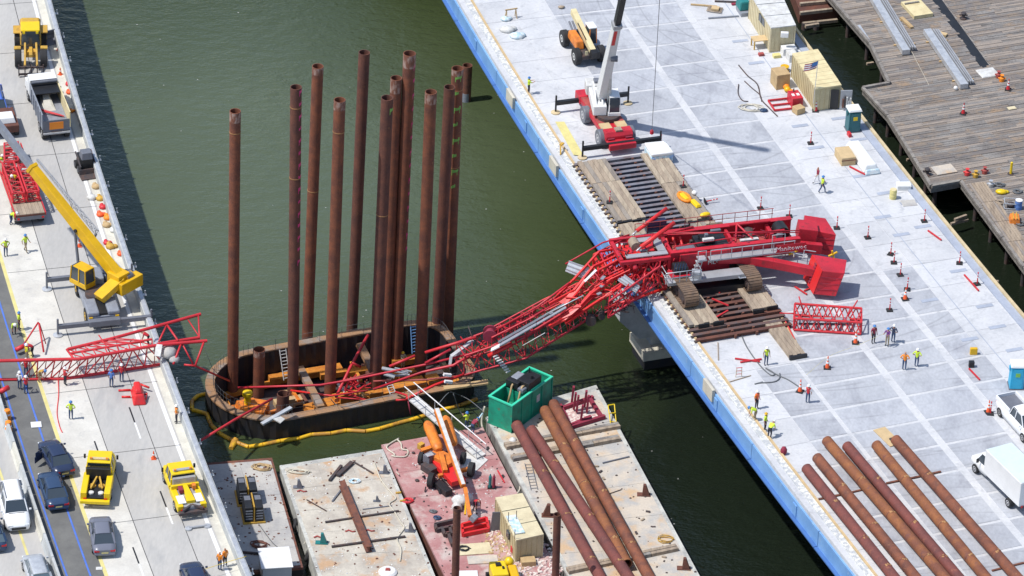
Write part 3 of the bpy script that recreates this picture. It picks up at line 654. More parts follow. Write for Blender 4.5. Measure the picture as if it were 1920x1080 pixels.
bC, _ = barge('barge', 'dusty red barge carrying an orange lift and a plywood shed', [gC[0], gC[1], gC[1]+(gC[2]-gC[1])*1.3, gC[0]+(gC[3]-gC[0])*1.3], 1.7, 'barge_red', 'rust_dark', grid=(3, 7), bdr='barge_red')
gD = [P(912, 782, 2.1), P(1118, 722, 2.1), P(1324, 1103, 2.1), P(1078, 1103, 2.1)]
bD, _ = barge('barge', 'long tan barge under the green hopper and four rusty pipes', [gD[0], gD[1], gD[1]+(gD[2]-gD[1])*1.3, gD[0]+(gD[3]-gD[0])*1.3], 2.1, 'barge_tan', 'barge_side', grid=(3, 8))
for (T_, pts) in ((bA, [(560, 900, 0), (545, 960, 0)]),):
    pass
# tyre fenders between the hulls
for i, (px, py, z) in enumerate(((552, 985, .9), (577, 1040, .9), (757, 905, 1.0), (783, 960, 1.0), (912, 850, 1.2), (940, 903, 1.2), (985, 985, 1.2), (1010, 1030, 1.2), (620, 1075, .9))):
    c = P(px, py, z); q = MB(); pts = [c+Vector((.12*sin(a), .45*cos(a), .45*sin(a))) for a in [2*pi*k/12 for k in range(12)]]
    q.path(pts, .16, 6, True); solo(q, 'tyre_fender', 'tyre', ('black tyre fender, upper of two between grey and concrete barges', 'black tyre fender, lower of two between grey and concrete barges', 'black tyre fender, upper one on the left hull side of the red barge', 'black tyre fender, lower one on the left hull side of the red barge', 'tyre fender between red and tan barges, nearest the gangway foot', 'tyre fender between red and tan barges, beside the gas bottles', 'tyre fender between red and tan barges, level with the plywood shed', 'tyre fender between red and tan barges, lowest, by the carton', 'black tyre fender at the bottom left corner of the concrete barge')[i], 'tyre', 'tyre fenders between the barges')
# rubble, stains of grit: small stones scattered on the decks
def grit(area, n, z, mt, name, label, s0=.04, s1=.13):
    q = MB()
    for _ in range(n):
        u, v = random.random(), random.random(); p = lerp(lerp(area[0], area[1], u), lerp(area[3], area[2], u), v); s = random.uniform(s0, s1)
        p.z = z; a = random.random()*6; T = rot(0, 0, a, p); q.T = T; q.taper(-s, s, -s*.7, s*.7, 0, s*.5, s*.3, s*.2)
    q.T = None; o = solo(q, name, mt, label, 'debris'); o['kind'] = 'stuff'; return o
grit([gB[0], gB[1], gB[2], gB[3]], 260, ZB+.01, 'white', 'grit', 'pale grit and bird droppings scattered over the concrete barge deck', .03, .075)
grit([P(950, 1040, 1.7), P(1000, 985, 1.7), P(1060, 1070, 1.7), P(980, 1100, 1.7)], 420, 1.71, 'debris', 'rubble', 'pink and white rubble heap beside the plywood shed on the red barge', .06, .2)
grit([P(905, 1000, 1.7), P(955, 1000, 1.7), P(1010, 1100, 1.7), P(930, 1100, 1.7)], 260, 1.71, 'timber_new', 'rubble', 'brown splinters and chips around the carton on the red barge', .05, .16)
grit([P(760, 850, 1.7), P(900, 820, 1.7), P(960, 960, 1.7), P(820, 960, 1.7)], 200, 1.71, 'white_dirty', 'rubble', 'fine pale chips strewn round the boom lift on the red barge', .03, .09)
grit([P(910, 985, 1.7), P(955, 985, 1.7), P(970, 1035, 1.7), P(920, 1035, 1.7)], 160, 1.71, 'debris', 'rubble', 'thin scatter of rubble left of the shed on the red barge', .04, .14)

for ar, n_, z_, m_, l_ in (([gB[0], gB[1], gB[2], gB[3]], 130, ZB+.01, 'rust_dark', 'dark rust flakes and chips scattered over the concrete barge deck'), ([gA[0], gA[1], gA[2], gA[3]], 150, 1.51, 'rust_beam', 'rusty flakes scattered over the grey barge deck'), ([gD[0], gD[1], gD[2], gD[3]], 170, 2.11, 'steel_dark', 'dark scraps scattered over the tan barge deck'), ([gC[0], gC[1], gC[2], gC[3]], 150, 1.71, 'steel_dark', 'dark scraps scattered over the red barge deck')): grit(ar, n_, z_, m_, 'scattered_scrap', l_, .03, .11)
# generators
def genset(px, py, label):
    h = HD(-35, OB)-.1; c = P(px, py, 1.5); t = thing('generator', label, 'generator', c, h, 'dark generators on the grey barge')
    for s in (-1, 1):
        q = MB(); q.taper(s*.42-.36, s*.42+.36, -1.0, 1.0, .15, 1.5, .05, .05); q.build('housing', 'black', t, bevel=.06)
        q = MB()
        for k in range(4): q.box(s*.42-.28, s*.42+.28, -1.02, -.985, .4+k*.25, .5+k*.25)
        q.build('grille', 'grey_mid', t, kind='stuff')
        q = MB(); q.box(s*.42-.24, s*.42+.24, .1, .7, 1.501, 1.54); q.build('vent_plate', 'grey_dark', t)
    q = MB(); q.box(-.05, .05, -1.03, 1.03, 1.45, 1.6).box(-.05, .05, -1.04, -1.0, .1, 1.6); q.build('strap', 'yellow_dull', t)
    q = MB(); q.box(-.9, .9, -1.1, 1.1, 0, .149); q.build('skid', 'yellow_dull', t)
genset(463, 935, 'dark twin generator with a yellow strap, the farther of the two on the grey barge')
genset(474, 968, 'dark twin generator with a yellow strap, the nearer of the two on the grey barge')
wb = thing('white_box', 'plain white equipment box on the near end of the grey barge', 'box', P(515, 1072, 1.5), HD(-45, OB)-.12)
q = MB(); q.box(-1.15, 1.15, -1.6, 1.0, .1, 1.5); q.build('housing', 'white', wb, bevel=.04); q = MB(); q.box(-1.25, 1.25, -1.7, 1.1, 1.501, 1.58); q.build('lid', 'white', wb)
q = MB(); q.tube(P(455, 1035, 1.62), P(527, 1042, 1.62), .1); solo(q, 'steel_pipe', 'steel_dark', 'thin dark pipe lying across the grey barge near the white box', 'pipe')

def ropeheap(px, py, z, r, mt, label, turns=5, cat='rope', rr=.05, sq=.7):
    pts = []; c = P(px, py, z)
    for i in range(turns*10):
        a = i*2*pi/10; q_ = r*(1-.5*i/(turns*10))*(1+.15*sin(a*2.3+px)); pts.append(c+Vector((q_*cos(a), sq*q_*sin(a), .04+.01*(i % 7))))
    q = MB(); q.path(pts, rr, 5); return solo(q, 'rope_coil', mt, label, cat)
ropeheap(491, 877, 1.52, .8, 'timber_new', 'tan rope heap on the far end of the grey barge', 5)
ropeheap(486, 1022, 1.52, .75, 'rust_beam', 'brown rope heap at the foot of the grey barge', 4)
ropeheap(560, 885, 1.82, .9, 'rope', 'pale tangled mooring rope at the far left corner of the concrete barge', 5, sq=.4)
ropeheap(665, 903, 1.82, .5, 'ice_blue', 'small blue grey hose coil beside the rusty girder', 4)
def PZ(pts, z): return [P(x, y, z) for x, y in pts]
cable(PZ([(702, 868), (715, 900), (735, 925), (742, 935), (730, 945), (740, 960), (752, 980), (758, 990), (745, 1010), (752, 1030), (750, 1052)], 1.86), .06, 'mooring_rope', 'rope', 'pale rope snaking down the right side of the concrete barge', 'rope')
cable(PZ([(748, 822), (725, 838), (740, 852), (735, 855), (760, 856), (765, 845), (754, 842), (752, 832), (745, 824)], 1.78), .07, 'mooring_rope', 'rope', 'loop of pale rope on the far left corner of the red barge', 'rope')
cable([P(712, 855, 2.0), P(730, 872, 1.2), P(748, 890, 1.9)], .05, 'mooring_rope', 'rope', 'slack rope joining the concrete barge to the red barge', 'rope')
cable([P(909, 762, 2.9), P(903, 790, 1.6), P(907, 812, 1.0), P(912, 835, .6)], .09, 'mooring_rope', 'rope', 'thick pale rope hanging off the corner by the green hopper', 'rope')
cable([P(905, 775, 2.6), P(888, 796, 2.2), P(872, 800, 1.9)], .08, 'mooring_rope', 'ice_blue', 'pale blue rope from the tan barge to the red barge', 'rope')
cable(PZ([(972, 895), (975, 915), (970, 925)], 1.6), .07, 'mooring_rope', 'rope', 'short pale rope hanging over the left hull of the tan barge', 'rope')
cable(PZ([(455, 940), (505, 1010), (520, 1025), (570, 985), (585, 940)], 1.56)[:3], .035, 'hose', 'cable', 'thin dark hose on the grey barge behind the generators', 'hose')
cable([P(570, 1020, 1.7), P(578, 1005, 1.3), P(590, 985, 1.9)], .04, 'mooring_rope', 'rope', 'thin rope tying the grey barge to the concrete barge', 'rope')

# concrete barge: rusty girder, sleepers, cleats, hatch timbers
gr = thing('steel_girder', 'rusty steel girder lying lengthwise on the concrete barge', 'girder', P(665, 965, ZB))
a, b = P(641, 906, ZB+.35), P(692, 1030, ZB+.35)
for nm, dz, w_, h_ in (('top_flange', .24, .5, .06), ('bottom_flange', -.24, .5, .06), ('web', 0, .08, .42)):
    q = MB(); o = Vector((0, 0, dz)); q.beam(a+o, b+o, w_, h_); q.build(nm, 'rust_beam', gr, W=True)
def beamthing(name, x0, y0, x1, y1, z, w_, h_, mt, label, cat='beam', group=None, z1=None):
    q = MB(); q.beam(P(x0, y0, z+h_/2), P(x1, y1, (z if z1 is None else z1)+h_/2), w_, h_); return solo(q, name, mt, label, cat, group)
beamthing('sleeper', 618, 901, 640, 873, ZB, .22, .2, 'steel_dark', 'thin dark timber, left of three beside the rusty girder')
beamthing('sleeper', 633, 892, 660, 867, ZB, .35, .25, 'steel_dark', 'dark timber baulk at the top end of the rusty girder')
beamthing('sleeper', 663, 866, 700, 888, ZB, .12, .1, 'steel_dark', 'thin dark bar right of the baulks on the concrete barge')
beamthing('hatch_timber', 610, 979, 748, 958, ZB+.02, .16, .12, 'steel_dark', 'long dark bar across the middle of the concrete barge')
beamthing('hatch_timber', 622, 1025, 760, 1006, ZB+.02, .18, .14, 'steel_dark', 'long dark bar across the lower part of the concrete barge')
beamthing('steel_bar', 575, 937, 612, 958, ZB+.02, .07, .07, 'steel_dark', 'thin rod on the left part of the concrete barge')
beamthing('steel_bar', 623, 940, 640, 918, ZB+.02, .12, .1, 'grey_dark', 'short grey bar left of the rusty girder')
beamthing('steel_bar', 680, 955, 735, 948, ZB+.02, .09, .05, 'grey_dark', 'thin bar right of the rusty girder')
def cleat(px, py, z, label, s=1, mt='grey_dark', rz=0):
    p = P(px, py, z); t = thing('cleat', label, 'cleat', p, rz, 'deck cleats on the barges')
    q = MB(); q.box(-.45*s, .45*s, -.22*s, .22*s, 0, .07); q.build('base_plate', mt, t)
    q = MB(); q.hexa([(-.1*s, -.16*s, .071), (.38*s, -.16*s, .071), (.38*s, .16*s, .071), (-.1*s, .16*s, .071), (-.06*s, -.12*s, .85*s), (.12*s, -.12*s, .85*s), (.12*s, .12*s, .85*s), (-.06*s, .12*s, .85*s)]); q.build('horn', mt, t)
cleat(559, 914, ZB, 'grey cleat near the left edge of the concrete barge', .9)
cleat(720, 887, ZB, 'grey cleat at the far right corner of the concrete barge', .9)
cleat(603, 1018, ZB, 'grey green cleat at the lower left of the concrete barge', 1.1, 'teal')
cleat(768, 996, ZB, 'grey cleat on the lower right edge of the concrete barge', .9)
cleat(706, 940, ZB, 'low grey cleat in the middle of the concrete barge', .6)
cleat(1207, 928, 2.1, 'rusty cleat on the right side of the tan barge', 1.2, 'rust_dark')
cleat(1282, 1066, 2.1, 'rusty cleat at the lower right edge of the tan barge', 1.2, 'rust_dark')
cleat(1029, 967, 2.1, 'dark rusty cleat left of the pipes on the tan barge', 1.3, 'rust_dark', pi)
for (px, py, l) in ((566, 922, 'small red scrap on the left of the concrete barge'), (598, 1008, 'red scrap above the teal cleat'), (657, 997, 'red curved scrap left of the rusty girder'), (693, 996, 'red curved scrap right of the rusty girder')):
    q = MB(); c = P(px, py, ZB+.04); q.path([c+Vector((-.4, 0, 0)), c+Vector((-.15, .18, .02)), c+Vector((.15, .02, 0)), c+Vector((.4, .1, 0))], .07, 5); solo(q, 'scrap', 'red_rusty', l, 'scrap')
ct = thing('cover', 'white round cover with a red patch at the bottom of the concrete barge', 'cover', P(727, 1074, ZB))
q = MB(); q.lathe([(.75, 0), (.75, .12), (.6, .25), (.1, .3)], (0, 0, 0), n=14); q.build('disc', 'white', ct); q = MB(); q.taper(-.2, .2, -.15, .15, .29, .42, .05, .05); q.build('patch', 'red_rusty', ct)

# ---------------- tan barge ----------------
# dunnage timbers under pipes
def dunn(x0, y0, x1, y1, k, z=2.1, label=''):
    t = thing('dunnage', label, 'timber', P((x0+x1)/2, (y0+y1)/2, z)); a, b = P(x0, y0, z+.16), P(x1, y1, z+.16); d = (b-a).normalized(); nn = Vector((d.y, -d.x, 0))
    for i in range(k):
        m = random.choice((3, 4))
        for j in range(m):
            p0, p1 = lerp(a, b, (j+.01)/m), lerp(a, b, (j+.99)/m); q = MB(); o = nn*i*.34+Vector((0, 0, random.uniform(-.02, .03))); q.beam(p0+o, p1+o, .31, .3); q.build('timber', random.choice(['timber', 'timber', 'wharf_side']), t, W=True)
dunn(945, 835, 1160, 795, 2, label='row of weathered timbers crossing the tan barge below the green hopper')
dunn(958, 857, 1160, 819, 2, label='second row of weathered timbers crossing under the four pipes')
dunn(1062, 1068, 1268, 1024, 2, label='row of weathered timbers near the bottom of the tan barge')
def lying(x0, y0, x1, y1, z, r, label, group, mt='rust', welds=(.3, .55, .8), zb=None):
    a, b = P(x0, y0, z+r), P(x1, y1, z+r); t = thing('steel_pipe', label, 'pipe', P((x0+x1)/2, (y0+y1)/2, z), 0, group)
    q = MB(); q.tube(a, b, r, n=20, t=.06); q.build('pipe', mt, t, W=True); d = (b-a).normalized()
    for f in welds:
        c = lerp(a, b, f); q = MB(); q.tube(c-d*.035, c+d*.035, r+.016, n=20); q.build('weld_ring', 'rust_beam', t, W=True)
        X = d.cross(Vector((0, 0, 1))).normalized(); q = MB()
        for s in range(5):
            t0 = .6+s*.28+random.uniform(-.1, .1); e = r+.018; t1 = t0+.26; u_ = Vector((0, 0, 1)); wv = random.uniform(.08, .3)
            o0, o1 = -X*cos(t0)*e+u_*sin(t0)*e, -X*cos(t1)*e+u_*sin(t1)*e; sh = d*random.uniform(-.1, .15)
            q.add([c+o0+sh, c+o1+sh, c+o1+d*wv+sh, c+o0+d*wv+sh], [(3, 2, 1, 0)])
        q.build('chalk_mark', 'weld', t, W=True, kind='stuff')
    return t
GP = 'rusty pipes lying on the tan barge'
lying(968, 796, 1146, 1120, 2.4, .47, 'left pipe of the four on the tan barge, its end against the green hopper', GP, 'rust_red')
lying(996, 806, 1220, 1145, 2.4, .47, 'second pipe from the left on the tan barge, just below the green hopper', GP, 'rust_red', (.2, .5, .75))
lying(1021, 769, 1175, 1058, 2.4, .47, 'third pipe on the tan barge, with its open dark end near the bottom', GP, 'rust_orange', (.25, .5, .6, .85))
lying(1037, 757, 1252, 1145, 2.4, .47, 'right pipe of the four on the tan barge, reaching farthest up', GP, 'rust', (.2, .45, .7))
# green hopper
hp = thing('hopper', 'big open green steel hopper carrying pumps at the tan barge\'s far end', 'hopper', P(980, 790, 2.1))
a = P(958, 812, 2.1); b = P(1033, 757, 2.1); c = P(995, 742, 2.1)
ax = (b-a); ax.z = 0; Lh = ax.length; ax.normalize(); ay = Vector((-ax.y, ax.x, 0))
TH = Matrix(((ax.x, ay.x, 0, a.x), (ax.y, ay.y, 0, a.y), (0, 0, 1, 2.1), (0, 0, 0, 1)))
Hh, Wd = 2.6, 2.35
for nm, x0, x1, y0, y1, z0, z1, mt in (('side_wall', 0, Lh, 0, .08, .1, Hh, 'green_hopper'), ('side_wall', 0, Lh, Wd-.08, Wd, .1, Hh, 'green_hopper'), ('end_wall', -.0, .08, .081, Wd-.081, .1, Hh, 'green_hopper'), ('end_wall', Lh-.08, Lh, .081, Wd-.081, .1, Hh, 'green_hopper'),
    ('floor', .081, Lh-.081, .081, Wd-.081, .9, 1.3, 'green_hopper'), ('partition', Lh*.38, Lh*.38+.06, .082, Wd-.082, 1.301, Hh-.1, 'green_hopper'),
    ('top_rail', -.06, Lh+.06, -.06, .14, Hh+.001, Hh+.12, 'green_rim'), ('top_rail', -.06, Lh+.06, Wd-.14, Wd+.06, Hh+.001, Hh+.12, 'green_rim'), ('top_rail', -.06, .12, .141, Wd-.141, Hh+.001, Hh+.12, 'green_rim'), ('top_rail', Lh-.12, Lh+.06, .141, Wd-.141, Hh+.001, Hh+.12, 'green_rim')):
    q = MB(); q.T = TH; q.box(x0, x1, y0, y1, z0, z1); q.build(nm, mt, hp, W=True)
for x in (0, Lh*.25, Lh*.5, Lh*.75, Lh):
    q = MB(); q.T = TH; q.box(x-.05, x+.05, -.07, -.001, .05, Hh); q.build('rib', 'green_hopper', hp, W=True)
q = MB(); q.T = TH; q.box(0, .12, -.08, Wd+.08, 0, .1); q.box(Lh-.12, Lh, -.08, Wd+.08, 0, .1); q.box(.13, Lh-.13, -.06, .1, 0, .1); q.build('skid', 'green_hopper', hp, W=True)
q = MB(); q.T = TH; q.add([(Lh*.62, -.012, 1.2), (Lh*.62+.45, -.012, 1.2), (Lh*.62+.45, -.012, 1.9), (Lh*.62, -.012, 1.9)], [(0, 1, 2, 3)]); q.build('notice_label', 'white_dirty', hp, W=True)
pm = thing('pump_unit', 'dark pump unit with curved hoses resting on top of the green hopper', 'pump', P(982, 735, 4.9))
q = MB(); q.T = TH; x = Lh*.55
q.box(x-.6, x+1.2, .15, 1.35, Hh+.13, Hh+.85).box(x-1.0, x-.35, 1.0, 2.2, Hh+.13, Hh+.75).tube((x+.3, .5, Hh+.8), (x+.3, .5, Hh+1.15), .12).tube((x+.9, 1.2, Hh+.8), (x+.9, 1.2, Hh+1.3), .06); q.build('housing', 'black', pm, W=True, bevel=.08)
q = MB(); q.T = TH; q.box(x-.5, x+.6, 1.4, 2.1, Hh+.2, Hh+.8); q.build('engine', 'grey_mid', pm, W=True, bevel=.08)
q = MB(); q.T = TH; q.box(x-1.2, x-.6, .3, .9, Hh+.13, Hh+.5); q.build('gearbox', 'grey_dark', pm, W=True, bevel=.08)
for yy in (.6, 1.5):
    q = MB(); q.T = TH; q.path([(x-.6, yy, Hh+.5), (x-.85, yy, Hh+.6), (x-1.1, yy, Hh+.4), (x-1.3, yy, Hh-.3), (x-1.65, yy, 1.35)], .09, 6); q.build('hose', 'timber_new', pm, W=True)
# rusty pile-frame on tan barge
fr_ = thing('pile_guide', 'dark red steel guide frame with upright beams right of the green hopper', 'frame', P(1090, 770, 2.1))
for i, (x0, y0, x1, y1) in enumerate(((1042, 770, 1112, 745), (1062, 803, 1134, 781), (1050, 760, 1070, 803), (1066, 800, 1108, 782), (1104, 745, 1128, 782))):
    q = MB(); q.beam(P(x0, y0, 2.3), P(x1, y1, 2.3), .28, .34); q.build('base_beam', 'maroon', fr_, W=True)
for (x, y) in ((1076, 767), (1081, 772), (1096, 763), (1100, 772), (1072, 755), (1089, 790)):
    b0 = P(x, y, 2.3); q = MB(); q.beam(b0, b0+Vector((.1, 0, 1.6)), .18, .3, up=(0, 1, 0)); q.build('upright', 'maroon', fr_, W=True)
q = MB(); q.hexa([P(1045, 800, 2.105), P(1130, 778, 2.105), P(1108, 748, 2.105), P(1030, 770, 2.105), P(1045, 800, 2.14), P(1130, 778, 2.14), P(1108, 748, 2.14), P(1030, 770, 2.14)]); q.build('base_sheet', 'debris', fr_, W=True)
# yellow ladder on right hull
yl = thing('access_ladder', 'yellow access ladder frame on the right side of the tan barge', 'ladder', P(1147, 790, 1.8))
for (x0, y0, z0_, x1, y1, z1_) in ((1140, 760, 2.9, 1145, 795, 2.2), (1152, 758, 2.9, 1156, 798, 1.8), (1140, 760, 2.9, 1152, 758, 2.9), (1142, 775, 2.6, 1154, 774, 2.5), (1144, 790, 2.2, 1156, 792, 2.1)):
    q = MB(); q.tube(P(x0, y0, z0_), P(x1, y1, z1_), .05, n=6); q.build('rail', 'yellow_bright', yl, W=True)
ladder('ladder', P(990, 868, 2.2), P(1002, 918, 2.15), .55, 9, 'grey_dark', 'dark ladder lying flat left of the pipes on the tan barge', (1, .2, 0), .03)
q = MB(); q.ball(P(962, 826, 2.35), .35, 8, (1, 1, .8)); solo(q, 'white_bag', 'white_dirty', 'crumpled white bag by the left timbers of the tan barge', 'bag')
ropeheap(1248, 1012, 2.12, .8, 'yellow_dull', 'yellow rope heap on the lower right of the tan barge', 3, rr=.035)
beamthing('steel_bar', 1130, 868, 1180, 856, 2.12, .1, .1, 'grey_dark', 'small grey bar right of the pipes in the upper tan barge')
beamthing('steel_bar', 1136, 928, 1165, 918, 2.12, .06, .06, 'steel_dark', 'thin dark rod right of the pipes, mid tan barge')
for i, (x, y) in enumerate(((1118, 875), (1126, 885), (1132, 898), (1215, 960), (1205, 975), (1193, 1000), (1245, 1045))):
    q = MB(); p = P(x, y, 2.11); q.T = rot(0, 0, i, p); q.box(-.18, .18, -.08, .08, 0, .1); q.T = None; solo(q, 'offcut', 'steel_dark' if i % 2 else 'timber', 'small %s offcut on the tan barge, %s from the top in its scatter' % ('dark' if i % 2 else 'pale', ('first', 'second', 'third', 'fourth', 'fifth', 'sixth', 'lowest')[i]), 'offcut', 'offcuts on the tan barge')
# standing piles between barges, close to the camera
for (tx, ty, by, lab) in ((857, 952, 1130, 'rusty spud pile standing on the red barge, cut by the bottom edge of the picture'), (1045, 964, 1135, 'dark rusty spud pile between the red barge and the tan barge')):
    b0 = P(tx-4, by, 0.2); a0 = PY(tx, ty, b0.y); t = thing('spud_pile', lab, 'pile', b0)
    q = MB(); q.tube(b0-Vector((0, 0, 2)), a0, .3, n=16, t=.04); q.build('pipe', 'rust_dark', t, W=True)
# ---------------- crane trestle set into the new bridge ----------------
tr = thing('crane_trestle', 'crane runway of timber mats on dark steel beams, set into the new bridge deck', 'trestle', BN(4, -8, HN))
def bq(u0, u1, y0, y1, z0, z1, mt, name, par, sk=0):
    q = MB(); q.hexa([BN(u0, y0, z0), BN(u1, y0-sk, z0), BN(u1, y1-sk, z0), BN(u0, y1, z0), BN(u0, y0, z1), BN(u1, y0-sk, z1), BN(u1, y1-sk, z1), BN(u0, y1, z1)])
    return q.build(name, mt, par, W=True)
y = 5.0; k = 0
while y > -22.5:                                         # I-beams, each with pale top flange and dark web
    s_ = .0
    q = MB()
    for (w_, z0, z1) in ((.17, HN+.30, HN+.36), (.03, HN-.04, HN+.299), (.17, HN-.10, HN-.041)):
        q.hexa([BN(-.1, y-w_, z0), BN(8.4, y-w_, z0), BN(8.4, y+w_, z0), BN(-.1, y+w_, z0), BN(-.1, y-w_, z1), BN(8.4, y-w_, z1), BN(8.4, y+w_, z1), BN(-.1, y+w_, z1)])
    q.build('cross_beam', 'steel_beam' if (y > -9) else ('beam_brown' if k % 3 else 'rust_dark'), tr, W=True)
    for u in (3.3, 5.2):
        if random.random() < .8: bq(u-.10, u+.10, y-.30, y-.17, HN+.05, HN+.34, 'rust_beam', 'stiffener', tr)
    q = MB(); q.tube(BN(-.02, y, HN+.10), BN(-.25, y, HN+.10), .17, n=8); q.build('end_pad', 'steel_dark', tr, W=True)
    y -= .705; k += 1
for (u, a, b) in ((3.35, -21.6, 4.9), (5.5, -21.6, 4.9), (.4, -21.6, 4.9), (8.0, -21.6, 4.9)):
    bq(u-.2, u+.2, a, b, HN-.9, HN-.105, 'steel_dark', 'runway_girder', tr)
def mats(u0, u1, y0, y1, n_, base):
    for i in range(n_):
        a = u0+(u1-u0)*i/n_; b = u0+(u1-u0)*(i+1)/n_-.03; cuts = [y0]
        while cuts[-1] < y1-.1: cuts.append(min(y1, cuts[-1]+6.2))
        for c, d in zip(cuts[:-1], cuts[1:]):
            if d-c < .3: continue
            z = HN+base+random.uniform(-.015, .02); e = random.uniform(0, .22) if c == y0 else 0; f = random.uniform(0, .2) if d == y1 else 0
            bq(a, b, c+.04+e, d-f, HN+.361, z, random.choice(('timber', 'timber_b', 'timber_c', 'timber')), 'timber_mat', tr)
mats(.15, 2.75, -4.95, 5.0, 6, .62); mats(.0, 2.7, -21.0, -5.1, 6, .60)
mats(5.95, 8.15, -6.4, 4.9, 5, .62); mats(6.0, 8.2, -20.3, -6.5, 5, .60)
bq(0, 2.75, -5.07, -4.97, HN+.361, HN+.64, 'black', 'mat_strap', tr); bq(5.95, 8.1, -6.55, -6.42, HN+.361, HN+.64, 'black', 'mat_strap', tr)
for (u, y_) in ((1.2, -21.05), (2.5, -21.05), (6.4, -20.35), (7.7, -20.2)): bq(u-.5, u+.45, y_-.12, y_, HN+.361, HN+.75, 'black', 'end_shackle', tr)
for i in range(4): bq(6.3+i*.36, 6.3+i*.36+.33, -26.6-.1*(i % 2), -21.5, HN+.03, HN+.33, 'timber', 'timber_mat', tr)
bq(6.25, 7.8, -26.9, -26.7, HN+.03, HN+.34, 'black', 'mat_strap', tr)
lp = thing('plank', 'long thin tan plank on the deck right of the runway mats', 'plank', P(1477, 618, HN))
q = MB(); q.beam(P(1463, 590, HN+.12), P(1492, 642, HN+.12), .22, .12); q.build('board', 'plywood', lp, W=True)
q = MB(); q.tube(P(1473, 603, HN+.25), P(1490, 636, HN+.25), .06); q.build('strip', 'rope_red', lp, W=True)
yb = thing('yellow_mat', 'faded yellow mat on the bridge edge, left of the red mobile crane', 'mat', P(1075, 268, HN))
q = MB(); q.hexa([P(1095, 293, HN+.03), P(1075, 290, HN+.03), P(1041, 228, HN+.03), P(1058, 228, HN+.03), P(1095, 293, HN+.07), P(1075, 290, HN+.07), P(1041, 228, HN+.07), P(1058, 228, HN+.07)]); q.build('sheet', 'paint_yellow', yb, W=True)
cl = thing('curb_bracket', 'small yellow bracket over the bridge edge, near the near left outrigger', 'bracket', P(1054, 285, HN))
q = MB(); q.beam(P(1051, 272, HN+.7), P(1056, 268, HN+.7), .25, .12); q.beam(P(1051, 290, HN+.1), P(1051, 273, HN+.7), .12, .2); q.build('frame', 'yellow_dull', cl, W=True)

# ---------------- the wooden wharf on the right ----------------
wf = thing('wharf', 'old grey timber wharf beyond the new bridge, at the right', 'wharf', P(1800, 200, HW))
def wp(px, py): p = P(px, py, HW); return (p.x, p.y)
areaA = [wp(1559, 0), wp(1631, 83), wp(1667, 158), wp(1617, 167), wp(1664, 219), wp(1714, 300), wp(1746, 352), wp(1801, 342), wp(1920, 504)]
dA = (Vector(wp(1559, 0)+(0,))-Vector(wp(1631, 83)+(0,))).normalized()
dB = (Vector(wp(1801, 342)+(0,))-Vector(wp(1920, 504)+(0,))).normalized()
Pm1 = Vector(areaA[0]+(0,))+dA*45; Pm2 = Vector(areaA[-1]+(0,))-dB*45
polyA = [(Pm1.x, Pm1.y)]+areaA+[(Pm2.x, Pm2.y), (Pm2.x+45, Pm2.y+10), (Pm1.x+55, Pm1.y+5)]
q = MB(); q.prism(polyA, HW-.55, HW-.06); q.build('deck_frame', 'wharf_side', wf, W=True)
import bisect
def inside(x, y, poly):
    r = False; n = len(poly)
    for i in range(n):
        x0, y0 = poly[i]; x1, y1 = poly[(i+1) % n]
        if (y0 > y) != (y1 > y) and x < (x1-x0)*(y-y0)/(y1-y0)+x0: r = not r
    return r
gap = [wp(1738, -120), wp(1752, -120), wp(1765, 0), wp(1772, 8), wp(1851, 124), wp(1838, 127), wp(1751, 0)]
gap = [wp(1693, -80), wp(1710, -83), wp(1767, 0), wp(1855, 122), wp(1839, 128), wp(1748, 0)]
# planks run across; cut to the outline; individually raised, joined because they are hair-thin here
mats3 = ['wharf', 'plank_b', 'plank_c']
DM('plank_b', (.32, .27, .225), .95, col2=(.24, .215, .195), sc=.8, var=.2); DM('plank_c', (.17, .155, .15), .95, col2=(.25, .20, .155), sc=.8, var=.2)
T0 = P(1700, 200, 0); pang = HD(20)+.06; cx, sx = cos(pang), sin(pang)
q = MB(); pw = .33; nrow = 0
for j in range(-170, 190):
    v = j*pw; segs = []; u = -25; cur = None; step = .25
    while u < 75:
        x, y = T0.x+u*cx-v*sx, T0.y+u*sx+v*cx
        ok = inside(x, y, polyA) and not inside(x, y, gap)
        if ok and cur is None: cur = u
        if (not ok or u+step >= 75) and cur is not None: segs.append((cur, u)); cur = None
        u += step
    for a, b in segs:
        if b-a < .3: continue
        c = a-random.uniform(0, 4)
        while c < b:
            e = c+random.uniform(4.2, 6.8); c0, c1 = max(a+random.uniform(-.08, .08), c), min(b+random.uniform(-.1, .1), e)
            if c1-c0 > .2:
                z = HW+random.uniform(-.02, .025); w_ = pw*.46; q.cm = random.choices((0, 1, 2), (5, 3, 3))[0]
                P4 = [(c0+.015, v-w_), (c1-.015, v-w_), (c1-.015, v+w_), (c0+.015, v+w_)]
                P4 = [(T0.x+uu*cx-vv*sx, T0.y+uu*sx+vv*cx) for uu, vv in P4]
                q.add([(x, y, HW-.055) for x, y in P4]+[(x, y, z) for x, y in P4], [(4, 5, 6, 7), (0, 1, 5, 4), (1, 2, 6, 5), (2, 3, 7, 6), (3, 0, 4, 7)])
            c = e
q.cm = 0
q.build('planking', mats3, wf, W=True, kind='stuff')
q = MB(); q.prism([(p[0], p[1]) for p in gap], HW-.05, HW-.045); q.build('gap_shadow_board', 'black', wf, W=True)
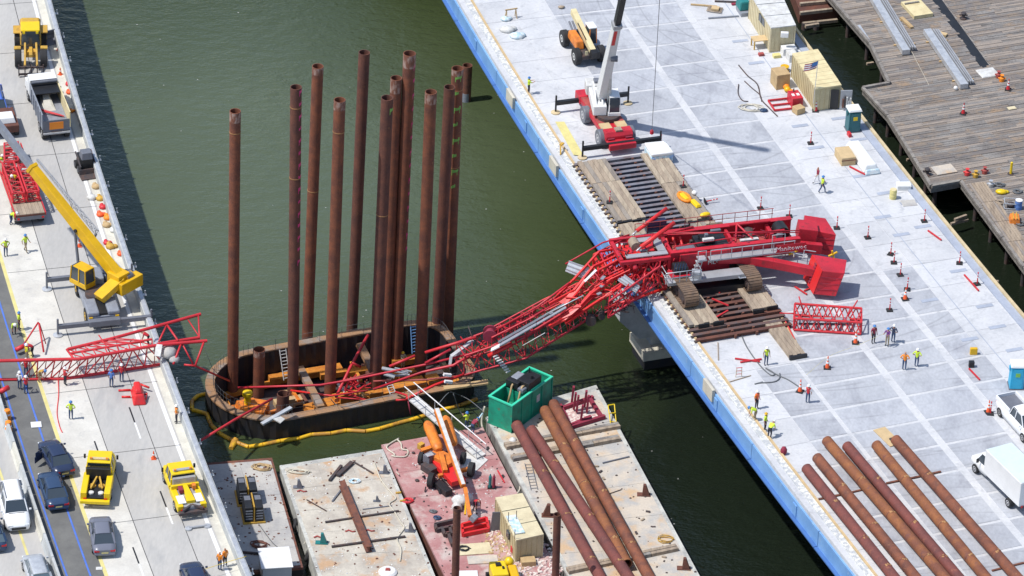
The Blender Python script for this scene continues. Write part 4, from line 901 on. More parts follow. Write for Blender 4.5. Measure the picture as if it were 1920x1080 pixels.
# edge stringers, piles, low walers
edges = list(zip([(Pm1.x, Pm1.y)]+areaA, areaA+[(Pm2.x, Pm2.y)]))
for (a, b) in edges:
    a = Vector((*a, HW+.13)); b = Vector((*b, HW+.13)); L = (b-a).length; k = max(1, round(L/4.5))
    for i in range(k):
        q = MB(); c0, c1 = lerp(a, b, (i+.01)/k), lerp(a, b, (i+.99)/k); q.beam(c0, c1, .3, .26); q.build('edge_timber', 'wharf_side', wf, W=True)
    if L > 3:
        for i in range(int(L/4.6)+1):
            c = lerp(a, b, (i+.5)/(int(L/4.6)+1)); nn = (b-a).normalized(); nn = Vector((nn.y, -nn.x, 0)); c += nn*-.9
            q = MB(); q.tube((c.x, c.y, -2), (c.x, c.y, HW-.56), .2, n=8); q.build('wharf_pile', 'steel_dark', wf, W=True)
for (x0, y0, x1, y1, z) in ((1700, 300, 1722, 296, .7), (1783, 420, 1815, 412, 1.0), (1780, 425, 1700, 430, .4), (1812, 404, 1790, 412, 1.4), (1856, 530, 1872, 528, .9), (1625, 120, 1638, 118, .7), (1640, 210, 1660, 207, .7)):
    q = MB(); q.beam(P(x0, y0, z), P(x1, y1, z), .22, .22); q.build('low_waler', 'timber', wf, W=True)
# inner walkway of lengthwise boards along the lower wharf edge
wk = thing('boardwalk', 'brown lengthwise boards along the lower edge of the wharf', 'boardwalk', P(1850, 400, HW))
a0, a1 = P(1812, 345, HW+.06), P(1912, 492, HW+.06); d = (a1-a0).normalized(); nn = Vector((-d.y, d.x, 0))
for i in range(6):
    for s in range(4):
        q = MB(); o = nn*(.3+i*.27); q.beam(lerp(a0, a1, s/4)+o, lerp(a0, a1, (s+.985)/4)+o, .24, .07+random.uniform(0, .03)); q.build('board', random.choice(['timber', 'plank_b', 'timber']), wk, W=True)
# floating stage under the top
fs = thing('work_float', 'dark low work float with timbers between the bridge and the wharf, at the top', 'float', P(1530, 20, 0))
q = MB(); q.prism([tuple(P(x, y, 1.3).xy) for x, y in ((1480, -30), (1570, -40), (1575, 15), (1500, 22))], 0, 1.3); q.build('hull', 'rust_dark', fs, W=True)
for (x0, y0, x1, y1, z) in ((1500, 8, 1565, 2, 1.5), (1505, 45, 1570, 38, .6), (1510, 50, 1535, 46, .9), (1500, 25, 1560, 18, 1.6)):
    q = MB(); q.beam(P(x0, y0, z), P(x1, y1, z), .3, .3); q.build('timber', 'timber', fs, W=True)
for x in (1508, 1530): q = MB(); p = P(x, 55, 0); q.tube(p-Vector((0, 0, 2)), p+Vector((0, 0, .7)), .3, n=8); q.build('float_pile', 'steel_dark', fs, W=True)
# galvanised girders stored on the wharf
def stored(pts, label, grp='long galvanised girders stored on the wharf', w_=.5):
    (x0, y0), (x1, y1) = pts; t = thing('galvanised_girder', label, 'girder', P(x1, y1, HW), 0, grp)
    a, b = P(x0, y0, HW+.35), P(x1, y1, HW+.35); d = (b-a).normalized(); nn = Vector((-d.y, d.x, 0))
    q = MB(); q.beam(a, b, .75, .5); q.build('box_section', 'galv', t, W=True)
    for i, (o, w2, h2) in enumerate(((.62, .10, .35), (.85, .10, .35), (1.1, .14, .2))):
        q = MB(); q.beam(a+nn*o, b+nn*o-d*.6, w2, h2); q.build('rail', 'grey_metal', t, W=True)
    for f in (.15, .5, .85):
        c = lerp(a, b, f); q = MB(); q.beam(c-nn*.6-Vector((0, 0, .28)), c+nn*1.5-Vector((0, 0, .28)), .18, .12); q.build('bearer', 'timber_new', t, W=True)
stored(((1625, -25), (1699, 98)), 'long galvanised girder on the wharf whose upper end leaves the picture')
stored(((1738, 58), (1808, 162)), 'long galvanised girder lying in the middle of the wharf, right of the other')
stored_ = beamthing('steel_channel', 1610, 48, 1631, 80, HW+.03, .3, .15, 'galv', 'short grey channel at the left edge of the wharf')
cp = thing('concrete_block', 'worn tan slab with rope on the wharf between the two long girders', 'slab', P(1719, 20, HW+.03), pang)
q = MB(); q.box(-1.0, 1.0, -1.5, 1.5, .0, .35); q.build('slab', 'cream', cp); q = MB(); q.box(-.9, .6, .8, .95, .351, .5); q.build('batten', 'wharf_side', cp)
cp = thing('access_cover', 'pale rounded cover at the lower end of the slot in the wharf', 'cover', P(1852, 137, HW+.03), pang)
q = MB(); q.taper(-.95, .95, -.8, .8, 0, .12, .1, .1); q.build('plate', 'white_dirty', cp, bevel=.05)
cp = thing('pale_sheet', 'pale rectangular sheet on the corner of the wharf nearest the bridge', 'sheet', P(1770, 318, HW+.03), pang)
q = MB(); q.box(-1.0, 1.0, -.75, .75, 0, .05); q.build('sheet', 'barge_tan', cp)
cp = thing('pale_sheet', 'small yellowish board near the right edge of the wharf', 'board', P(1897, 203, HW+.03), pang)
q = MB(); q.box(-.4, .4, -.25, .25, 0, .05); q.build('sheet', 'plywood_pale', cp)
beamthing('timber_offcut', 1690, 33, 1710, 52, HW+.03, .35, .2, 'timber_new', 'tan timber between the left girder and the slab on the wharf')
beamthing('timber_offcut', 1760, 62, 1775, 66, HW+.03, .5, .2, 'plywood', 'orange tan board beside the right girder on the wharf')
q = MB(); q.tube(P(1706, 90, HW+.05), P(1742, 160, HW+.05), .02, n=4); solo(q, 'chalk_line', 'rope', 'taut string line on the wharf left of the middle', 'string')
q = MB(); q.ball(P(1792, 165, HW+.2), .22, 8); solo(q, 'white_bucket', 'white', 'small white bucket beside the lower end of the right girder', 'bucket')
def bollard(px, py, label, z=HW):
    t = thing('mooring_bitt', label, 'bollard', P(px, py, z)); q = MB(); q.lathe([(.35, 0), (.35, .1), (.16, .15), (.16, .5), (.28, .6), (.2, .7)], n=10); q.build('post', 'steel_dark', t); q = MB(); q.tube((-.4, 0, .4), (.4, 0, .4), .08); q.build('crossbar', 'steel_dark', t)
bollard(1806, 35, 'dark mooring bitt in the upper right part of the wharf'); bollard(1738, 328, 'dark mooring bitt at the wharf corner nearest the bridge')
yp = thing('yellow_post', 'short yellow post standing on the wharf near the right edge', 'post', P(1895, 326, HW)); q = MB(); q.lathe([(.12, .05), (.12, 1.2), (.05, 1.25)], n=8); q.build('pole', 'yellow_bright', yp); q = MB(); q.lathe([(.3, 0), (.3, .05)], n=8); q.build('foot', 'steel_dark', yp)
dr = thing('blue_drum', 'blue drum with white lid on the wharf walkway', 'drum', P(1909, 392, HW)); q = MB(); q.lathe([(.31, 0), (.33, .3), (.31, .5), (.33, .7), (.31, .9)], n=14); q.build('barrel', 'blue_cloth', dr); q = MB(); q.lathe([(.33, .901), (.33, .95), (.1, .96)], n=14); q.build('lid', 'white', dr)
od = thing('life_ring_rack', 'orange lifebuoy rack on the wharf just below the blue drum', 'rack', P(1902, 415, HW)); q = MB()
q.taper(-.5, .5, -.6, .6, 0, .55, .1, .1); q.build('tub', 'orange', od, bevel=.08)
for s in (-.2, .1): q = MB(); q.box(s, s+.1, -.55, .55, .55, .62); q.build('strap', 'yellow_dull', od)
yt = thing('yellow_tarp', 'bright yellow folded tarp on the wharf by the walkway', 'tarp', P(1877, 362, HW)); q = MB(); q.ball((0, 0, .15), .55, 8, (1, .7, .4)).ball((.4, .1, .12), .35, 8, (1, .7, .4)); q.build('sheet', 'yellow_bright', yt)
for (x, y, l, mt) in ((1874, 347, 'dark hose coil on the wharf just above the yellow tarp', 'cable'), (1908, 360, 'dark hose coil on the wharf right of the yellow tarp', 'cable'), (1875, 380, 'brown rope heap on the wharf below the yellow tarp', 'timber'), (1915, 420, 'dark rope coil at the right edge below the blue drum', 'cable')):
    ropeheap(x, y, HW+.04, .5, mt, l, 4, cat='coil', rr=.05)
fc = thing('mesh_cage', 'low silver frame holding dark debris left of the blue drum', 'cage', P(1895, 388, HW)); 
for (a, b) in (((-.6, -.5), (.6, -.5)), ((.6, -.5), (.6, .5)), ((.6, .5), (-.6, .5)), ((-.6, .5), (-.6, -.5))):
    for z in (.1, .6): q = MB(); q.tube((*a, z), (*b, z), .04, n=5); q.build('rail', 'galv', fc)
q = MB(); q.ball((0, 0, .25), .4, 8, (1, .9, .6)); q.build('load', 'steel_dark', fc)
for (x, y, mt, l) in ((1813, 328, 'rope_red', 'red fitting at the top of the wharf walkway, leftmost'), (1829, 332, 'yellow_dull', 'yellow brown valve at the top of the wharf walkway'), (1846, 325, 'red_rusty', 'red fitting at the top of the wharf walkway, rightmost'), (1872, 145, 'red_rusty', 'red heap beside the pale cover on the wharf'), (1878, 152, 'hivis_orange', 'orange cloth beside the pale cover on the wharf'), (1857, 350, 'galv', 'silver fitting between the walkway and the yellow tarp')):
    p = P(x, y, HW+.02); t = thing('pipe_fitting', l, 'fitting', p); q = MB(); q.lathe([(.25, 0), (.25, .35), (.12, .4), (.12, .6), (.2, .65)], n=8); q.build('valve_body', mt, t); q = MB(); q.tube((-.35, 0, .3), (.35, 0, .3), .09); q.build('flange', mt, t)
# ---------------- lattice helpers ----------------
def lattice(par, q0, q1, bays, rc, rl, mt='red_paint', skip=(), lace=None, nm='chord'):
    """box lattice: q0, q1 are four corners at each end in ring order"""
    q0 = [Vector(p) for p in q0]; q1 = [Vector(p) for p in q1]; m = len(q0); lace = lace or range(m)
    for i in range(m):
        if i in skip: continue
        q = MB(); q.tube(q0[i], q1[i], rc, n=7); q.build(nm, mt, par, W=True)
    q = MB()
    for i in lace:
        j = (i+1) % m
        for b in range(bays):
            a0, a1 = lerp(q0[i], q1[i], b/bays), lerp(q0[i], q1[i], (b+1)/bays); c0, c1 = lerp(q0[j], q1[j], b/bays), lerp(q0[j], q1[j], (b+1)/bays)
            mid = (a0+a1)/2
            q.tube(c0, mid, rl, n=5, cap=False); q.tube(mid, c1, rl, n=5, cap=False)
    o = q.build('lacing', mt, par, W=True, kind='stuff')
    for e in (q0, q1):
        q = MB()
        for i in range(m): q.tube(e[i], e[(i+1) % m], rl*1.2, n=5)
        q.build('end_frame', mt, par, W=True)
def boxq(p, ax, w_, h_):                                 # corners of a level box section at p: front-bottom, front-top, back-top, back-bottom
    d = Vector(ax); d.z = 0; d.normalize(); nn = Vector((-d.y, d.x, 0)); 
    if nn.y < 0: nn = -nn
    p = Vector(p); u = Vector((0, 0, h_)); return [p, p+u, p+u+nn*w_, p+nn*w_]
def stick(par, pts, r, mt='red_paint', nm='bar', n=6):
    q = MB(); q.path([P(*p) for p in pts], r, n); return q.build(nm, mt, par, W=True)

# ---------------- collapsed crawler crane ----------------
cr = thing('crawler_crane', 'collapsed red crawler crane on the trestle, two counterweights right, boom fallen left', 'crane', P(1330, 500, HN+.6))
# crawler tracks, lengthwise on the runway mats
def track(u, y0, y1, lab=None):
    pts = []; n_ = 10; hgt = 1.35; r = hgt/2; zc = HN+.65+r
    for i in range(n_+1): a = -pi/2-pi*i/n_; pts.append((y0+r+r*cos(a), zc+r*sin(a)))
    for i in range(n_+1): a = pi/2-pi*i/n_; pts.append((y1-r+r*cos(a), zc+r*sin(a)))
    L = []; m = len(pts)
    tk = MB(); step = .27
    per = [(Vector((0, *pts[i])), Vector((0, *pts[(i+1) % m]))) for i in range(m)]
    w_ = 1.25; k = 0
    f = MB(); f.T = None
    inner = [(zc+(p[0]-zc), p[1]) for p in pts]
    vs = [BN(u-w_/2+.22, p[0], zc+(p[1]-zc)*.84) for p in pts]+[BN(u+w_/2-.22, p[0], zc+(p[1]-zc)*.84) for p in pts]
    f.add(vs, [list(range(m)), list(range(m, 2*m))[::-1]]+[(i, m+i, m+(i+1) % m, (i+1) % m) for i in range(m)]); tr_ = f.build('crawler_frame', 'steel_dark', cr, W=True)
    for a, b in per:
        seg = (b-a).length; kk = max(1, int(seg/step)); d = (b-a).normalized() if seg > 0 else Vector((0, 1, 0)); nn = Vector((0, d.z, -d.y))
        for s in range(kk):
            c0, c1 = lerp(a, b, (s+.06)/kk), lerp(a, b, (s+.94)/kk); q = MB()
            o = [c0-nn*.10, c1-nn*.10, c0+nn*.02, c1+nn*.02]
            q.hexa([BN(u-w_/2, o[0].y, o[0].z), BN(u+w_/2, o[0].y, o[0].z), BN(u+w_/2, o[1].y, o[1].z), BN(u-w_/2, o[1].y, o[1].z), BN(u-w_/2, o[2].y, o[2].z), BN(u+w_/2, o[2].y, o[2].z), BN(u+w_/2, o[3].y, o[3].z), BN(u-w_/2, o[3].y, o[3].z)])
            q.build('track_shoe', 'track_brown', tr_, W=True)
    for k in range(7):
        y_ = y0+.9+(y1-y0-1.8)*k/6; q = MB(); q.tube(BN(u-w_/2+.15, y_, HN+.98), BN(u+w_/2-.15, y_, HN+.98), .24, n=10); q.build('roller', 'steel_dark', tr_, W=True)
DM('track_brown', (.20, .13, .085), .85, col2=(.12, .085, .065), sc=2, var=.2)
track(1.1, -18.7, -9.6); track(7.1, -17.9, -8.8)
q = MB(); h = HD(-13); c = BN(4.35, -13, 0); q.T = rot(0, 0, h, (c.x, c.y, 0)); q.box(-2.2, 2.2, -1.9, 1.9, HN+1.0, HN+1.9); q.box(-2.4, 2.4, 1.0, 1.6, HN+1.1, HN+1.8); q.box(-2.4, 2.4, -1.6, -1.0, HN+1.1, HN+1.8); q.build('carbody', 'steel_dark', cr, W=True)
q = MB(); q.T = rot(0, 0, h, (c.x, c.y, 0)); q.lathe([(1.5, HN+1.901), (1.5, HN+2.15)], n=20); q.build('slew_ring', 'grey_mid', cr, W=True)
# body frame: x along the machine, y away from the camera, z up
A0 = P(1300, 470, 13.0); A1 = P(1500, 447, 13.0); bx = (A1-A0).normalized(); by = Vector((-bx.y, bx.x, 0))
TB = Matrix(((bx.x, by.x, 0, A0.x), (bx.y, by.y, 0, A0.y), (0, 0, 1, A0.z), (0, 0, 0, 1)))
def bb(nm, mt, *bs, bevel=0, par=None, kind=None):
    q = MB(); q.T = TB
    for b in bs: q.box(*b)
    return q.build(nm, mt, par or cr, W=True, bevel=bevel, kind=kind)
bb('side_girder', 'red_paint', (-2.0, 9.4, -.05, .22, -1.35, 0), bevel=.03)
bb('side_girder', 'red_paint', (-2.0, 9.6, 3.0, 3.3, -1.35, .1), bevel=.03)
bb('girder_flange', 'red_paint', (-2.0, 9.4, -.12, .35, .001, .06)); bb('girder_flange', 'red_paint', (-2.0, 9.6, 2.85, 3.4, .101, .16))
bb('floor_plate', 'red_rusty', (-2.0, 9.4, .23, 2.99, -1.2, -1.05))
bb('cross_member', 'red_paint', (-2.0, -1.7, .23, 2.99, -1.0, -.05)); bb('cross_member', 'red_paint', (3.6, 3.85, .23, 2.99, -1.0, -.1)); bb('cross_member', 'red_paint', (7.2, 7.5, .23, 2.99, -1.0, -.1))
bb('side_housing', 'red_paint', (-1.2, 3.2, -.25, -.051, -3.0, -.15), (-1.2, 3.2, .23, .4, -3.0, -1.36), bevel=.04)
bb('side_housing', 'red_paint', (-1.2, 3.2, -.049, .229, -3.0, -1.36))
bb('engine_block', 'black', (.6, 3.3, .5, 2.4, -1.0, .0), (1.0, 2.2, .8, 2.0, .001, .35), bevel=.08)
bb('engine_pipes', 'grey_dark', (-1.2, .4, .6, 1.2, -1.0, -.1), (2.3, 3.2, 2.41, 2.7, -.9, .2), (1.3, 1.6, 1.0, 1.3, .351, .8), bevel=.05)
bb('air_filter', 'white_dirty', (1.0, 2.0, .55, .85, .36, .62), bevel=.05)
for x in (-1.5, -.9, -.3): q = MB(); q.T = TB; q.tube((x, 1.4, -.9), (x, 2.8, -.3), .12); q.build('cylinder', 'red_bright', cr, W=True)
q = MB(); q.T = TB; q.lathe([(.62, -.6), (.62, .6)], (8.3, 1.9, -.2), 'Y', 14); q.build('hoist_drum', 'black', cr, W=True)
q = MB(); q.T = TB; q.lathe([(.5, -1.1), (.5, 1.1)], (5.6, 1.6, -.45), 'Y', 14); q.build('hoist_drum', 'steel_dark', cr, W=True)
for (a, b, r) in (((3.9, .6, .0), (4.6, 2.6, .5), .09), ((4.6, 2.6, .5), (5.4, .6, .1), .09), ((4.0, 2.7, .35), (7.6, 2.7, .35), .12), ((5.5, 1.1, .2), (8.4, 1.3, .2), .10), ((-1.6, .3, .4), (4.0, 1.0, .2), .06)):
    q = MB(); q.T = TB; q.tube(a, b, r, n=6); q.build('brace', 'red_paint', cr, W=True)
bb('pale_cover', 'white_dirty', (4.3, 5.9, .5, .8, .0, .12))
# catwalk and hand rails along the near side
cw = bb('catwalk', 'grey_metal', (1.2, 8.6, -1.0, -.26, -.62, -.54))
for x in [1.2+.92*i for i in range(9)]:
    q = MB(); q.T = TB; q.tube((x, -.97, -.54), (x, -.97, .45), .035, n=5); q.build('rail_post', 'galv', cw, W=True)
for z in (-.05, .45): q = MB(); q.T = TB; q.tube((1.2, -.97, z), (8.6, -.97, z), .035, n=5); q.build('rail', 'galv', cw, W=True)
q = MB(); q.T = TB; q.path([(6.7, -.6, -.5), (6.7, -.6, 1.0), (7.8, -.6, 1.0), (7.8, -.6, -.5)], .04, 5); q.build('rail', 'galv', cw, W=True)
sd = bb('stair', 'galv', (.2, .9, -1.05, -.26, -.5, -.4))
for i in range(6):
    q = MB(); q.T = TB; z = -.6-.42*i; q.box(.0-.1*i, .5-.1*i, -1.0, -.6, z-.03, z+.03); q.build('step', 'galv', sd, W=True)
for s in (0, .5): q = MB(); q.T = TB; q.tube((s+.02, -1.0, -.5), (s-.6, -1.0, -3.0), .04, n=5); q.build('rail', 'galv', sd, W=True)
q = MB(); q.T = TB; q.path([(.1, -1, -.5), (.1, -1, .5), (.8, -1, .5), (.8, -1, -.5)], .04, 5); q.build('rail', 'galv', sd, W=True)
# far rail
fr2 = MB(); fr2.T = TB
for x in [-4+1.1*i for i in range(12)]: fr2.tube((x, 3.7, -.2), (x, 3.7, .9), .03, n=4)
fr2.tube((-4, 3.7, .9), (8.2, 3.7, .9), .035, n=5); fr2.tube((-4, 3.7, .4), (8.2, 3.7, .4), .03, n=5); fr2.build('far_railing', 'red_rusty', cr, W=True)
bb('far_box', 'navy', (-2.9, -1.2, 3.8, 4.4, -.2, .8)); bb('far_walkway', 'grey_metal', (-4, 8.2, 3.41, 3.8, -.3, -.22))
q = MB(); q.T = TB
for i in range(60):
    a = (random.uniform(-5.8, 8), random.uniform(.4, 2.8), random.uniform(-.9, .1)); q.tube(a, (a[0]+random.uniform(-1, 1), a[1]+random.uniform(-.7, .7), a[2]+random.uniform(-.3, .4)), random.choice((.03, .05, .08)), n=5)
q.build('hydraulic_lines', 'maroon', cr, W=True, kind='stuff')
for i in range(9): bb('small_box', random.choice(('steel_dark', 'grey_mid', 'galv', 'red_rusty')), (lambda x, y: (x, x+random.uniform(.25, .6), y, y+.3, -1.0, random.uniform(-.4, .1)))(random.uniform(-5.5, 8), random.uniform(.5, 2.4)))
# lettering
def letters(word, size, T, mt, nm, par):
    q = text_mesh(word, size, .012); q.v = [T @ v for v in q.v]; q.build(nm, mt, par, W=True)
bb('name_panel', 'red_paint', (6.95, 9.55, -1.06, -1.02, -.50, .22))
letters('Manitowoc', .60, TB @ rot(0, 0, 0, (8.25, -1.08, -.34)), 'white', 'lettering', cr)
letters('MLC300', .55, TB @ rot(0, 0, 0, (2.2, -.29, -1.35)), 'white', 'lettering', cr)
# front section: cab, grey decks, gantry
bb('front_frame', 'red_paint', (-6.4, -2.05, -.4, -.1, -.42, -.1), (-6.4, -2.05, 2.9, 3.2, -.35, .1), (-6.4, -6.1, -.09, 2.89, -.4, 0), bevel=.03)
for i in range(6): q = MB(); q.T = TB; q.tube((-6.2+.75*i, -.25, -.4), (-5.85+.75*i, -.25, -1.6), .07, n=6).tube((-5.85+.75*i, -.25, -1.6), (-5.45+.75*i, -.25, -.4), .07, n=6); q.build('side_brace', 'red_paint', cr, W=True)
bb('lower_rail', 'red_paint', (-6.3, -2.05, -.32, -.15, -1.75, -1.58))
bb('front_post', 'red_paint', (-2.3, -2.05, -.4, -.1, -1.7, -.43))
bb('underbody_shade', 'black', (-.6, 4.6, -2.1, .9, -3.3, -2.5))  # black block added for the deep shade beneath the platform
bb('front_floor', 'maroon', (-6.0, -2.05, .1, 2.7, -1.3, -1.1))
bb('grey_deck', 'grey_metal', (-4.6, -2.3, 2.2, 2.85, -.05, .04), (-2.9, -2.2, .55, 2.19, -.05, .04), (-5.8, -2.2, -.05, .5, -.05, .04))
bb('winch_block', 'red_bright', (-4.2, -3.1, .8, 1.9, -1.0, .0), (-5.7, -4.5, .8, 2.4, -1.0, -.2), bevel=.08)
q = MB(); q.T = TB
for i in range(14):
    a = random.uniform(-5.9, -2.9); b_ = random.uniform(.5, 2.5); q.tube((a, b_, -1.0), (a+random.uniform(-.8, .8), b_+random.uniform(-.6, .6), random.uniform(-.2, .5)), .06, n=5)
q.build('hoses', 'steel_dark', cr, W=True, kind='stuff')
q = MB(); q.T = TB; q.lathe([(.42, -.5), (.42, .5)], (-4.6, 1.8, .15), 'Y', 12); q.build('hoist_drum', 'timber', cr, W=True)
# operator's cab at the left of the near side, and its silver platform
q = MB(); q.beam(P(1249, 527, 11.3), P(1397, 510, 11.3), 1.15, .35); pb_ = q.build('platform_beam', 'grey_metal', cr, W=True)
q = MB(); q.beam(P(1249, 524, 11.52), P(1314, 517, 11.52), 1.35, .06); pf = q.build('platform', 'galv', cr, W=True)
pa, pc = P(1248, 533, 11.55), P(1313, 525, 11.55); pd_ = (pc-pa).normalized(); pn_ = Vector((-pd_.y, pd_.x, 0))
for i in range(6): c = lerp(pa, pc, i/5); q = MB(); q.tube(c, c+Vector((0, 0, 1.05)), .04, n=5); q.build('rail_post', 'galv', pf, W=True)
for z in (.52, 1.05): q = MB(); q.path([pa+pn_*1.2+Vector((0, 0, z)), pa+Vector((0, 0, z)), pc+Vector((0, 0, z)), pc+pn_*1.0+Vector((0, 0, z))], .045, 5); q.build('rail', 'galv', pf, W=True)
q = MB(); q.T = Matrix.Translation(P(1306, 521, 11.55)); q.box(-.4, .4, -.3, .3, 0, .7); q.build('platform_box', 'galv', cr, W=True)
q = MB(); q.beam(P(1255, 515, 11.7), P(1290, 510, 11.7), 1.2, .1); q.build('cab_floor', 'red_paint', cr, W=True)
q = MB(); q.beam(P(1262, 506, 12.0), P(1288, 503, 12.0), 1.1, .9); q.build('cab_gear', 'black', cr, W=True, bevel=.15)
for i in range(5): q = MB(); c = P(1264+i*5, 508, 12.4); q.tube(c, c+Vector((.1, 0, .7)), .04, n=5); q.build('control_lever', 'slate_blue', cr, W=True)
# step frame by the right-hand track
st_ = thing('step_bracket', 'small silver step bracket beside the right crawler track', 'bracket', P(1392, 528, HN+1))
for z in (10.6, 11.2, 11.7): q = MB(); q.beam(P(1386, 522, z), P(1398, 520, z), .1, .06); q.build('step', 'galv', st_, W=True)
for x in (1386, 1398): q = MB(); q.tube(P(x, 521, 10.3), P(x, 520, 11.9), .05); q.build('side_rail', 'galv', st_, W=True)
# rear arms and counterweights
def arm(pts, w_, h_, nm, mt):
    for (a, b) in zip(pts[:-1], pts[1:]): q = MB(); q.beam(P(*a), P(*b), w_, h_); q.build(nm, mt, cr, W=True, bevel=.04)
arm([(1345, 485, 12.0), (1390, 484, 12.0), (1450, 494, 11.7), (1530, 510, 11.3)], .6, .75, 'lower_arm', 'red_paint')
arm([(1380, 468, 12.2), (1500, 462, 11.9), (1540, 466, 11.6)], .5, .9, 'upper_arm', 'red_paint')
arm([(1495, 432, 12.6), (1530, 436, 12.4)], 1.6, 1.3, 'tail_box', 'red_paint')
q = MB(); q.hexa([P(1432, 482, 11.6), P(1470, 487, 11.4), P(1468, 478, 11.6), P(1450, 478, 11.7), P(1432, 482, 11.7), P(1470, 487, 11.5), P(1468, 478, 11.7), P(1450, 478, 11.8)]); q.build('gusset', 'white_dirty', cr, W=True)
def cwt(top, zt, dn, zb, nm, mt='red_bright'):
    T = [P(x, y, z) for x, y, z in top]; B = [P(x+dn[0], y+dn[1], zb) for x, y, z in top]
    B = [Vector((0, 0, 0))+b for b in B]; n_ = len(T)
    q = MB(); q.add(B+T, [list(range(n_))[::-1], list(range(n_, 2*n_))]+[(i, (i+1) % n_, n_+(i+1) % n_, n_+i) for i in range(n_)]); return q.build(nm, mt, cr, W=True, bevel=.05), T, B
# corners run anticlockwise seen from above: near-left, near-right, far-right, far-left
w1, T1, B1 = cwt([(1514, 430, 12.6), (1568, 440, 12.4), (1548, 409, 12.5), (1508, 403, 12.7)], 0, (-8, 41), 10.3, 'counterweight', 'red_paint')
w2, T2, B2 = cwt([(1543, 508, 12.3), (1584, 512, 12.1), (1588, 487, 12.1), (1524, 477, 12.3)], 0, (-17, 44), 10.0, 'counterweight', 'red_paint')
# bright left flank plate with slots
q = MB(); o = (T2[3]-T2[0]).cross(B2[0]-T2[0]).normalized()*.03
if o.x > 0: o = -o
q.hexa([B2[0]+o*2.2, B2[3]+o*2.2, B2[3]+o, B2[0]+o, T2[0]+o*2.2, T2[3]+o*2.2, T2[3]+o, T2[0]+o]); q.build('flank_plate', 'red_bright', w2, W=True)
q = MB()
for i in range(7):
    a = lerp(lerp(T2[0], T2[3], .45), lerp(B2[0], B2[3], .45), .1+.12*i); b = lerp(lerp(T2[0], T2[3], .58), lerp(B2[0], B2[3], .58), .1+.12*i); q.beam(a+o*3, b+o*3, .12, .18)
q.build('slab_joint', 'maroon', w2, W=True)
for (W_, T_, B_) in ((w1, T1, B1), (w2, T2, B2)):
    for k in (1, 2, 3):
        q = MB(); nrm = Vector((-.1, -1, 0)); a, b = lerp(B_[0], T_[0], k/4), lerp(B_[1], T_[1], k/4); q.beam(a+nrm*.015, b+nrm*.015, .03, .03); q.build('slab_joint', 'maroon', W_, W=True)
q = MB(); c = P(1470, 478, 11.9)
for i, (x0, y0, x1, y1) in enumerate(((1466, 462, 1530, 472), (1468, 470, 1515, 480), (1466, 462, 1466, 478), (1490, 465, 1488, 482), (1508, 468, 1506, 484))): q.tube(P(x0, y0, 12.3), P(x1, y1, 12.2), .035, n=5)
q.build('rear_railing', 'galv', cr, W=True)
q = MB(); q.hexa([P(1466, 486, 11.5), P(1515, 498, 11.4), P(1520, 484, 11.5), P(1468, 474, 11.6), P(1466, 486, 11.58), P(1515, 498, 11.48), P(1520, 484, 11.58), P(1468, 474, 11.68)]); q.build('rear_walkway', 'grey_metal', cr, W=True)
for (x, y, z) in ((1487, 473, 12.2), (1562, 476, 11.6)): q = MB(); c = P(x, y, z); q.tube(c+Vector((-.35, 0, -.25)), c+Vector((.35, 0, .2)), .1).tube(c+Vector((-.1, 0, .3)), c+Vector((.1, 0, -.4)), .08); q.build('yellow_fitting', 'yellow', cr, W=True)
# gantry cylinders that point up to the right
stick(cr, [(1185, 441, 13.2), (1194, 433, 13.4)], .07, 'galv', 'cylinder_rod'); stick(cr, [(1194, 433, 13.4), (1250, 391, 14.3)], .17, 'red_bright', 'gantry_cylinder', 10)
stick(cr, [(1193, 471, 13.2), (1202, 463, 13.4)], .07, 'galv', 'cylinder_rod'); stick(cr, [(1202, 463, 13.4), (1264, 418, 14.2)], .19, 'red_bright', 'gantry_cylinder', 10)
stick(cr, [(1178, 445, 12.8), (1185, 480, 12.6), (1192, 505, 12.2)], .22, 'red_paint', 'gantry_post', 8)
# boom butt: solid red tapered plates from the body down to the left
for (pts, w_, h_) in (([(1178, 462, 12.6), (1123, 472, 12.6), (1074, 526, 11.0), (1040, 560, 9.6)], .16, .16), ([(1160, 478, 12.4), (1112, 500, 11.9), (1076, 545, 10.6), (1030, 570, 9.3)], .18, .2), ([(1262, 476, 12.4), (1189, 505, 11.9), (1140, 528, 11.0), (1078, 590, 9.2)], .16, .16), ([(1150, 522, 11.4), (1108, 552, 10.4), (1070, 592, 9.2), (1030, 612, 8.4)], .22, .28), ([(1185, 500, 12.2), (1125, 530, 11.0), (1085, 575, 9.6), (1040, 603, 8.4)], .18, .2), ([(1215, 497, 12.0), (1160, 540, 10.8), (1110, 572, 9.8), (1060, 607, 8.6)], .2, .2)):
    for a, b in zip(pts[:-1], pts[1:]):
        q = MB(); q.beam(P(*a), P(*b), w_, h_); q.build('boom_butt_chord', 'red_bright', cr, W=True)
for pts in ([(1092, 522, 11.3), (1062, 556, 10.2), (1048, 566, 9.8), (1060, 572, 9.8), (1080, 552, 10.5), (1100, 524, 11.3)], [(1082, 570, 10.0), (1052, 594, 9.1), (1042, 606, 8.6), (1060, 600, 9.0), (1090, 574, 10.0)]):
    T = [P(*p) for p in pts]; n_ = len(T); q = MB(); q.add([t-Vector((0, 0, .12)) for t in T]+T, [list(range(n_))[::-1], list(range(n_, 2*n_))]+[(i, (i+1) % n_, n_+(i+1) % n_, n_+i) for i in range(n_)]); q.build('boom_butt_plate', 'red_bright', cr, W=True)
q = MB(); q.beam(P(1096, 528, 11.5), P(1118, 506, 12.2), .22, .05, up=(-.3, -.4, 1)); q.build('pale_web', 'grey_metal', cr, W=True)
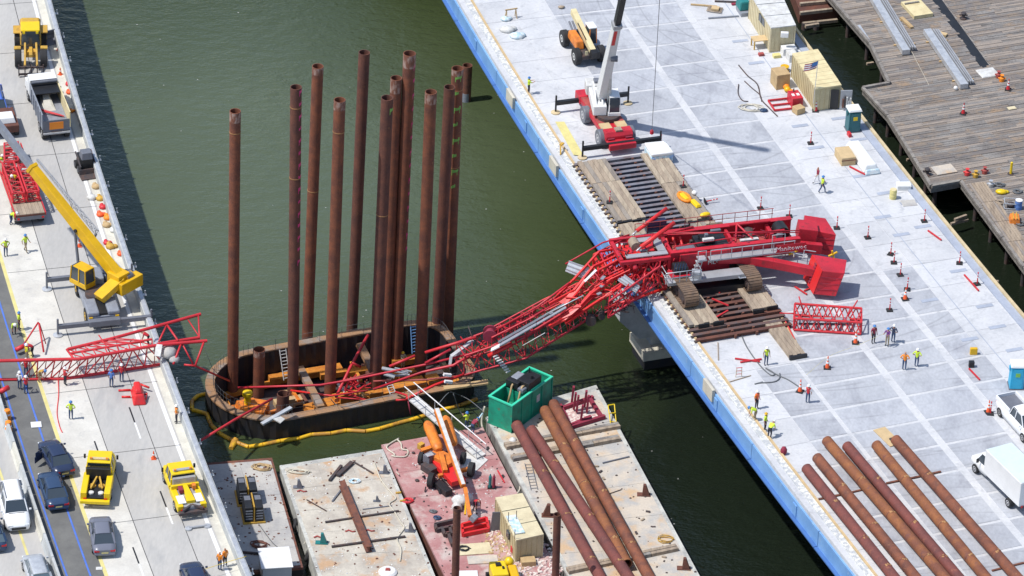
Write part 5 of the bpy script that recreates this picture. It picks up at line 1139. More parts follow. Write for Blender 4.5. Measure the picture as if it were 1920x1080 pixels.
for pts, r in (([(1250, 540, 10.3), (1133, 578, 9.2)], .13), ([(1217, 495, 12.0), (1244, 540, 10.6)], .10), ([(1234, 491, 12.1), (1250, 540, 10.4)], .10), ([(1206, 545, 10.4), (1210, 502, 12.0)], .10), ([(1244, 540, 10.5), (1262, 520, 11.2), (1245, 488, 12.2)], .08), ([(1206, 547, 10.3), (1235, 497, 12.0)], .07), ([(1206, 547, 10.3), (1180, 507, 11.9)], .07), ([(1137, 465, 12.8), (1178, 444, 13.0)], .06), ([(1137, 480, 12.4), (1182, 456, 12.8)], .06), ([(1150, 458, 12.8), (1155, 472, 12.5)], .04), ([(1123, 470, 12.6), (1137, 500, 11.9), (1150, 530, 11)], .08), ([(1102, 495, 12.0), (1122, 520, 11.2), (1135, 545, 10.6)], .07), ([(1137, 500, 11.9), (1182, 480, 12.5), (1187, 502, 12)], .09), ([(1150, 495, 12), (1160, 525, 11.2)], .08), ([(1165, 488, 12.2), (1175, 520, 11.3)], .08), ([(1140, 515, 11.5), (1190, 492, 12.2)], .08), ([(1300, 425, 13.3), (1200, 452, 12.9)], .09), ([(1295, 470, 12.9), (1225, 488, 12.5), (1190, 470, 12.8)], .10), ([(1262, 476, 12.7), (1250, 458, 13.1), (1238, 476, 12.7)], .08)):
    stick(cr, pts, r, 'red_paint' if r < .1 else 'red_bright', 'foot_brace')
# lattice sections of the boom
AX = P(900, 690, 4.2)-P(1240, 530, 9.9)
qa = boxq(P(1245, 540, 9.9), AX, 2.3, 2.2); qb = boxq(P(1100, 600, 7.4), AX, 2.3, 2.2); qc = boxq(P(985, 672, 4.9), AX, 2.4, 2.3); qd = boxq(P(870, 703, 3.4), AX, 2.1, 1.9)
lattice(cr, qa, qb, 5, .085, .035); lattice(cr, qb, qc, 5, .095, .038); lattice(cr, qc, qd, 4, .09, .038)
# second, parallel mast lying over the boom
ma = boxq(P(1180, 525, 11.2), AX, 1.5, 1.0); mc = boxq(P(1030, 598, 8.0), AX, 1.5, 1.0); me_ = boxq(P(922, 648, 5.8), AX, 1.2, .8)
lattice(cr, ma, mc, 6, .065, .03, 'red_bright'); lattice(cr, mc, me_, 5, .075, .03)
ga = boxq(P(1235, 530, 11.0), P(1140, 560, 9)-P(1235, 530, 11), 1.8, 1.6); gb = boxq(P(1140, 596, 9.0), P(1140, 560, 9)-P(1235, 530, 11), 1.8, 1.6); lattice(cr, ga, gb, 4, .09, .045)
gb2 = boxq(P(1170, 500, 11.6), Vector((-1, -.2, 0)), 2.4, 1.0); gb3 = boxq(P(1122, 525, 10.8), Vector((-1, -.2, 0)), 2.4, 1.0); lattice(cr, gb2, gb3, 3, .10, .06, 'red_bright')
# bright grey walkways and pale tube along the mast
for (a, b, w_) in (((935, 645, 6.6), (1005, 605, 8.6), .75), ((1005, 605, 8.6), (1060, 573, 10.0), .6)):
    for off in (-.25, .25):
        pa, pb = P(*a), P(*b); d = (pb-pa).normalized(); nn = Vector((-d.y, d.x, 0)).normalized(); q = MB(); q.beam(pa+nn*off, pb+nn*off, w_*.45, .08); q.build('mast_walkway', 'grey_dark' if off > 0 else 'grey_mid', cr, W=True)
stick(cr, [(1022, 590, 9.6), (1094, 554, 11.3)], .05, 'galv', 'pale_tube')
stick(cr, [(980, 648, 6.8), (1022, 624, 8.0)], .035, 'white_dirty', 'pale_tube')
for (x, y, z) in ((1104, 470, 12.2), (1075, 575, 9.2), (1000, 560, 8.9)): pass
for pts, r in (([(925, 622, 6.6), (1010, 573, 9.2), (1068, 530, 11)], .09), ([(905, 640, 5.8), (950, 622, 6.8), (1040, 570, 9.6)], .07), ([(1060, 470+25, 11.6), (1090, 478, 12.2), (1130, 455, 12.8), (1180, 440, 13.1)], .07), ([(1040, 600, 8.5), (1180, 470, 12.9)], .05), ([(1290, 428, 13.2), (1160, 470, 12.6), (1125, 486, 12)], .05), ([(1500, 432, 13.4), (1240, 440, 13.6)], .05), ([(1500, 436, 13.4), (1240, 436, 13.9)], .045), ([(1225, 505, 11.9), (1222, 440, 13.4)], .09)):
    stick(cr, pts, r, 'red_paint', 'pendant')
# flat grey plates fanned out at the boom foot
def plate(pts, mt, nm, label):
    T = [P(*p) for p in pts]; n_ = len(T); t = thing(nm, label, 'panel', sum(T, Vector())/n_)
    q = MB(); q.add([v-Vector((0, 0, .06)) for v in T]+T, [list(range(n_))[::-1], list(range(n_, 2*n_))]+[(i, (i+1) % n_, n_+(i+1) % n_, n_+i) for i in range(n_)]); q.build('plate', mt, t, W=True)
    for k in (.12, .5, .88):
        q = MB(); q.beam(lerp(T[0], T[3], k)+Vector((0, 0, .07)), lerp(T[1], T[2], k)+Vector((0, 0, .07)), .07, .12); q.build('rib', mt, t, W=True)
plate([(1060, 508, 11.4), (1100, 524, 10.9), (1104, 502, 11.6), (1067, 489, 12.0)], 'galv', 'walkway_panel', 'grey ribbed walkway panel sticking out left of the boom foot over the water')
plate([(1158, 525, 11.8), (1192, 548, 11.0), (1200, 538, 11.3), (1172, 516, 12.0)], 'galv', 'walkway_panel', 'bright grey ribbed panel lying slanted on the boom near the bridge edge')
for i in range(7):
    x = 960+i*38; cable([P(x, 668-i*19, 5.2+.8*i), P(x+14, 655-i*19, 5.4+.8*i), P(x+30, 640-i*18, 6.6+.75*i)], .02, 'slack_cable', 'cable', 'slack dark cable along the fallen boom, %s from the cofferdam end' % ('first', 'second', 'third', 'fourth', 'fifth', 'sixth', 'seventh')[i], 'cable')
# drum sheave at the mast tip
q = MB(); c = P(919, 626, 6.6); q.lathe([(.6, -.45), (.6, -.32)], c, 'Y', 14).lathe([(.38, -.32), (.38, .32)], c, 'Y', 14).lathe([(.6, .32), (.6, .45)], c, 'Y', 14); q.build('sheave_drum', 'maroon', cr, W=True)
q = MB(); c = P(1108, 600, 7.6); q.lathe([(.45, -.3), (.45, .3)], c, 'Y', 12); q.build('sheave', 'steel_dark', cr, W=True); q = MB(); c = P(1128, 591, 7.9); q.lathe([(.3, -.3), (.3, .3)], c, 'Y', 12); q.build('sheave', 'steel_dark', cr, W=True)
for (x0, y0, x1, y1) in ((921, 656, 937, 648), (938, 646, 956, 638)):
    a, b = P(x0, y0, 6.2), P(x1, y1, 6.7); q = MB(); q.beam(a, b, .5, .08); q.build('white_placard', 'white', cr, W=True)
stick(cr, [(915, 668, 5.6), (960, 645, 6.6)], .2, 'red_bright', 'gusset_tube')
for i in range(8):
    a, b = (925+i*3.4, 669+i*4.2), (933+i*3.4, 666+i*4.2); q = MB(); q.beam(P(*a, 5.2-.18*i), P(*b, 5.2-.18*i), .14, .09); q.build('boom_ladder_rung', 'white', cr, W=True)
# tangled members down into the cofferdam
for pts, r, m_ in (([(895, 660, 5), (800, 683, 4), (660, 712, 2.6), (600, 722, 2.2), (446, 727, 1.9)], .10, 'red_paint'), ([(870, 702, 3.6), (815, 722, 3.2), (762, 748, 2.9)], .12, 'red_bright'), ([(885, 702, 3.4), (800, 712, 2.6), (700, 715, 2.2)], .09, 'red_rusty'), ([(797, 661, 4.6), (893, 632, 6.2)], .13, 'crane_red'), ([(797, 681, 4.2), (845, 655, 5.2)], .11, 'red_paint'), ([(730, 687, 3.6), (778, 667, 4.2)], .12, 'crane_red'), ([(690, 628, 3.2), (656, 690, 2.2), (630, 745, 1.0)], .13, 'crane_red'), ([(660, 680, 2.5), (676, 688, 1.8)], .12, 'crane_red'), ([(545, 732, 1.0), (620, 742, 1.2), (690, 732, 1.5)], .09, 'red_bright'), ([(630, 745, 1), (700, 752, 1), (640, 738, 1)], .08, 'crane_red'), ([(620, 720, 1.6), (700, 700, 2.2)], .10, 'red_rusty'), ([(700, 730, 1.6), (790, 698, 3.2), (850, 685, 4.2), (900, 655, 5.4)], .12, 'red_paint'), ([(742, 735, 2.3), (762, 741, 2.7), (765, 750, 2.6), (742, 750, 2.6)], .10, 'crane_red'), ([(765, 750, 2.6), (770, 778, 1.4)], .06, 'maroon'), ([(885, 632, 6.1), (878, 612, 6.6)], .05, 'steel_dark'), ([(895, 640, 5.9), (905, 660, 4.6)], .05, 'steel_dark')):
    stick(cr, pts, r, m_, 'tangled_member')
q = MB()
for i in range(26):
    x, y = random.uniform(640, 700), random.uniform(712, 742); a = P(x, y, 1.0); q.tube(a, a+Vector((random.uniform(-1, 1), random.uniform(-.8, .8), random.uniform(0, .9))), random.choice((.04, .06, .09)), n=5)
for i in range(16):
    x, y = random.uniform(870, 900), random.uniform(650, 690); a = P(x, y, 3.8); q.tube(a, a+Vector((random.uniform(-1, 1), random.uniform(-.8, .8), random.uniform(0, .9))), .05, n=5)
q.build('twisted_lacing', 'crane_red', cr, W=True, kind='stuff')
q = MB()
for i in range(70):
    t_ = random.random(); x = 1085+140*t_; y = 545-55*t_+random.uniform(-28, 34); a = P(x, y, 10.3+1.2*t_); q.tube(a, a+Vector((random.uniform(-1.3, 1.3), random.uniform(-.9, .9), random.uniform(-.5, .8))), random.choice((.04, .05, .07)), n=5)
q.build('twisted_lacing', 'red_bright', cr, W=True, kind='stuff')
q = MB()
for i in range(34):
    x, y = random.uniform(1130, 1190), random.uniform(552, 585); a = P(x, y, 8.8); q.tube(a, a+Vector((random.uniform(-1.2, 1.2), random.uniform(-.6, .6), random.uniform(-.5, .6))), .04, n=4)
q.build('broken_lacing', 'steel_dark', cr, W=True, kind='stuff')
for (x0, y0, x1, y1, z) in ((1126, 538, 1134, 532, 11), (1200, 470, 1212, 469, 13), (1196, 522, 1202, 516, 11), (1128, 524, 1133, 518, 11.6), (1030, 588, 1036, 585, 9.4), (1120, 552, 1127, 549, 10.5)):
    q = MB(); q.beam(P(x0, y0, z), P(x1, y1, z), .28, .08); q.build('pale_fragment', 'grey_mid', cr, W=True)
for (x, y, z) in ((840, 718, 3.4), (838, 705, 3.8)):
    q = MB(); c = P(x, y, z); q.T = rot(0, .3, .4, c); q.box(-.35, .35, -.12, .12, 0, .22); q.build('white_sleeve', 'white', cr, W=True)
# tangled grey cable and crumpled walkway near the cofferdam
gw = thing('crumpled_walkway', 'bent grey walkway section hanging from the boom at the cofferdam edge', 'walkway', P(865, 655, 4))
for (a, b, w_) in (((887, 638, 5.7), (846, 668, 4.8), .35), ((846, 668, 4.8), (843, 690, 3.8), .25), ((880, 645, 5.4), (850, 672, 4.4), .3)):
    q = MB(); q.beam(P(*a), P(*b), w_, .1); q.build('walkway_plate', 'galv', gw, W=True)
gw = thing('crumpled_walkway', 'crushed silver walkway lying inside the cofferdam right of the thick pile', 'walkway', P(760, 695, 2))
for (a, b, w_) in (((716, 690, 2.4), (765, 700, 2.2), .35), ((720, 700, 2.0), (740, 706, 1.8), .5), ((740, 690, 2.6), (772, 697, 2.5), .12), ((728, 705, 1.6), (768, 703, 1.8), .2)):
    q = MB(); q.beam(P(*a), P(*b), w_, .1); q.build('walkway_plate', 'galv', gw, W=True)
sw = thing('steel_channel', 'silver channel leaning over the near left rim of the cofferdam', 'channel', P(520, 785, 2.4))
q = MB(); q.beam(P(491, 795, 2.5), P(546, 764, 2.9), .35, .16); q.build('channel', 'galv', sw, W=True); q = MB(); q.beam(P(513, 780, 2.7), P(530, 790, 2.5), .7, .1); q.build('bracket', 'white_dirty', sw, W=True)
stick(thing('red_bar', 'long red boom bar reaching from the cofferdam to the old bridge', 'bar', P(440, 780, 2)), [(510, 748, 2.6), (440, 787, 3.2), (376, 826, 4.0)], .12, 'crane_red', 'tube')
for i, (pts, l) in enumerate((([(620, 748, 2.2), (632, 760, 1.6), (650, 762, 2.4), (690, 750, 2.6), (730, 742, 2.7)], 'grey cable tangle draped at the foot of the front middle pile'), ([(905, 770, 3.0), (880, 750, 2.2), (860, 740, 1.2), (845, 735, 2.5)], 'slack grey cable between the cofferdam and the green hopper'), ([(905, 765, 3), (890, 790, .6), (865, 775, .4), (850, 738, 2.4)], 'lower slack grey cable dipping towards the water'), ([(820, 760, 2), (835, 742, 2.5), (842, 736, 2.5)], 'short grey cable on the near cofferdam rim'))):
    cable([P(*p) for p in pts], .04, 'wire_rope', 'cable', l, 'cable')
# loose pieces on the trestle
for i, (x0, y0, x1, y1, l) in enumerate(((1325, 540, 1350, 549, 'red strip on the dark beams under the crane, highest'), (1335, 560, 1366, 573, 'red strip on the dark beams, second from the top'), (1343, 595, 1365, 582, 'bent red strip on the dark beams near the end mats'), (1308, 563, 1325, 568, 'short red strip between left track and beams'), (1490, 537, 1513, 552, 'red strip on the deck left of the lower counterweight'), (1508, 545, 1520, 540, 'thin dark strip under the lower counterweight'), (1302, 414, 1336, 409, 'red strip on the mats below the yellow bags'), (1378, 672, 1425, 678, 'red strip on the pale deck left of the coiled hose, upper'), (1388, 679, 1428, 673, 'red strip on the pale deck left of the coiled hose, lower'), (1817, 691, 1837, 712, 'red strip on the deck at the right'), (1740, 432, 1765, 450, 'red strip on the pale right deck'), (1808, 515, 1835, 545, 'red strip by the right bridge edge'), (1593, 312, 1622, 327, 'red strip near the tan crate on the deck'))):
    q = MB(); q.beam(P(x0, y0, (HN+.42 if x0 < 1370 and y0 > 500 else HN+.1)), P(x1, y1, (HN+.42 if x0 < 1370 and y0 > 500 else HN+.1)), .12, .1); solo(q, 'red_strip', 'crane_red', l, 'strip')

# ---------------- separate fallen lattice sections ----------------
ls = thing('lattice_section', 'short red lattice boom section lying on the deck below the counterweights', 'crane section', P(1548, 608, HN))
a, b = P(1488, 618, HN+.12), P(1614, 626, HN+.12); qa, qb = boxq(a, b-a, 2.3, 1.1), boxq(b, b-a, 2.2, 1.1); qa[0] = a; lattice(ls, qa, qb, 6, .11, .055, 'crane_red')
for pts in ([(1498, 556, 12.2), (1508, 588, 10.7)], [(1608, 563, 12.0), (1590, 592, 10.7)], [(1462, 587, 10.2), (1492, 588, 10.5)]): stick(ls, pts, .06, 'crane_red', 'bent_bar')
lp_ = MB(); lp_.hexa([P(1495, 605, HN+.2), P(1595, 606, HN+.2), P(1592, 595, HN+.2), P(1497, 595, HN+.2), P(1495, 605, HN+.26), P(1595, 606, HN+.26), P(1592, 595, HN+.26), P(1497, 595, HN+.26)]); lp_.build('walkway_grate', 'grey_metal', ls, W=True)
rb = thing('lattice_boom', 'long red lattice boom fallen across the old bridge, its tip hanging over the water', 'crane boom', P(200, 690, HO))
z0 = HO+.1
fb = [P(-20, 712, z0), P(120, 710, z0), P(316, 681, z0)]; up = Vector((0, 0, 2.0))
for a, b in zip(fb[:-1], fb[1:]):
    q = MB(); q.tube(a, b, .13); q.build('chord', 'crane_red', rb, W=True)
ft = [P(-20, 677, HO+2.0), P(150, 673, HO+2.0), P(296, 647, HO+2.1), P(388, 639, HO+1.9)]
bt_ = [P(127, 655, HO+1.9), P(213, 634, HO+2.2), P(376, 589, HO+2.0)]
bk = [P(130, 663, HO+1.7), P(285, 636, HO+2.4)]
for L in (ft, bt_, bk, [P(374, 633, HO+1.7), P(296, 645, HO+2.0)]):
    for a, b in zip(L[:-1], L[1:]): q = MB(); q.tube(a, b, .14 if L is not bk else .1); q.build('chord', 'crane_red', rb, W=True)
def zig(A, B, t0, t1, n_, r, mt, par, ph=0):
    def at(L, t):
        t *= len(L)-1; i = min(int(t), len(L)-2); return lerp(L[i], L[i+1], t-i)
    q = MB(); prev = None
    for i in range(n_+1):
        t = t0+(t1-t0)*i/n_; p = at(A if (i+ph) % 2 else B, t)
        if prev is not None: q.tube(prev, p, r, n=5)
        prev = p
    q.build('lacing', mt, par, W=True, kind='stuff')
FT3 = ft[:3]
zig(FT3, fb, .22, .98, 16, .06, 'crane_red', rb); zig(FT3, fb, .22, .98, 16, .04, 'red_rusty', rb, 1)
zig(bk+[], bt_[:2]+[], 0, 1, 12, .05, 'crane_red', rb); zig([ft[1], ft[2]], bk, 0, 1, 14, .05, 'crane_red', rb)
for pts, r in (([(313, 609, HO+2), (334, 639, HO+2)], .09), ([(313, 609, HO+2), (298, 640, HO+2)], .08), ([(353, 600, HO+2), (374, 632, HO+1.8)], .06), ([(372, 592, HO+2), (374, 632, HO+1.8)], .07), ([(340, 643, HO+2), (325, 683, HO+1)], .09), ([(342, 645, HO+1.9), (362, 683, HO+.5)], .07), ([(382, 642, HO+1.9), (366, 686, HO+.5)], .09), ([(345, 684, HO+.5), (367, 686, HO+.4)], .09), ([(366, 686, HO+.4), (430, 714, HO-4.5)], .09), ([(185, 628, HO+2.4), (200, 650, HO+2), (213, 672, HO+1)], .05), ([(250, 635, HO+2.3), (240, 645, HO+2), (270, 642, HO+2)], .05), ([(72, 604, HO+1.6), (45, 645, HO+.6)], .07), ([(73, 606, HO+1.6), (82, 660, HO+.3)], .08), ([(74, 606, HO+1.5), (86, 645, HO+.2)], .05), ([(30, 656, HO+.5), (50, 646, HO+.6)], .2), ([(140, 675, HO+1.9), (125, 655, HO+1.9)], .1), ([(0, 735, HO+.8), (16, 726, HO+.9)], .22)):
    stick(rb, pts, r, 'crane_red', 'bent_member')
stick(rb, [(212, 678, HO+.9), (236, 652, HO+2.1)], .09, 'white', 'pale_tube')
q = MB(); q.beam(P(295, 668, HO+1.6), P(299, 646, HO+2.2), .5, .1); q.build('pale_web', 'white_dirty', rb, W=True)
cable([P(109, 712, HO+.1), P(110, 740, HO+.03), P(107, 775, HO+.03), P(112, 800, HO+.03), P(117, 811, HO+.03)], .045, 'red_hose', 'rope_red', 'thin red hose lying on the pale lane below the fallen boom', 'hose')
rs = thing('red_scrap_heap', 'crumpled bright red crane piece on the road below the fallen boom', 'wreckage', P(259, 735, HO))
q = MB(); c = P(259, 737, HO+.45)
q.T = rot(0, 0, .2, c); q.taper(-.55, .55, -1.2, 1.1, -.44, .35, .2, .4); q.taper(-.35, .3, -.7, .9, .36, .7, .1, .2); q.build('shell', 'red_bright', rs, W=True, bevel=.12)
for pts in ([(262, 720, HO+.5), (280, 727, HO+.4)], [(264, 742, HO+.3), (276, 738, HO+.3), (274, 748, HO+.2), (262, 745, HO+.2)], [(228, 744, HO+.1), (245, 744, HO+.1)], [(222, 732, HO+.1), (245, 731, HO+.1)]): stick(rs, pts, .09, 'red_bright', 'rod')
tp = thing('tarpaulin', 'grey brown tarpaulin bundle on the parapet beside the fallen boom', 'tarp', P(318, 660, HO+.8)); q = MB(); c = P(316, 660, HO+1.4); q.ball(c, .8, 8, (.9, 1, .6)).ball(c+Vector((.5, -.5, -.3)), .6, 8, (.8, 1, .5)); q.build('bundle', 'barge_grey', tp, W=True)
q = MB(); q.path([P(380, 645, HO), P(398, 690, 5), P(412, 705, 3)], .02, 4); solo(q, 'wire_rope', 'cable', 'thin dark wire from the fallen boom tip to the cofferdam', 'cable')
# ---------------- vehicles: local frame, +Y ahead, wheels on z = 0 ----------------
def wheel(par, x, y, r, w_, rimm='rim', rr=.58, tmat='tyre', n=16):
    s = 1 if x > 0 else -1; t = MB(); t.lathe([(r*.7, -w_/2), (r*.95, -w_/2), (r, -w_*.35), (r, w_*.35), (r*.95, w_/2), (r*.7, w_/2)], (x, y, r), 'X', n); o = t.build('wheel', tmat, par)
    q = MB(); q.lathe([(r*rr, -w_*.08), (r*rr, w_*.04), (r*rr*.35, w_*.02), (r*rr*.3, w_*.07)] if s > 0 else [(r*rr*.3, -w_*.07), (r*rr*.35, -w_*.02), (r*rr, -w_*.04), (r*rr, w_*.08)], (x+s*w_*.47, y, r), 'X', n); q.build('rim', rimm, o)
    return o
def body_loft(st):                                       # (y, halfwidth, z low, z shoulder, crown)
    R_ = []
    for y, hw, zb, zs, cr_ in st:
        R_.append([(-hw*.9, y, zb), (-hw, y, zb+(zs-zb)*.35), (-hw*.985, y, zb+(zs-zb)*.75), (-hw*.90, y, zs), (-hw*.5, y, zs+cr_*.8), (0, y, zs+cr_), (hw*.5, y, zs+cr_*.8), (hw*.90, y, zs), (hw*.985, y, zb+(zs-zb)*.75), (hw, y, zb+(zs-zb)*.35), (hw*.9, y, zb), (0, y, zb)])
    return MB().loft(R_)
def car(name, label, cat, loc, rz, paint, kind='sedan', group=None, open_door=False):
    t = thing(name, label, cat, loc, rz, group)
    if kind == 'sedan': L, W, zs, roof, gh = 4.75, 1.84, .92, 1.44, (-1.75, -.95, .45, 1.35)
    elif kind == 'suv': L, W, zs, roof, gh = 5.2, 2.02, 1.12, 1.88, (-2.45, -2.1, .55, 1.25)
    elif kind == 'hatch': L, W, zs, roof, gh = 4.3, 1.8, .95, 1.5, (-2.0, -1.5, .5, 1.25)
    elif kind == 'pickup': L, W, zs, roof, gh = 5.8, 2.02, 1.15, 1.9, (-.55, -.3, 1.0, 1.7)
    h = L/2; w2 = W/2
    b = body_loft([(-h, w2*.80, .38, zs*.86, 0), (-h+.12, w2*.93, .25, zs*.97, .02), (-h+.7, w2, .2, zs, .03), (0, w2*1.0, .2, zs, .03), (h-1.3, w2, .2, zs-.02, .05), (h-.6, w2*.97, .22, zs*.9, .05), (h-.15, w2*.86, .28, zs*.78, .04), (h, w2*.72, .38, zs*.62, .02)])
    body = b.build('body', paint, t)
    g0, g1, g2, g3 = gh; rw = w2*.74
    q = MB(); q.hexa([(-w2*.88, g0, zs), (w2*.88, g0, zs), (w2*.86, g3, zs-.01), (-w2*.86, g3, zs-.01), (-rw, g1, roof-.03), (rw, g1, roof-.03), (rw*.97, g2, roof-.03), (-rw*.97, g2, roof-.03)]); q.build('window_glass', 'glass' if kind != 'hatch' else 'glass_light', t, bevel=.03)
    q = MB(); e = .03
    q.loft([[(-rw-e, y, roof-.05), (-rw*.6, y, roof+.03+cz), (0, y, roof+.05+cz), (rw*.6, y, roof+.03+cz), (rw+e, y, roof-.05), (0, y, roof-.06)] for y, cz in ((g1-.06, -.02), ((g1+g2)/2, .02), (g2+.06, -.02))]); q.build('roof', paint, t)
    for s in (-1, 1):
        ym = (g1+g2)/2
        for (pa, pb, pw_, ph_) in (((s*w2*.87, g3-.03, zs), (s*rw*.97, g2, roof-.02), .07, .06), ((s*w2*.89, g0+.03, zs), (s*rw, g1, roof-.02), .12 if kind == 'sedan' else .18, .06), ((s*w2*.89, ym, zs), (s*(rw+.01), ym, roof-.02), .07, .08)): q = MB(); q.beam(pa, pb, pw_, ph_); q.build('window_pillar', paint, t)
    for s in (-1, 1):
        for y in (-h+.95, h-.95): wheel(t, s*(w2-.10), y, .34 if kind in ('sedan', 'hatch') else .40, .24)
        q = MB(); q.box(s*w2*.66-.2, s*w2*.66+.2, -h-.012, -h+.16, zs*.66, zs*.84); q.build('tail_light', 'tail_light', t, bevel=.03)
        q = MB(); q.box(s*w2*.62-.2, s*w2*.62+.2, h-.22, h-.03, zs*.60, zs*.74); q.build('headlight', 'head_light', t, bevel=.03)
        q = MB(); q.box(s*(w2+.1)-.09, s*(w2+.1)+.09, g2+.45, g2+.57, zs+.02, zs+.15); q.build('mirror', paint, t, bevel=.02)
    q = MB(); q.box(-.26, .26, -h-.02, -h-.0, zs*.5, zs*.5+.13); q.build('number_plate', 'paint_yellow', t)
    q = MB(); q.box(-w2*.55, w2*.55, h-.02, h+.02, .42, zs*.56); q.build('grille', 'black', t)
    q = MB(); q.box(-w2*.85, w2*.85, -h-.03, -h+.1, .3, .5); q.build('bumper', paint, t, bevel=.04)
    if kind == 'pickup':
        q = MB(); q.box(-w2*.8, w2*.8, -h+.1, -.7, zs+.035, zs+.05); q.build('bed_floor', 'grey_dark', t)
        for bx_ in ((-w2*.93, -w2*.80), (w2*.80, w2*.93)): q = MB(); q.box(*bx_, -h+.05, -.62, zs-.02, zs+.32); q.build('bed_side', paint, t, bevel=.02)
        q = MB(); q.box(-w2*.8, w2*.8, -h+.02, -h+.09, zs-.02, zs+.32); q.build('tailgate', paint, t)
    if kind == 'suv':
        for s in (-1, 1): q = MB(); q.box(s*rw*.85-.03, s*rw*.85+.03, g1+.2, g2-.2, roof+.06, roof+.1); q.build('roof_rail', 'grey_dark', t)
        q = MB(); q.box(-w2*.6, w2*.6, g3+.1, g3+.12, zs+.0, zs+.06); q.build('wiper_cowl', 'black', t)
    if open_door:
        q = MB(); q.T = rot(0, 0, -.95, (-w2, .55, 0)); q.box(-.06, .0, -1.0, 0, .35, zs).box(-.05, -.01, -.9, -.1, zs, roof-.15); q.build('open_door', paint, t, bevel=.02)
    return t
def on_road(px, py, dz=0): p = P(px, py, HO+dz); return p
def hd(px, py, z=HO): return HD(P(px, py, z).y, OB)
p = on_road(112, 872); car('parked_car', 'dark navy saloon on the asphalt lane with its left front door open', 'car', p+Vector((-.3, .2, .03)), hd(105, 865)+.12, 'navy', 'sedan', 'dark saloon cars on the old bridge', True)
p = on_road(100, 930); car('parked_car', 'blue grey saloon between the blue lines, behind the car with the open door', 'car', p+Vector((0, 0, .03)), hd(95, 920), 'slate_blue', 'sedan', 'dark saloon cars on the old bridge')
p = on_road(192, 1015); car('parked_car', 'steel grey saloon at the asphalt edge, below the yellow tow truck', 'car', p+Vector((0, 0, .03)), hd(187, 1000)-.12, 'steel_grey', 'sedan', 'dark saloon cars on the old bridge')
p = on_road(27, 966); car('parked_suv', 'white sport utility vehicle facing the camera left of the median barrier', 'car', p, hd(27, 960)+pi-.05, 'car_white', 'suv')
p = on_road(70, 1083); car('parked_car', 'pale silver estate car at the bottom edge left of the median barrier', 'car', p, hd(62, 1075), 'galv', 'hatch')
p = on_road(-16, 1010); car('parked_car', 'dark car mostly cut off by the left edge beside the white utility vehicle', 'car', p, hd(0, 1000), 'slate_blue', 'hatch')
p = on_road(368, 1100); car('parked_car', 'dark roofed car just entering the bottom edge on the old bridge', 'car', p, hd(360, 1090), 'navy', 'sedan')
p = on_road(-8, 215); car('parked_suv', 'blue and white patrol vehicle cut off by the left edge of the picture', 'car', p, hd(0, 200)+pi, 'paint_blue', 'suv')

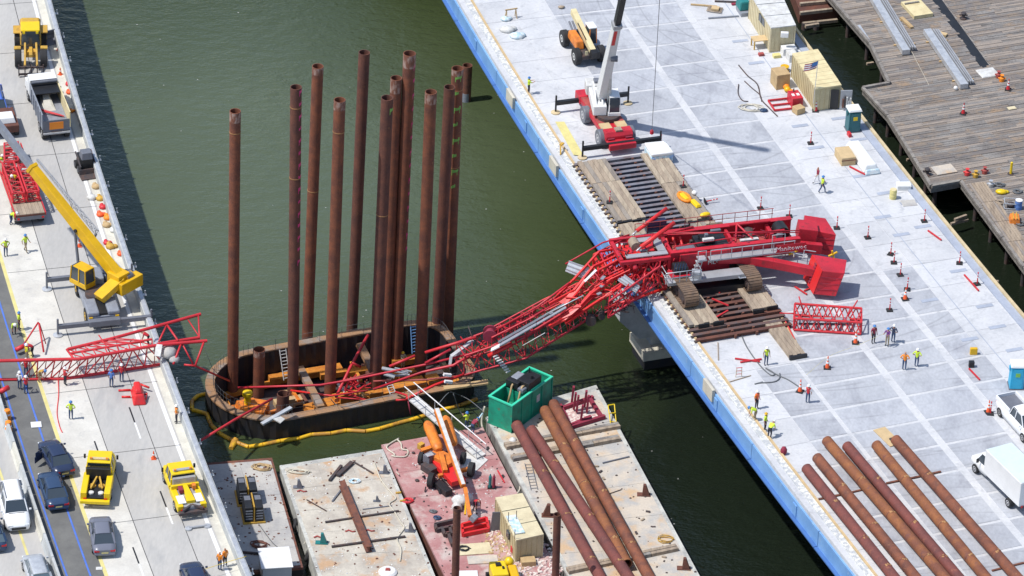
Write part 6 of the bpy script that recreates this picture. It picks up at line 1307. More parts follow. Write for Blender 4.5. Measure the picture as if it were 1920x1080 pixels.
# tow trucks (rear towards the camera)
def tow(label, loc, rz, flat):
    t = thing('tow_truck', label, 'tow truck', loc, rz, 'yellow tow trucks on the old bridge'); Y = 'yellow_bright'
    w2 = 1.12
    body_loft([(.6, w2, .45, 1.1, 0), (1.0, w2, .45, 1.3, .02), (2.0, w2, .4, 1.35, .04), (2.9, w2*.96, .45, 1.25, .1), (3.4, w2*.85, .5, 1.05, .08), (3.55, w2*.75, .6, .95, 0)]).build('bonnet', Y, t)
    q = MB(); q.taper(-w2*.92, w2*.92, .35, 2.35, 1.2, 2.15, .16, .1, .45); q.build('cab_glass', 'glass', t, bevel=.05)
    q = MB(); q.box(-w2*.85, w2*.85, .28, 1.95, 2.1, 2.25); q.build('cab_roof', Y, t, bevel=.08)
    for s in (-1, 1):
        for (a, b) in (((s*w2*.9, .38, 1.2), (s*w2*.78, .5, 2.15)), ((s*w2*.9, 2.3, 1.2), (s*w2*.78, 1.9, 2.15)), ((s*w2*.91, 1.3, 1.2), (s*w2*.79, 1.3, 2.15))): q = MB(); q.beam(a, b, .1, .1); q.build('cab_pillar', Y, t)
    q = MB(); q.box(-w2*.92, w2*.92, .3, .42, .9, 1.75); q.build('cab_back', Y, t)
    q = MB(); q.box(-.75, .75, .55, .8, 2.26, 2.4); q.build('light_bar', 'grey_metal' if flat else 'tan_line', t, bevel=.03)
    for s in (-1, 1):
        q = MB(); q.box(s*.62-.1, s*.62+.1, .50, .62, 2.41, 2.5); q.build('beacon', 'hivis_orange', t)
        q = MB(); q.box(s*(w2+.16)-.08, s*(w2+.16)+.08, 2.0, 2.12, 1.4, 1.75); q.build('mirror', 'black', t)
        q = MB(); q.box(s*.92-.24, s*.92+.24, -2.6, .25, .6, 1.15 if flat else 1.3); q.build('side_locker', Y, t, bevel=.05)
        wheel(t, s*.95, 2.6, .45, .3, 'rim'); wheel(t, s*.95, -1.4, .45, .45, 'rim')
        q = MB(); q.box(s*.8-.12, s*.8+.12, -2.72, -2.62, .7, .85); q.build('tail_light', 'tail_light', t)
    q = MB(); q.box(-.68, .68, -2.6, .2, .55, .85 if not flat else 1.05); q.build('deck', 'black' if not flat else 'grey_metal', t)
    q = MB(); q.box(-1.15, 1.15, -3.0, -2.65, .5, .78); q.build('rear_bumper', Y if not flat else 'steel_dark', t, bevel=.04)
    if flat:
        q = MB(); q.beam((0, .2, 1.3), (0, -2.2, 1.15), .28, .35, w2=.7); q.build('towing_boom', Y, t, bevel=.03)
        for s in (-1, 1):
            q = MB(); q.box(s*.7-.3, s*.7+.3, -2.3, -1.2, 1.16, 1.22); q.build('white_tray', 'white', t)
            q = MB(); q.beam((0, -2.4, 1.0), (s*.8, -2.9, .95), .18, .18); q.build('wheel_lift_arm', 'steel_dark', t)
        q = MB(); q.box(-.62, -.28, -.9, -.3, 1.16, 1.5); q.build('tool_box', 'maroon', t, bevel=.04); q = MB(); q.box(.5, .8, -.6, -.2, 1.16, 1.55); q.build('tool_box', 'orange', t, bevel=.04)
        q = MB(); q.box(-.9, .9, .0, .28, 1.2, 1.95); q.build('headboard', 'grey_metal', t)
        q = MB(); q.box(-w2, w2, -.2, .05, 1.15, 1.45); q.build('cross_locker', Y, t, bevel=.03)
    else:
        q = MB(); q.box(-.95, .95, -.15, .2, .9, 1.9); q.build('winch_housing', 'black', t, bevel=.05)
        for s in (-1, 1):
            q = MB(); q.lathe([(.22, 0), (.22, .12), (.1, .14)], (s*.38, -2.0, .86), n=12); q.build('reel', 'white_dirty', t)
            q = MB(); q.beam((s*.1, -.2, 1.2), (s*.45, -1.6, 1.05), .12, .15); q.build('towing_boom', 'yellow_dull', t); q = MB(); q.lathe([(.26, 0), (.26, .1)], (s*.35, -1.0, .86), n=12); q.build('reel', 'yellow_dull', t)
    return t
tow('yellow tow truck with black rear bed, left of the other tow truck', on_road(185, 915), hd(185, 905)-.30, False)
tow('yellow wheel lift tow truck with white trays, near the right parapet of the old bridge', on_road(346, 935), hd(345, 925)+.02, True)
dl = thing('tow_dolly', 'grey wheel dolly lying on the road behind the right tow truck', 'dolly', on_road(371, 990), hd(371, 985))
q = MB(); q.box(-.7, .7, -.08, .08, .1, .2); q.build('axle', 'grey_metal', dl)
for s in (-1, 1): q = MB(); q.lathe([(.28, .02), (.28, .14), (.1, .16)], (s*.75, 0, 0), n=10); q.build('hub', 'galv', dl)

# dump truck (tail towards the camera)
dt = thing('dump_truck', 'white dump truck with open black tipper body and orange tailgate sign', 'truck', on_road(106, 262), hd(100, 230)+.05)
q = MB(); q.box(-.45, .45, -.2, 8.2, .6, .95); q.build('chassis', 'steel_dark', dt)
for s, y in ((1, 7.4), (-1, 7.4), (1, 1.7), (-1, 1.7), (1, .5), (-1, .5)): wheel(dt, s*1.0, y, .52, .45 if y < 5 else .32)
q = MB(); q.ext([(6.2, .9), (6.2, 2.6), (6.4, 2.75), (7.2, 2.7), (7.5, 1.9), (8.6, 1.75), (8.8, .8)], -1.15, 1.15); q.build('cab', 'white', dt, bevel=.08)
q = MB(); q.box(-1.05, 1.05, 7.18, 7.5, 1.95, 2.5); q.build('windscreen', 'glass', dt)
B0, B1, zf, zt = -.1, 5.7, 1.2, 2.75
for nm, bx_, mt in (('tipper_side', (-1.28, -1.18, B0, B1, zf, zt), 'grey_mid'), ('tipper_side', (1.18, 1.28, B0, B1, zf, zt), 'cream'), ('tipper_floor', (-1.17, 1.17, B0+.1, B1, zf-.1, zf+.25), 'grey_mid'), ('tipper_front', (-1.17, 1.17, B1-.1, B1, zf, zt+.2), 'black'), ('tailgate', (-1.17, 1.17, B0, B0+.09, zf-.3, zt-.7), 'grey_dark'), ('cab_shield', (-1.2, 1.2, B1+.01, B1+1.2, zt+.1, zt+.2), 'white'), ('underrun_bar', (-1.2, 1.2, -.3, -.15, .75, .9), 'grey_metal')):
    q = MB(); q.box(*bx_); q.build(nm, mt, dt, bevel=.015)
for y in (0.6, 1.6, 2.6, 3.6, 4.6):
    for s in (-1, 1): q = MB(); q.box(min(s*1.281, s*1.36), max(s*1.281, s*1.36), y-.06, y+.06, zf, zt-.05); q.build('side_post', 'grey_mid' if s < 0 else 'black', dt)
q = MB(); q.box(-.62, .62, B0-.03, B0-.001, 1.15, 1.85); q.build('tailgate_sign', 'hivis_orange', dt)
q = MB(); q.box(-1.16, 1.16, 3.8, 5.58, zt-.25, zt-.15); q.build('rolled_cover', 'black', dt); q = MB(); q.tube((-1.16, 5.3, zt+.2), (1.16, 5.3, zt+.2), .14); q.build('cover_roll', 'grey_dark', dt)
q = MB(); q.hexa([(-.9, 2.6, 1.46), (.5, 2.6, 1.46), (.2, 5.5, 1.46), (-.4, 5.5, 1.46), (-.5, 3.0, 1.7), (.2, 3.0, 1.7), (.1, 5.4, 2.4), (-.2, 5.4, 2.4)]); q.build('gravel_heap', 'shoulder', dt)
q = MB(); q.tube((-.95, 2.7, 1.7), (.8, 1.4, 1.55), .09).tube((-.7, 2.2, 1.7), (.95, 1.2, 1.6), .06); q.build('load_bar', 'crane_red', dt, kind='stuff')

# wheel loader at the top
wl = thing('wheel_loader', 'yellow wheel loader with black pallet forks, facing the camera at the top of the bridge', 'loader', on_road(58, 108), hd(58, 90)+pi-.12)
q = MB(); q.box(-.95, .95, -3.6, -.6, .9, 2.1).taper(-.9, .9, -3.4, -.8, 2.1, 2.45, .1, .3, .05); q.build('engine_hood', 'yellow_dull', wl, bevel=.1)
q = MB(); q.taper(-.8, .8, -.9, .7, 1.7, 3.05, .1, .12); q.build('cab_glass', 'glass', wl, bevel=.03)
q = MB(); q.box(-.85, .85, -1.0, .7, 3.06, 3.22); q.build('cab_roof', 'yellow_bright', wl, bevel=.06)
for s in (-1, 1):
    for y in (-.85, .6): q = MB(); q.beam((s*.78, y, 1.7), (s*.7, y*.85, 3.06), .1, .1); q.build('cab_pillar', 'black', wl)
    q = MB(); q.box(s*.6-.12, s*.6+.12, .72, .84, 2.9, 3.1); q.build('work_lamp', 'yellow_bright', wl)
    wheel(wl, s*1.15, -2.2, .82, .62, 'yellow_dull', .5); wheel(wl, s*1.15, 1.5, .82, .62, 'yellow_dull', .5)
    q = MB(); q.beam((s*.5, .8, 1.9), (s*.55, 3.2, .7), .18, .4, w2=.18, h2=.3); q.build('lift_arm', 'yellow_dull', wl, bevel=.03)
    q = MB(); q.box(s*1.2-.36, s*1.2+.36, -2.9, -1.5, 1.65, 1.78); q.build('fender', 'yellow_dull', wl, bevel=.04); q = MB(); q.box(s*1.2-.32, s*1.2+.32, .9, 1.4, 1.6, 1.75); q.build('fender', 'yellow_dull', wl, bevel=.04)
    q = MB(); q.box(s*.5-.07, s*.5+.07, 3.75, 5.6, .12, .2); q.build('fork', 'steel_dark', wl)
q = MB(); q.beam((0, .9, 1.5), (0, 2.6, 1.6), .3, .3).box(-.55, .55, 1.0, 1.6, .9, 1.5); q.build('link_frame', 'yellow_dull', wl, bevel=.03)
q = MB(); q.box(-1.15, 1.15, 3.45, 3.6, .2, .35).box(-1.15, 1.15, 3.45, 3.6, .9, 1.05); q.build('fork_carriage', 'steel_dark', wl)
for x in (-1.1, -.55, 0, .55, 1.1): q = MB(); q.box(x-.05, x+.05, 3.601, 3.7, .15, 1.3); q.build('carriage_bar', 'steel_dark', wl)
bk_ = thing('loader_bucket', 'dark grey loader bucket parked against the parapet beside the loader', 'bucket', on_road(97, 78), hd(97, 78)+.3)
q = MB(); q.ext([(-.7, 0), (.6, 0), (.8, .35), (.6, .9), (.5, .9), (.65, .35), (.5, .1), (-.7, .06)], -1.0, 1.0); q.build('shell', 'grey_dark', bk_)
for s in (-1, 1): q = MB(); q.ext([(-.6, .02), (.6, .02), (.78, .35), (.58, .88)], s*1.03-.025, s*1.03+.025); q.build('cheek_plate', 'grey_dark', bk_)

# flatbed semi trailer with red lattice load
ft_ = thing('flatbed_trailer', 'flatbed trailer with worn wooden deck at the left edge of the old bridge', 'trailer', on_road(58, 425), hd(40, 350)+.03)
q = MB(); q.box(-1.3, 1.3, 0, 12, 1.05, 1.2); q.build('deck_frame', 'rust_dark', ft_)
for i in range(8): q = MB(); q.box(-1.24+i*.31, -1.24+i*.31+.29, .05, 11.9, 1.201, 1.25+random.uniform(0, .02)); q.build('deck_plank', random.choice(['timber', 'barge_grey', 'timber']), ft_)
for s in (-1, 1):
    for y in (.9, 2.1): wheel(ft_, s*1.0, y, .5, .5)
    q = MB(); q.box(s*1.05-.1, s*1.05+.1, -.08, -.01, .8, .95); q.build('tail_light', 'tail_light', ft_)
    q = MB(); q.box(s*1.3-.04, s*1.3+.04, 0, 12, 1.0, 1.3); q.build('side_rail', 'crane_red', ft_)
q = MB(); q.box(-1.25, 1.25, -.02, .1, .7, 1.04); q.build('rear_bolster', 'grey_dark', ft_)
def tq(x, y, z): return (Matrix.Translation(ft_.location) @ rot(0, 0, ft_.rotation_euler[2])) @ Vector((x, y, z))
for (x0, lab, y1) in ((-1.15, 'red lattice section on the left side of the flatbed trailer', 7.2), (.1, 'red lattice section on the right side of the flatbed trailer', 6.6)):
    l_ = thing('lattice_section', lab, 'crane section', tq(x0+.5, 4, 1.27))
    a = [tq(x0, 1.9, 1.4), tq(x0, 1.9, 2.3), tq(x0+1.0, 1.9, 2.3), tq(x0+1.0, 1.9, 1.4)]; b = [tq(x0, y1, 1.4), tq(x0, y1, 2.3), tq(x0+1.0, y1, 2.3), tq(x0+1.0, y1, 1.4)]
    lattice(l_, a, b, 6, .09, .05, 'crane_red')
l_ = thing('lattice_section', 'tangled red lattice pieces at the front of the flatbed trailer', 'crane section', tq(0, 9, 1.27)); lattice(l_, [tq(-.9, 7.5, 1.5), tq(-.9, 7.5, 2.2), tq(.3, 7.5, 2.2), tq(.3, 7.5, 1.5)], [tq(-.3, 11, 1.4), tq(-.3, 11, 2.0), tq(.9, 11, 2.0), tq(.9, 11, 1.4)], 5, .09, .05, 'crane_red')
q = MB()
for i in range(22):
    a = tq(random.uniform(-1, 1), random.uniform(5.5, 10), 1.35); q.tube(a, a+Vector((random.uniform(-.9, .9), random.uniform(-.9, .9), random.uniform(0, .7))), .06, n=5)
q.build('loose_bars', 'crane_red', l_, W=True, kind='stuff')
for i in range(5): q = MB(); c = tq(random.uniform(-.8, .8), 6.6+i*.8, 1.45); q.T = rot(0, 0, i, c); q.taper(-.4, .4, -.25, .25, 0, .3, .1, .05); q.build('wrapped_bundle', 'white_dirty', l_, W=True)
tk_ = thing('pickup_truck', 'brown pickup with a white load towing the flatbed, cut by the left edge', 'truck', on_road(8, 245), hd(20, 245)+.03)
q = MB(); q.box(-1.1, 1.1, -1.5, 1.8, .6, 1.3); q.build('bed', 'rust_dark', tk_, bevel=.05); q = MB(); q.taper(-.9, .9, -1.1, .4, 1.31, 1.8, .15, .15); q.build('white_load', 'white', tk_, bevel=.05); 
for s in (-1, 1): wheel(tk_, s*.95, -.8, .45, .4)
sk_ = thing('skid_steer', 'black compact loader with dark bucket by the parapet of the old bridge', 'loader', on_road(161, 318), hd(161, 310)+pi+.1)
q = MB(); q.taper(-.6, .6, -1.1, .5, .35, 1.3, .05, .1); q.build('engine_bay', 'black', sk_, bevel=.06); q = MB(); q.taper(-.5, .5, -.4, .6, 1.31, 1.95, .06, .08); q.build('cage', 'grey_dark', sk_, bevel=.04)
for s in (-1, 1):
    for y in (-.6, .45): wheel(sk_, s*.72, y, .36, .26, 'grey_dark')
    q = MB(); q.beam((s*.68, -.9, 1.4), (s*.68, .9, .8), .1, .18); q.build('lift_arm', 'steel_dark', sk_)
q = MB(); q.ext([(.9, .05), (1.8, .05), (1.85, .12), (1.05, .16), (.98, .6), (.88, .6)], -.85, .85); q.build('bucket', 'steel_dark', sk_)

# yellow mobile crane on the old bridge
def outrig(par, x, y, s, reach, z, mt, pad='galv'):
    q = MB(); q.box(min(x, x+s*reach), max(x, x+s*reach), y-.16, y+.16, z-.18, z+.18); q.build('outrigger_beam', mt, par)
    q = MB(); xx = x+s*reach; q.tube((xx, y, .12), (xx, y, z+.75), .09); q.build('outrigger_jack', mt, par)
    q = MB(); q.lathe([(.42, .02), (.42, .10), (.15, .16)], (xx, y, 0), n=12); q.build('outrigger_pad', pad, par)
yc = thing('mobile_crane', 'yellow mobile crane on grey carrier with outriggers out, boom raised to the left', 'crane', on_road(182, 577), hd(182, 560))
q = MB(); q.box(-1.3, 1.3, -3.3, 3.2, .75, 1.25); q.build('carrier', 'grey_mid', yc, bevel=.06)
for (x0, x1, y0, y1, z1) in ((-1.35, -.35, -3.3, -1.0, 1.65), (.35, 1.35, -3.3, -1.0, 1.65), (-1.35, .9, 1.5, 3.4, 1.9)): q = MB(); q.box(x0, x1, y0, y1, 1.251, z1); q.build('fender_deck', 'grey_mid', yc, bevel=.12)
q = MB(); q.box(-.33, .33, -3.2, -1.2, 1.0, 1.45); q.build('winch_well', 'black', yc)
for s in (-1, 1):
    for y in (-2.2, 2.3): wheel(yc, s*1.12, y, .72, .55, 'yellow', .5)
    outrig(yc, 0, -3.6, s, 3.9, .85, 'grey_dark'); outrig(yc, 0, 3.6, s, 3.6, .95, 'grey_dark')
    q = MB(); q.box(s*1.1-.15, s*1.1+.15, -3.42, -3.31, 1.0, 1.25); q.build('tail_light', 'yellow', yc)
q = MB(); q.box(-1.3, 1.3, -3.9, -3.35, .6, 1.15); q.build('outrigger_box', 'grey_dark', yc, bevel=.05); q = MB(); q.box(-1.3, 1.3, 3.3, 3.9, .6, 1.25); q.build('outrigger_box', 'grey_dark', yc, bevel=.05)
q = MB(); q.lathe([(1.0, 1.26), (1.0, 1.6)], n=20); q.build('slew_ring', 'steel_dark', yc)
# superstructure turned so the boom points up-left, counterweight to the right
pv = P(214, 515, HO+2.9); tip = RD(58, 312, pv, 11.6, True); tip2 = lerp(pv, tip, 1.56)
tail = P(236, 527, HO+2.1)
dh = Vector((tip.x-pv.x, tip.y-pv.y, 0)).normalized(); sl_ = Vector((-dh.y, dh.x, 0))
q = MB(); q.beam(pv-dh*1.2, pv+dh*.2, 1.3, 1.0).beam(P(182, 558, HO+1.9)-dh*.2, pv-dh*.8, 1.1, .6); q.build('turntable', 'yellow', yc, W=True, bevel=.06)
q = MB(); q.beam(pv-dh*.5, tip, .80, .95, w2=.62, h2=.8); bo = q.build('boom', 'yellow', yc, W=True, bevel=.03)
q = MB(); q.beam(tip-(tip-pv).normalized()*.3, tip, .75, .92); q.build('boom_collar', 'yellow', bo, W=True, bevel=.02)
q = MB(); m_ = lerp(pv, tip, .42); q.tube(m_-sl_*.5, m_+sl_*.5, .16); q.build('pivot_pin', 'black', bo, W=True)
q = MB(); q.beam(tip, tip2, .45, .58); q.build('boom_extension', 'grey_mid', bo, W=True, bevel=.02)
cb = P(148, 505, HO+2.0); q = MB(); q.tube(cb, lerp(pv, tip, .48)-Vector((0, 0, .35)), .14, .10); q.build('lift_cylinder', 'grey_dark', yc, W=True)
for i in (0, 1):                                          # stowed jib lattice along the boom
    pass
ja = lerp(pv, tip, .30)+sl_*-.75+Vector((0, 0, .4)); jb = lerp(pv, tip, 1.0)+sl_*-.7+Vector((0, 0, .3))
lattice(yc, [ja, ja+Vector((0, 0, .4)), ja-sl_*.4+Vector((0, 0, .2))], [jb, jb+Vector((0, 0, .15)), jb-sl_*.15], 12, .045, .025, 'grey_metal', nm='jib_chord')
q = MB(); q.tube(lerp(pv, tip, .33)-sl_*1.1, lerp(pv, tip, .30)-sl_*.5, .12); q.build('jib_sheave', 'grey_dark', yc, W=True)
# cab
cc_ = P(155, 530, HO+1.7); Tc = Matrix.Translation(cc_) @ rot(0, 0, atan2(dh.y, dh.x)-pi/2)
q = MB(); q.T = Tc; q.taper(-.55, .55, -.9, .95, 0, 1.55, .06, .1); q.build('cab_glass', 'glass', yc, W=True, bevel=.04)
for (b) in ((-.58, .58, -.95, 1.0, -.1, .35), (-.52, .52, -.85, .6, 1.56, 1.66)): q = MB(); q.T = Tc; q.box(*b); q.build('cab_shell', 'yellow', yc, W=True, bevel=.05)
for s in (-1, 1):
    for y in (-.88, -.1, .88): q = MB(); q.T = Tc; q.beam((s*.56, y, .3), (s*.50, y*.9, 1.58), .1, .1); q.build('cab_pillar', 'yellow', yc, W=True)
# hoists and counterweight
for (x, y) in ((216, 512), (234, 514)):
    c = P(x+6, y+4, HO+2.9); q = MB(); q.tube(c-sl_*.42, c+sl_*.42, .36, n=12); q.build('hoist_drum', 'yellow_dull', yc, W=True); q = MB(); q.tube(c-sl_*.30, c+sl_*.30, .38, n=12); q.build('wire_drum', 'grey_dark', yc, W=True)
cw_ = P(240, 541, HO+1.8); q = MB(); q.T = Matrix.Translation(cw_) @ rot(0, 0, atan2(dh.y, dh.x)-pi/2); q.box(-1.25, 1.25, -.55, .35, 0, 1.1); q.build('counterweight', 'yellow', yc, W=True, bevel=.06)
q = MB(); q.T = Matrix.Translation(cw_) @ rot(0, 0, atan2(dh.y, dh.x)-pi/2); q.box(-.55, .55, .36, 1.3, .1, .7); q.build('engine_cover', 'yellow', yc, W=True, bevel=.06)

# red and white mobile crane on the new bridge
rc_ = thing('mobile_crane', 'red and white mobile crane with black telescopic boom, outriggers extended on the new bridge', 'crane', P(1138, 246, HN), HD(14)+.0)
R_ = 'red_paint'
q = MB(); q.box(-1.25, 1.25, -3.3, 4.6, .9, 1.35); q.build('carrier', R_, rc_, bevel=.05)
q = MB(); q.box(-1.25, 1.25, -4.3, -3.31, .55, 1.1); q.build('tail_frame', R_, rc_, bevel=.06)
q = MB(); q.taper(-1.25, 1.25, -3.3, -2.3, 1.351, 1.7, .0, .25, 0); q.build('rear_deck', R_, rc_, bevel=.03)
for s in (-1, 1):
    for i in range(4): q = MB(); q.box(s*.82-.3, s*.82+.3, -3.2-.27*i, -3.05-.27*i, 1.36-.17*i, 1.42-.17*i); q.build('step', 'maroon', rc_)
    q = MB(); q.box(s*.72-.48, s*.72+.48, -2.2, -1.0, 1.36, 1.5); q.build('plywood_pad', 'plywood', rc_)
    for y in (-2.2, 2.0): wheel(rc_, s*1.35, y, .78, .6, 'rim', .5, 'grey_dark')
    q = MB(); q.box(s*.9-.3, s*.9+.3, -.9, 3.9, 1.351, 1.45); q.build('walkway_grate', 'red_rusty', rc_)
    outrig(rc_, 0, -3.9, s, 3.6, .95, 'black', 'tan_line'); outrig(rc_, 0, 4.2, s, 3.4, 1.0, 'black', 'tan_line')
q = MB(); q.box(-1.3, 1.3, 3.9, 5.2, .7, 1.5); q.build('nose_frame', R_, rc_, bevel=.06)
q = MB(); q.box(-.3, .3, -3.1, -2.5, 1.7, 1.85); q.build('tow_hatch', 'timber', rc_)
q = MB(); q.lathe([(1.0, 1.36), (1.0, 1.75)], n=20); q.build('slew_ring', 'steel_dark', rc_)
pv = P(1128, 178, HN+3.1); tp_ = RD(1157, 44, pv, 9.6, False); tp3 = lerp(pv, tp_, 2.3)
q = MB(); q.beam(pv, tp_, .85, 1.0, w2=.62, h2=.75); bo = q.build('boom', 'white', rc_, W=True, bevel=.03)
q = MB(); q.beam(tp_, tp3, .5, .6); q.build('boom_extension', 'black', bo, W=True, bevel=.02)
q = MB(); dv = (tp_-pv).normalized(); q.beam(tp_-dv*.35, tp_+dv*.05, .8, .85); q.build('boom_collar', 'grey_metal', bo, W=True)
dx_ = dv.cross(Vector((0, 1, 0))).normalized()
q = MB(); c = lerp(pv, tp_, .84); q.beam(c-dv*.9+Vector((0, -.45, -.1)), c+dv*.9+Vector((0, -.40, -.1)), .28, .05); q.build('red_emblem', 'red_bright', bo, W=True)
cb = P(1142, 200, HN+2.0); q = MB(); q.tube(cb, lerp(pv, tp_, .56), .2, .2); q.build('lift_cylinder', 'white_dirty', rc_, W=True)
c = P(1148, 96, HN+6); q = MB(); cc2 = lerp(pv, tp_, .58)+Vector((.35, -.3, -.3)); q.tube(cc2-Vector((.3, 0, 0)), cc2+Vector((.3, 0, 0)), .28, n=12); q.build('cylinder_head', 'grey_dark', rc_, W=True)
Ts = Matrix.Translation(P(1131, 200, HN+1.75)) @ rot(0, 0, -.32+0.45)
for b, m_, nm in (((-1.1, .1, -1.6, 1.9, 0, .95), 'white', 'superstructure'), ((-1.3, -.2, 1.9, 3.3, .1, 1.1), 'white_dirty', 'engine_housing'), ((-.6, .2, 2.2, 2.9, 1.101, 1.35), 'grey_dark', 'radiator'), ((-.9, .3, 3.31, 3.9, .0, .8), 'white', 'counterweight')):
    q = MB(); q.T = Ts; q.box(*b); q.build(nm, m_, rc_, W=True, bevel=.08)
for x in (-.85, -.25): q = MB(); q.T = Ts; q.hexa([(x-.06, -1.5, .96), (x+.06, -1.5, .96), (x+.06, 1.4, .96), (x-.06, 1.4, .96), (x-.06, -.3, 1.6), (x+.06, -.3, 1.6), (x+.06, 1.0, 2.0), (x-.06, 1.0, 2.0)]); q.build('boom_cheek', 'white', rc_, W=True)
q = MB(); q.T = Ts; q.taper(.25, 1.3, -1.7, .2, .1, 1.7, .08, .15); q.build('cab_glass', 'glass', rc_, W=True, bevel=.04)
for b in ((.2, 1.35, -1.75, .25, 0, .35), (.3, 1.25, -1.5, .1, 1.701, 1.8)): q = MB(); q.T = Ts; q.box(*b); q.build('cab_shell', 'white', rc_, W=True, bevel=.05)
for x in (.28, 1.27):
    for y in (-1.68, .18): q = MB(); q.T = Ts; q.beam((x, y, .3), ((x-.77)*.85+.77, y*.85, 1.75), .1, .1); q.build('cab_pillar', 'white', rc_, W=True)
q = MB(); q.tube(P(1237, -3, HN+26), P(1222, 250, HN+.9), .03, n=4); q.build('hoist_rope', 'cable', rc_, W=True)
hk = MB(); c = P(1222, 252, HN+.9); hk.T = rot(0, 0, 0, c); hk.lathe([(.06, .5), (.16, .35), (.18, .1), (.08, 0)]); hk.build('hook_block', 'red_paint', rc_, W=True)

# telehandler
th = thing('telehandler', 'orange telehandler with cream boom and big black tyres, beyond the red mobile crane', 'telehandler', P(1092, 100, HN), HD(30)+.02)
for s in (-1, 1):
    for y in (-1.7, 1.8): wheel(th, s*1.15, y, .78, .55, 'white_dirty', .45)
q = MB(); q.box(-.9, .9, -2.4, 2.6, .7, 1.1); q.build('chassis', 'steel_dark', th, bevel=.05)
q = MB(); q.taper(-1.05, -.25, -1.2, 1.4, 1.101, 1.85, .06, .2, .1); q.build('engine_hood', 'orange', th, bevel=.1)
q = MB(); q.taper(.45, 1.2, -.4, .9, 1.101, 2.6, .06, .1); q.build('cab_glass', 'glass', th, bevel=.03); q = MB(); q.box(.42, 1.2, -.35, .85, 2.601, 2.72); q.build('cab_roof', 'white', th, bevel=.04)
for x in (.48, 1.17):
    for y in (-.36, .86): q = MB(); q.beam((x, y, 1.1), ((x-.82)*.85+.82, y*.9+.03, 2.6), .08, .08); q.build('cab_pillar', 'orange', th)
q = MB(); q.beam((.1, -2.5, 1.5), (.1, 3.3, 2.6), .5, .6); q.build('boom', 'cream', th, bevel=.03); q = MB(); q.beam((.1, -2.4, 1.45), (.1, -2.9, 1.3), .55, .7); q.build('boom_foot', 'black', th); q = MB(); q.beam((-.14, -1.2, 2.05), (-.155, 1.2, 2.5), .03, .16); q.build('boom_stripe', 'black', th)
q = MB(); q.box(-.15, .75, -2.7, -1.3, .8, 1.5); q.build('rear_gear', 'black', th, bevel=.06); q = MB(); q.box(-.62, -.35, -2.45, -2.4, 1.2, 1.6); q.build('plate', 'cream', th)
for x in (-.45, -.15): q = MB(); q.tube((x, 1.5, 1.5), (x, 2.7, 1.9), .1); q.build('cylinder', 'grey_dark', th)

# white pickup and box truck at the right
p = P(1915, 800, HN+.01); car('pickup_truck', 'white pickup truck with empty dark bed at the right edge of the new bridge', 'truck', p, HD(-30)+pi+.04, 'car_white', 'pickup')
bt2 = thing('box_truck', 'white box truck with flat pale roof parked at the right edge below the pickup', 'truck', P(1886, 918, HN+.01), HD(-38)+.10)
q = MB(); q.box(-1.2, 1.2, -3.6, 1.6, .95, 3.15); q.build('cargo_box', 'white', bt2, bevel=.04); q = MB(); q.box(-1.16, 1.16, -3.56, 1.56, 3.152, 3.18); q.build('box_roof', 'pale_roof', bt2)
body_loft([(1.62, 1.0, .5, 1.35, 0), (2.2, 1.02, .45, 1.35, .02), (3.1, 1.0, .4, 1.25, .05), (3.9, .9, .45, 1.05, .05), (4.05, .75, .55, .85, 0)]).build('bonnet', 'white', bt2)
q = MB(); q.taper(-.95, .95, 1.62, 3.0, 1.3, 2.05, .14, .02, .5); q.build('cab_glass', 'glass', bt2, bevel=.03); q = MB(); q.box(-.85, .85, 1.61, 2.55, 2.05, 2.16); q.build('cab_roof', 'white', bt2, bevel=.05)
for s in (-1, 1):
    wheel(bt2, s*.95, 3.0, .4, .28); wheel(bt2, s*.98, -2.1, .4, .45)
    q = MB(); q.box(s*1.25-.1, s*1.25+.1, 2.4, 2.5, 1.4, 1.75); q.build('mirror', 'black', bt2); q = MB(); q.box(s*.9-.08, s*.9+.08, -3.65, -3.61, .8, 1.0); q.build('tail_light', 'tail_light', bt2)
q = MB(); q.box(-.45, .45, -3.5, 2, .6, .94); q.build('chassis', 'steel_dark', bt2)
# ---------------- pipes on the new bridge ----------------
GQ = 'rusty pipes lying on the new bridge deck'
for (x0, y0, x1, y1, l, m_) in ((1512, 878, 1727, 1145, 'pipe nearest the blue bridge edge, lowest of the six on the deck', 'rust_red'), (1532, 858, 1768, 1145, 'second pipe from the blue edge on the new bridge deck', 'rust'), (1550, 826, 1825, 1145, 'third pipe from the blue edge, its top end highest of the left four', 'rust_orange'), (1588, 836, 1850, 1145, 'fourth and darker pipe from the blue edge, lying against the third', 'rust_red'), (1643, 834, 1900, 1145, 'fifth pipe from the blue edge, left of the two right pipes', 'rust_orange'), (1679, 824, 1962, 1145, 'right pipe of the six on the deck, its end over plywood', 'rust')):
    lying(x0, y0, x1, y1, HN+.12, .43, l, GQ, m_, (.18+random.random()*.1, .42+random.random()*.1, .68+random.random()*.1, .88))
for x0, y0, x1, y1, lb in ((1535, 936, 1590, 925, 'between the first and second pipes'), (1592, 924, 1660, 908, 'between the second and fourth pipes'), (1662, 906, 1720, 894, 'between the fourth and fifth pipes'), (1712, 896, 1764, 884, 'under the two right pipes'), (1860, 1070, 1920, 1055, 'at the bottom right corner under the last pipe')):
    beamthing('bearer_bar', x0, y0, x1, y1, HN+.02, .16, .1, 'rust_beam', 'rusty bearer bar showing '+lb, 'bar', 'bearer bars under the deck pipes')
t = thing('plywood_sheet', 'tan plywood sheet under the top end of the right deck pipe', 'plywood', P(1664, 820, HN), .5)
q = MB(); q.box(-.55, .55, -1.3, 1.3, .02, .08); q.build('sheet', 'plywood', t); q = MB(); q.box(-.1, .3, -.9, -.4, .081, .2); q.build('block', 'steel_dark', t)

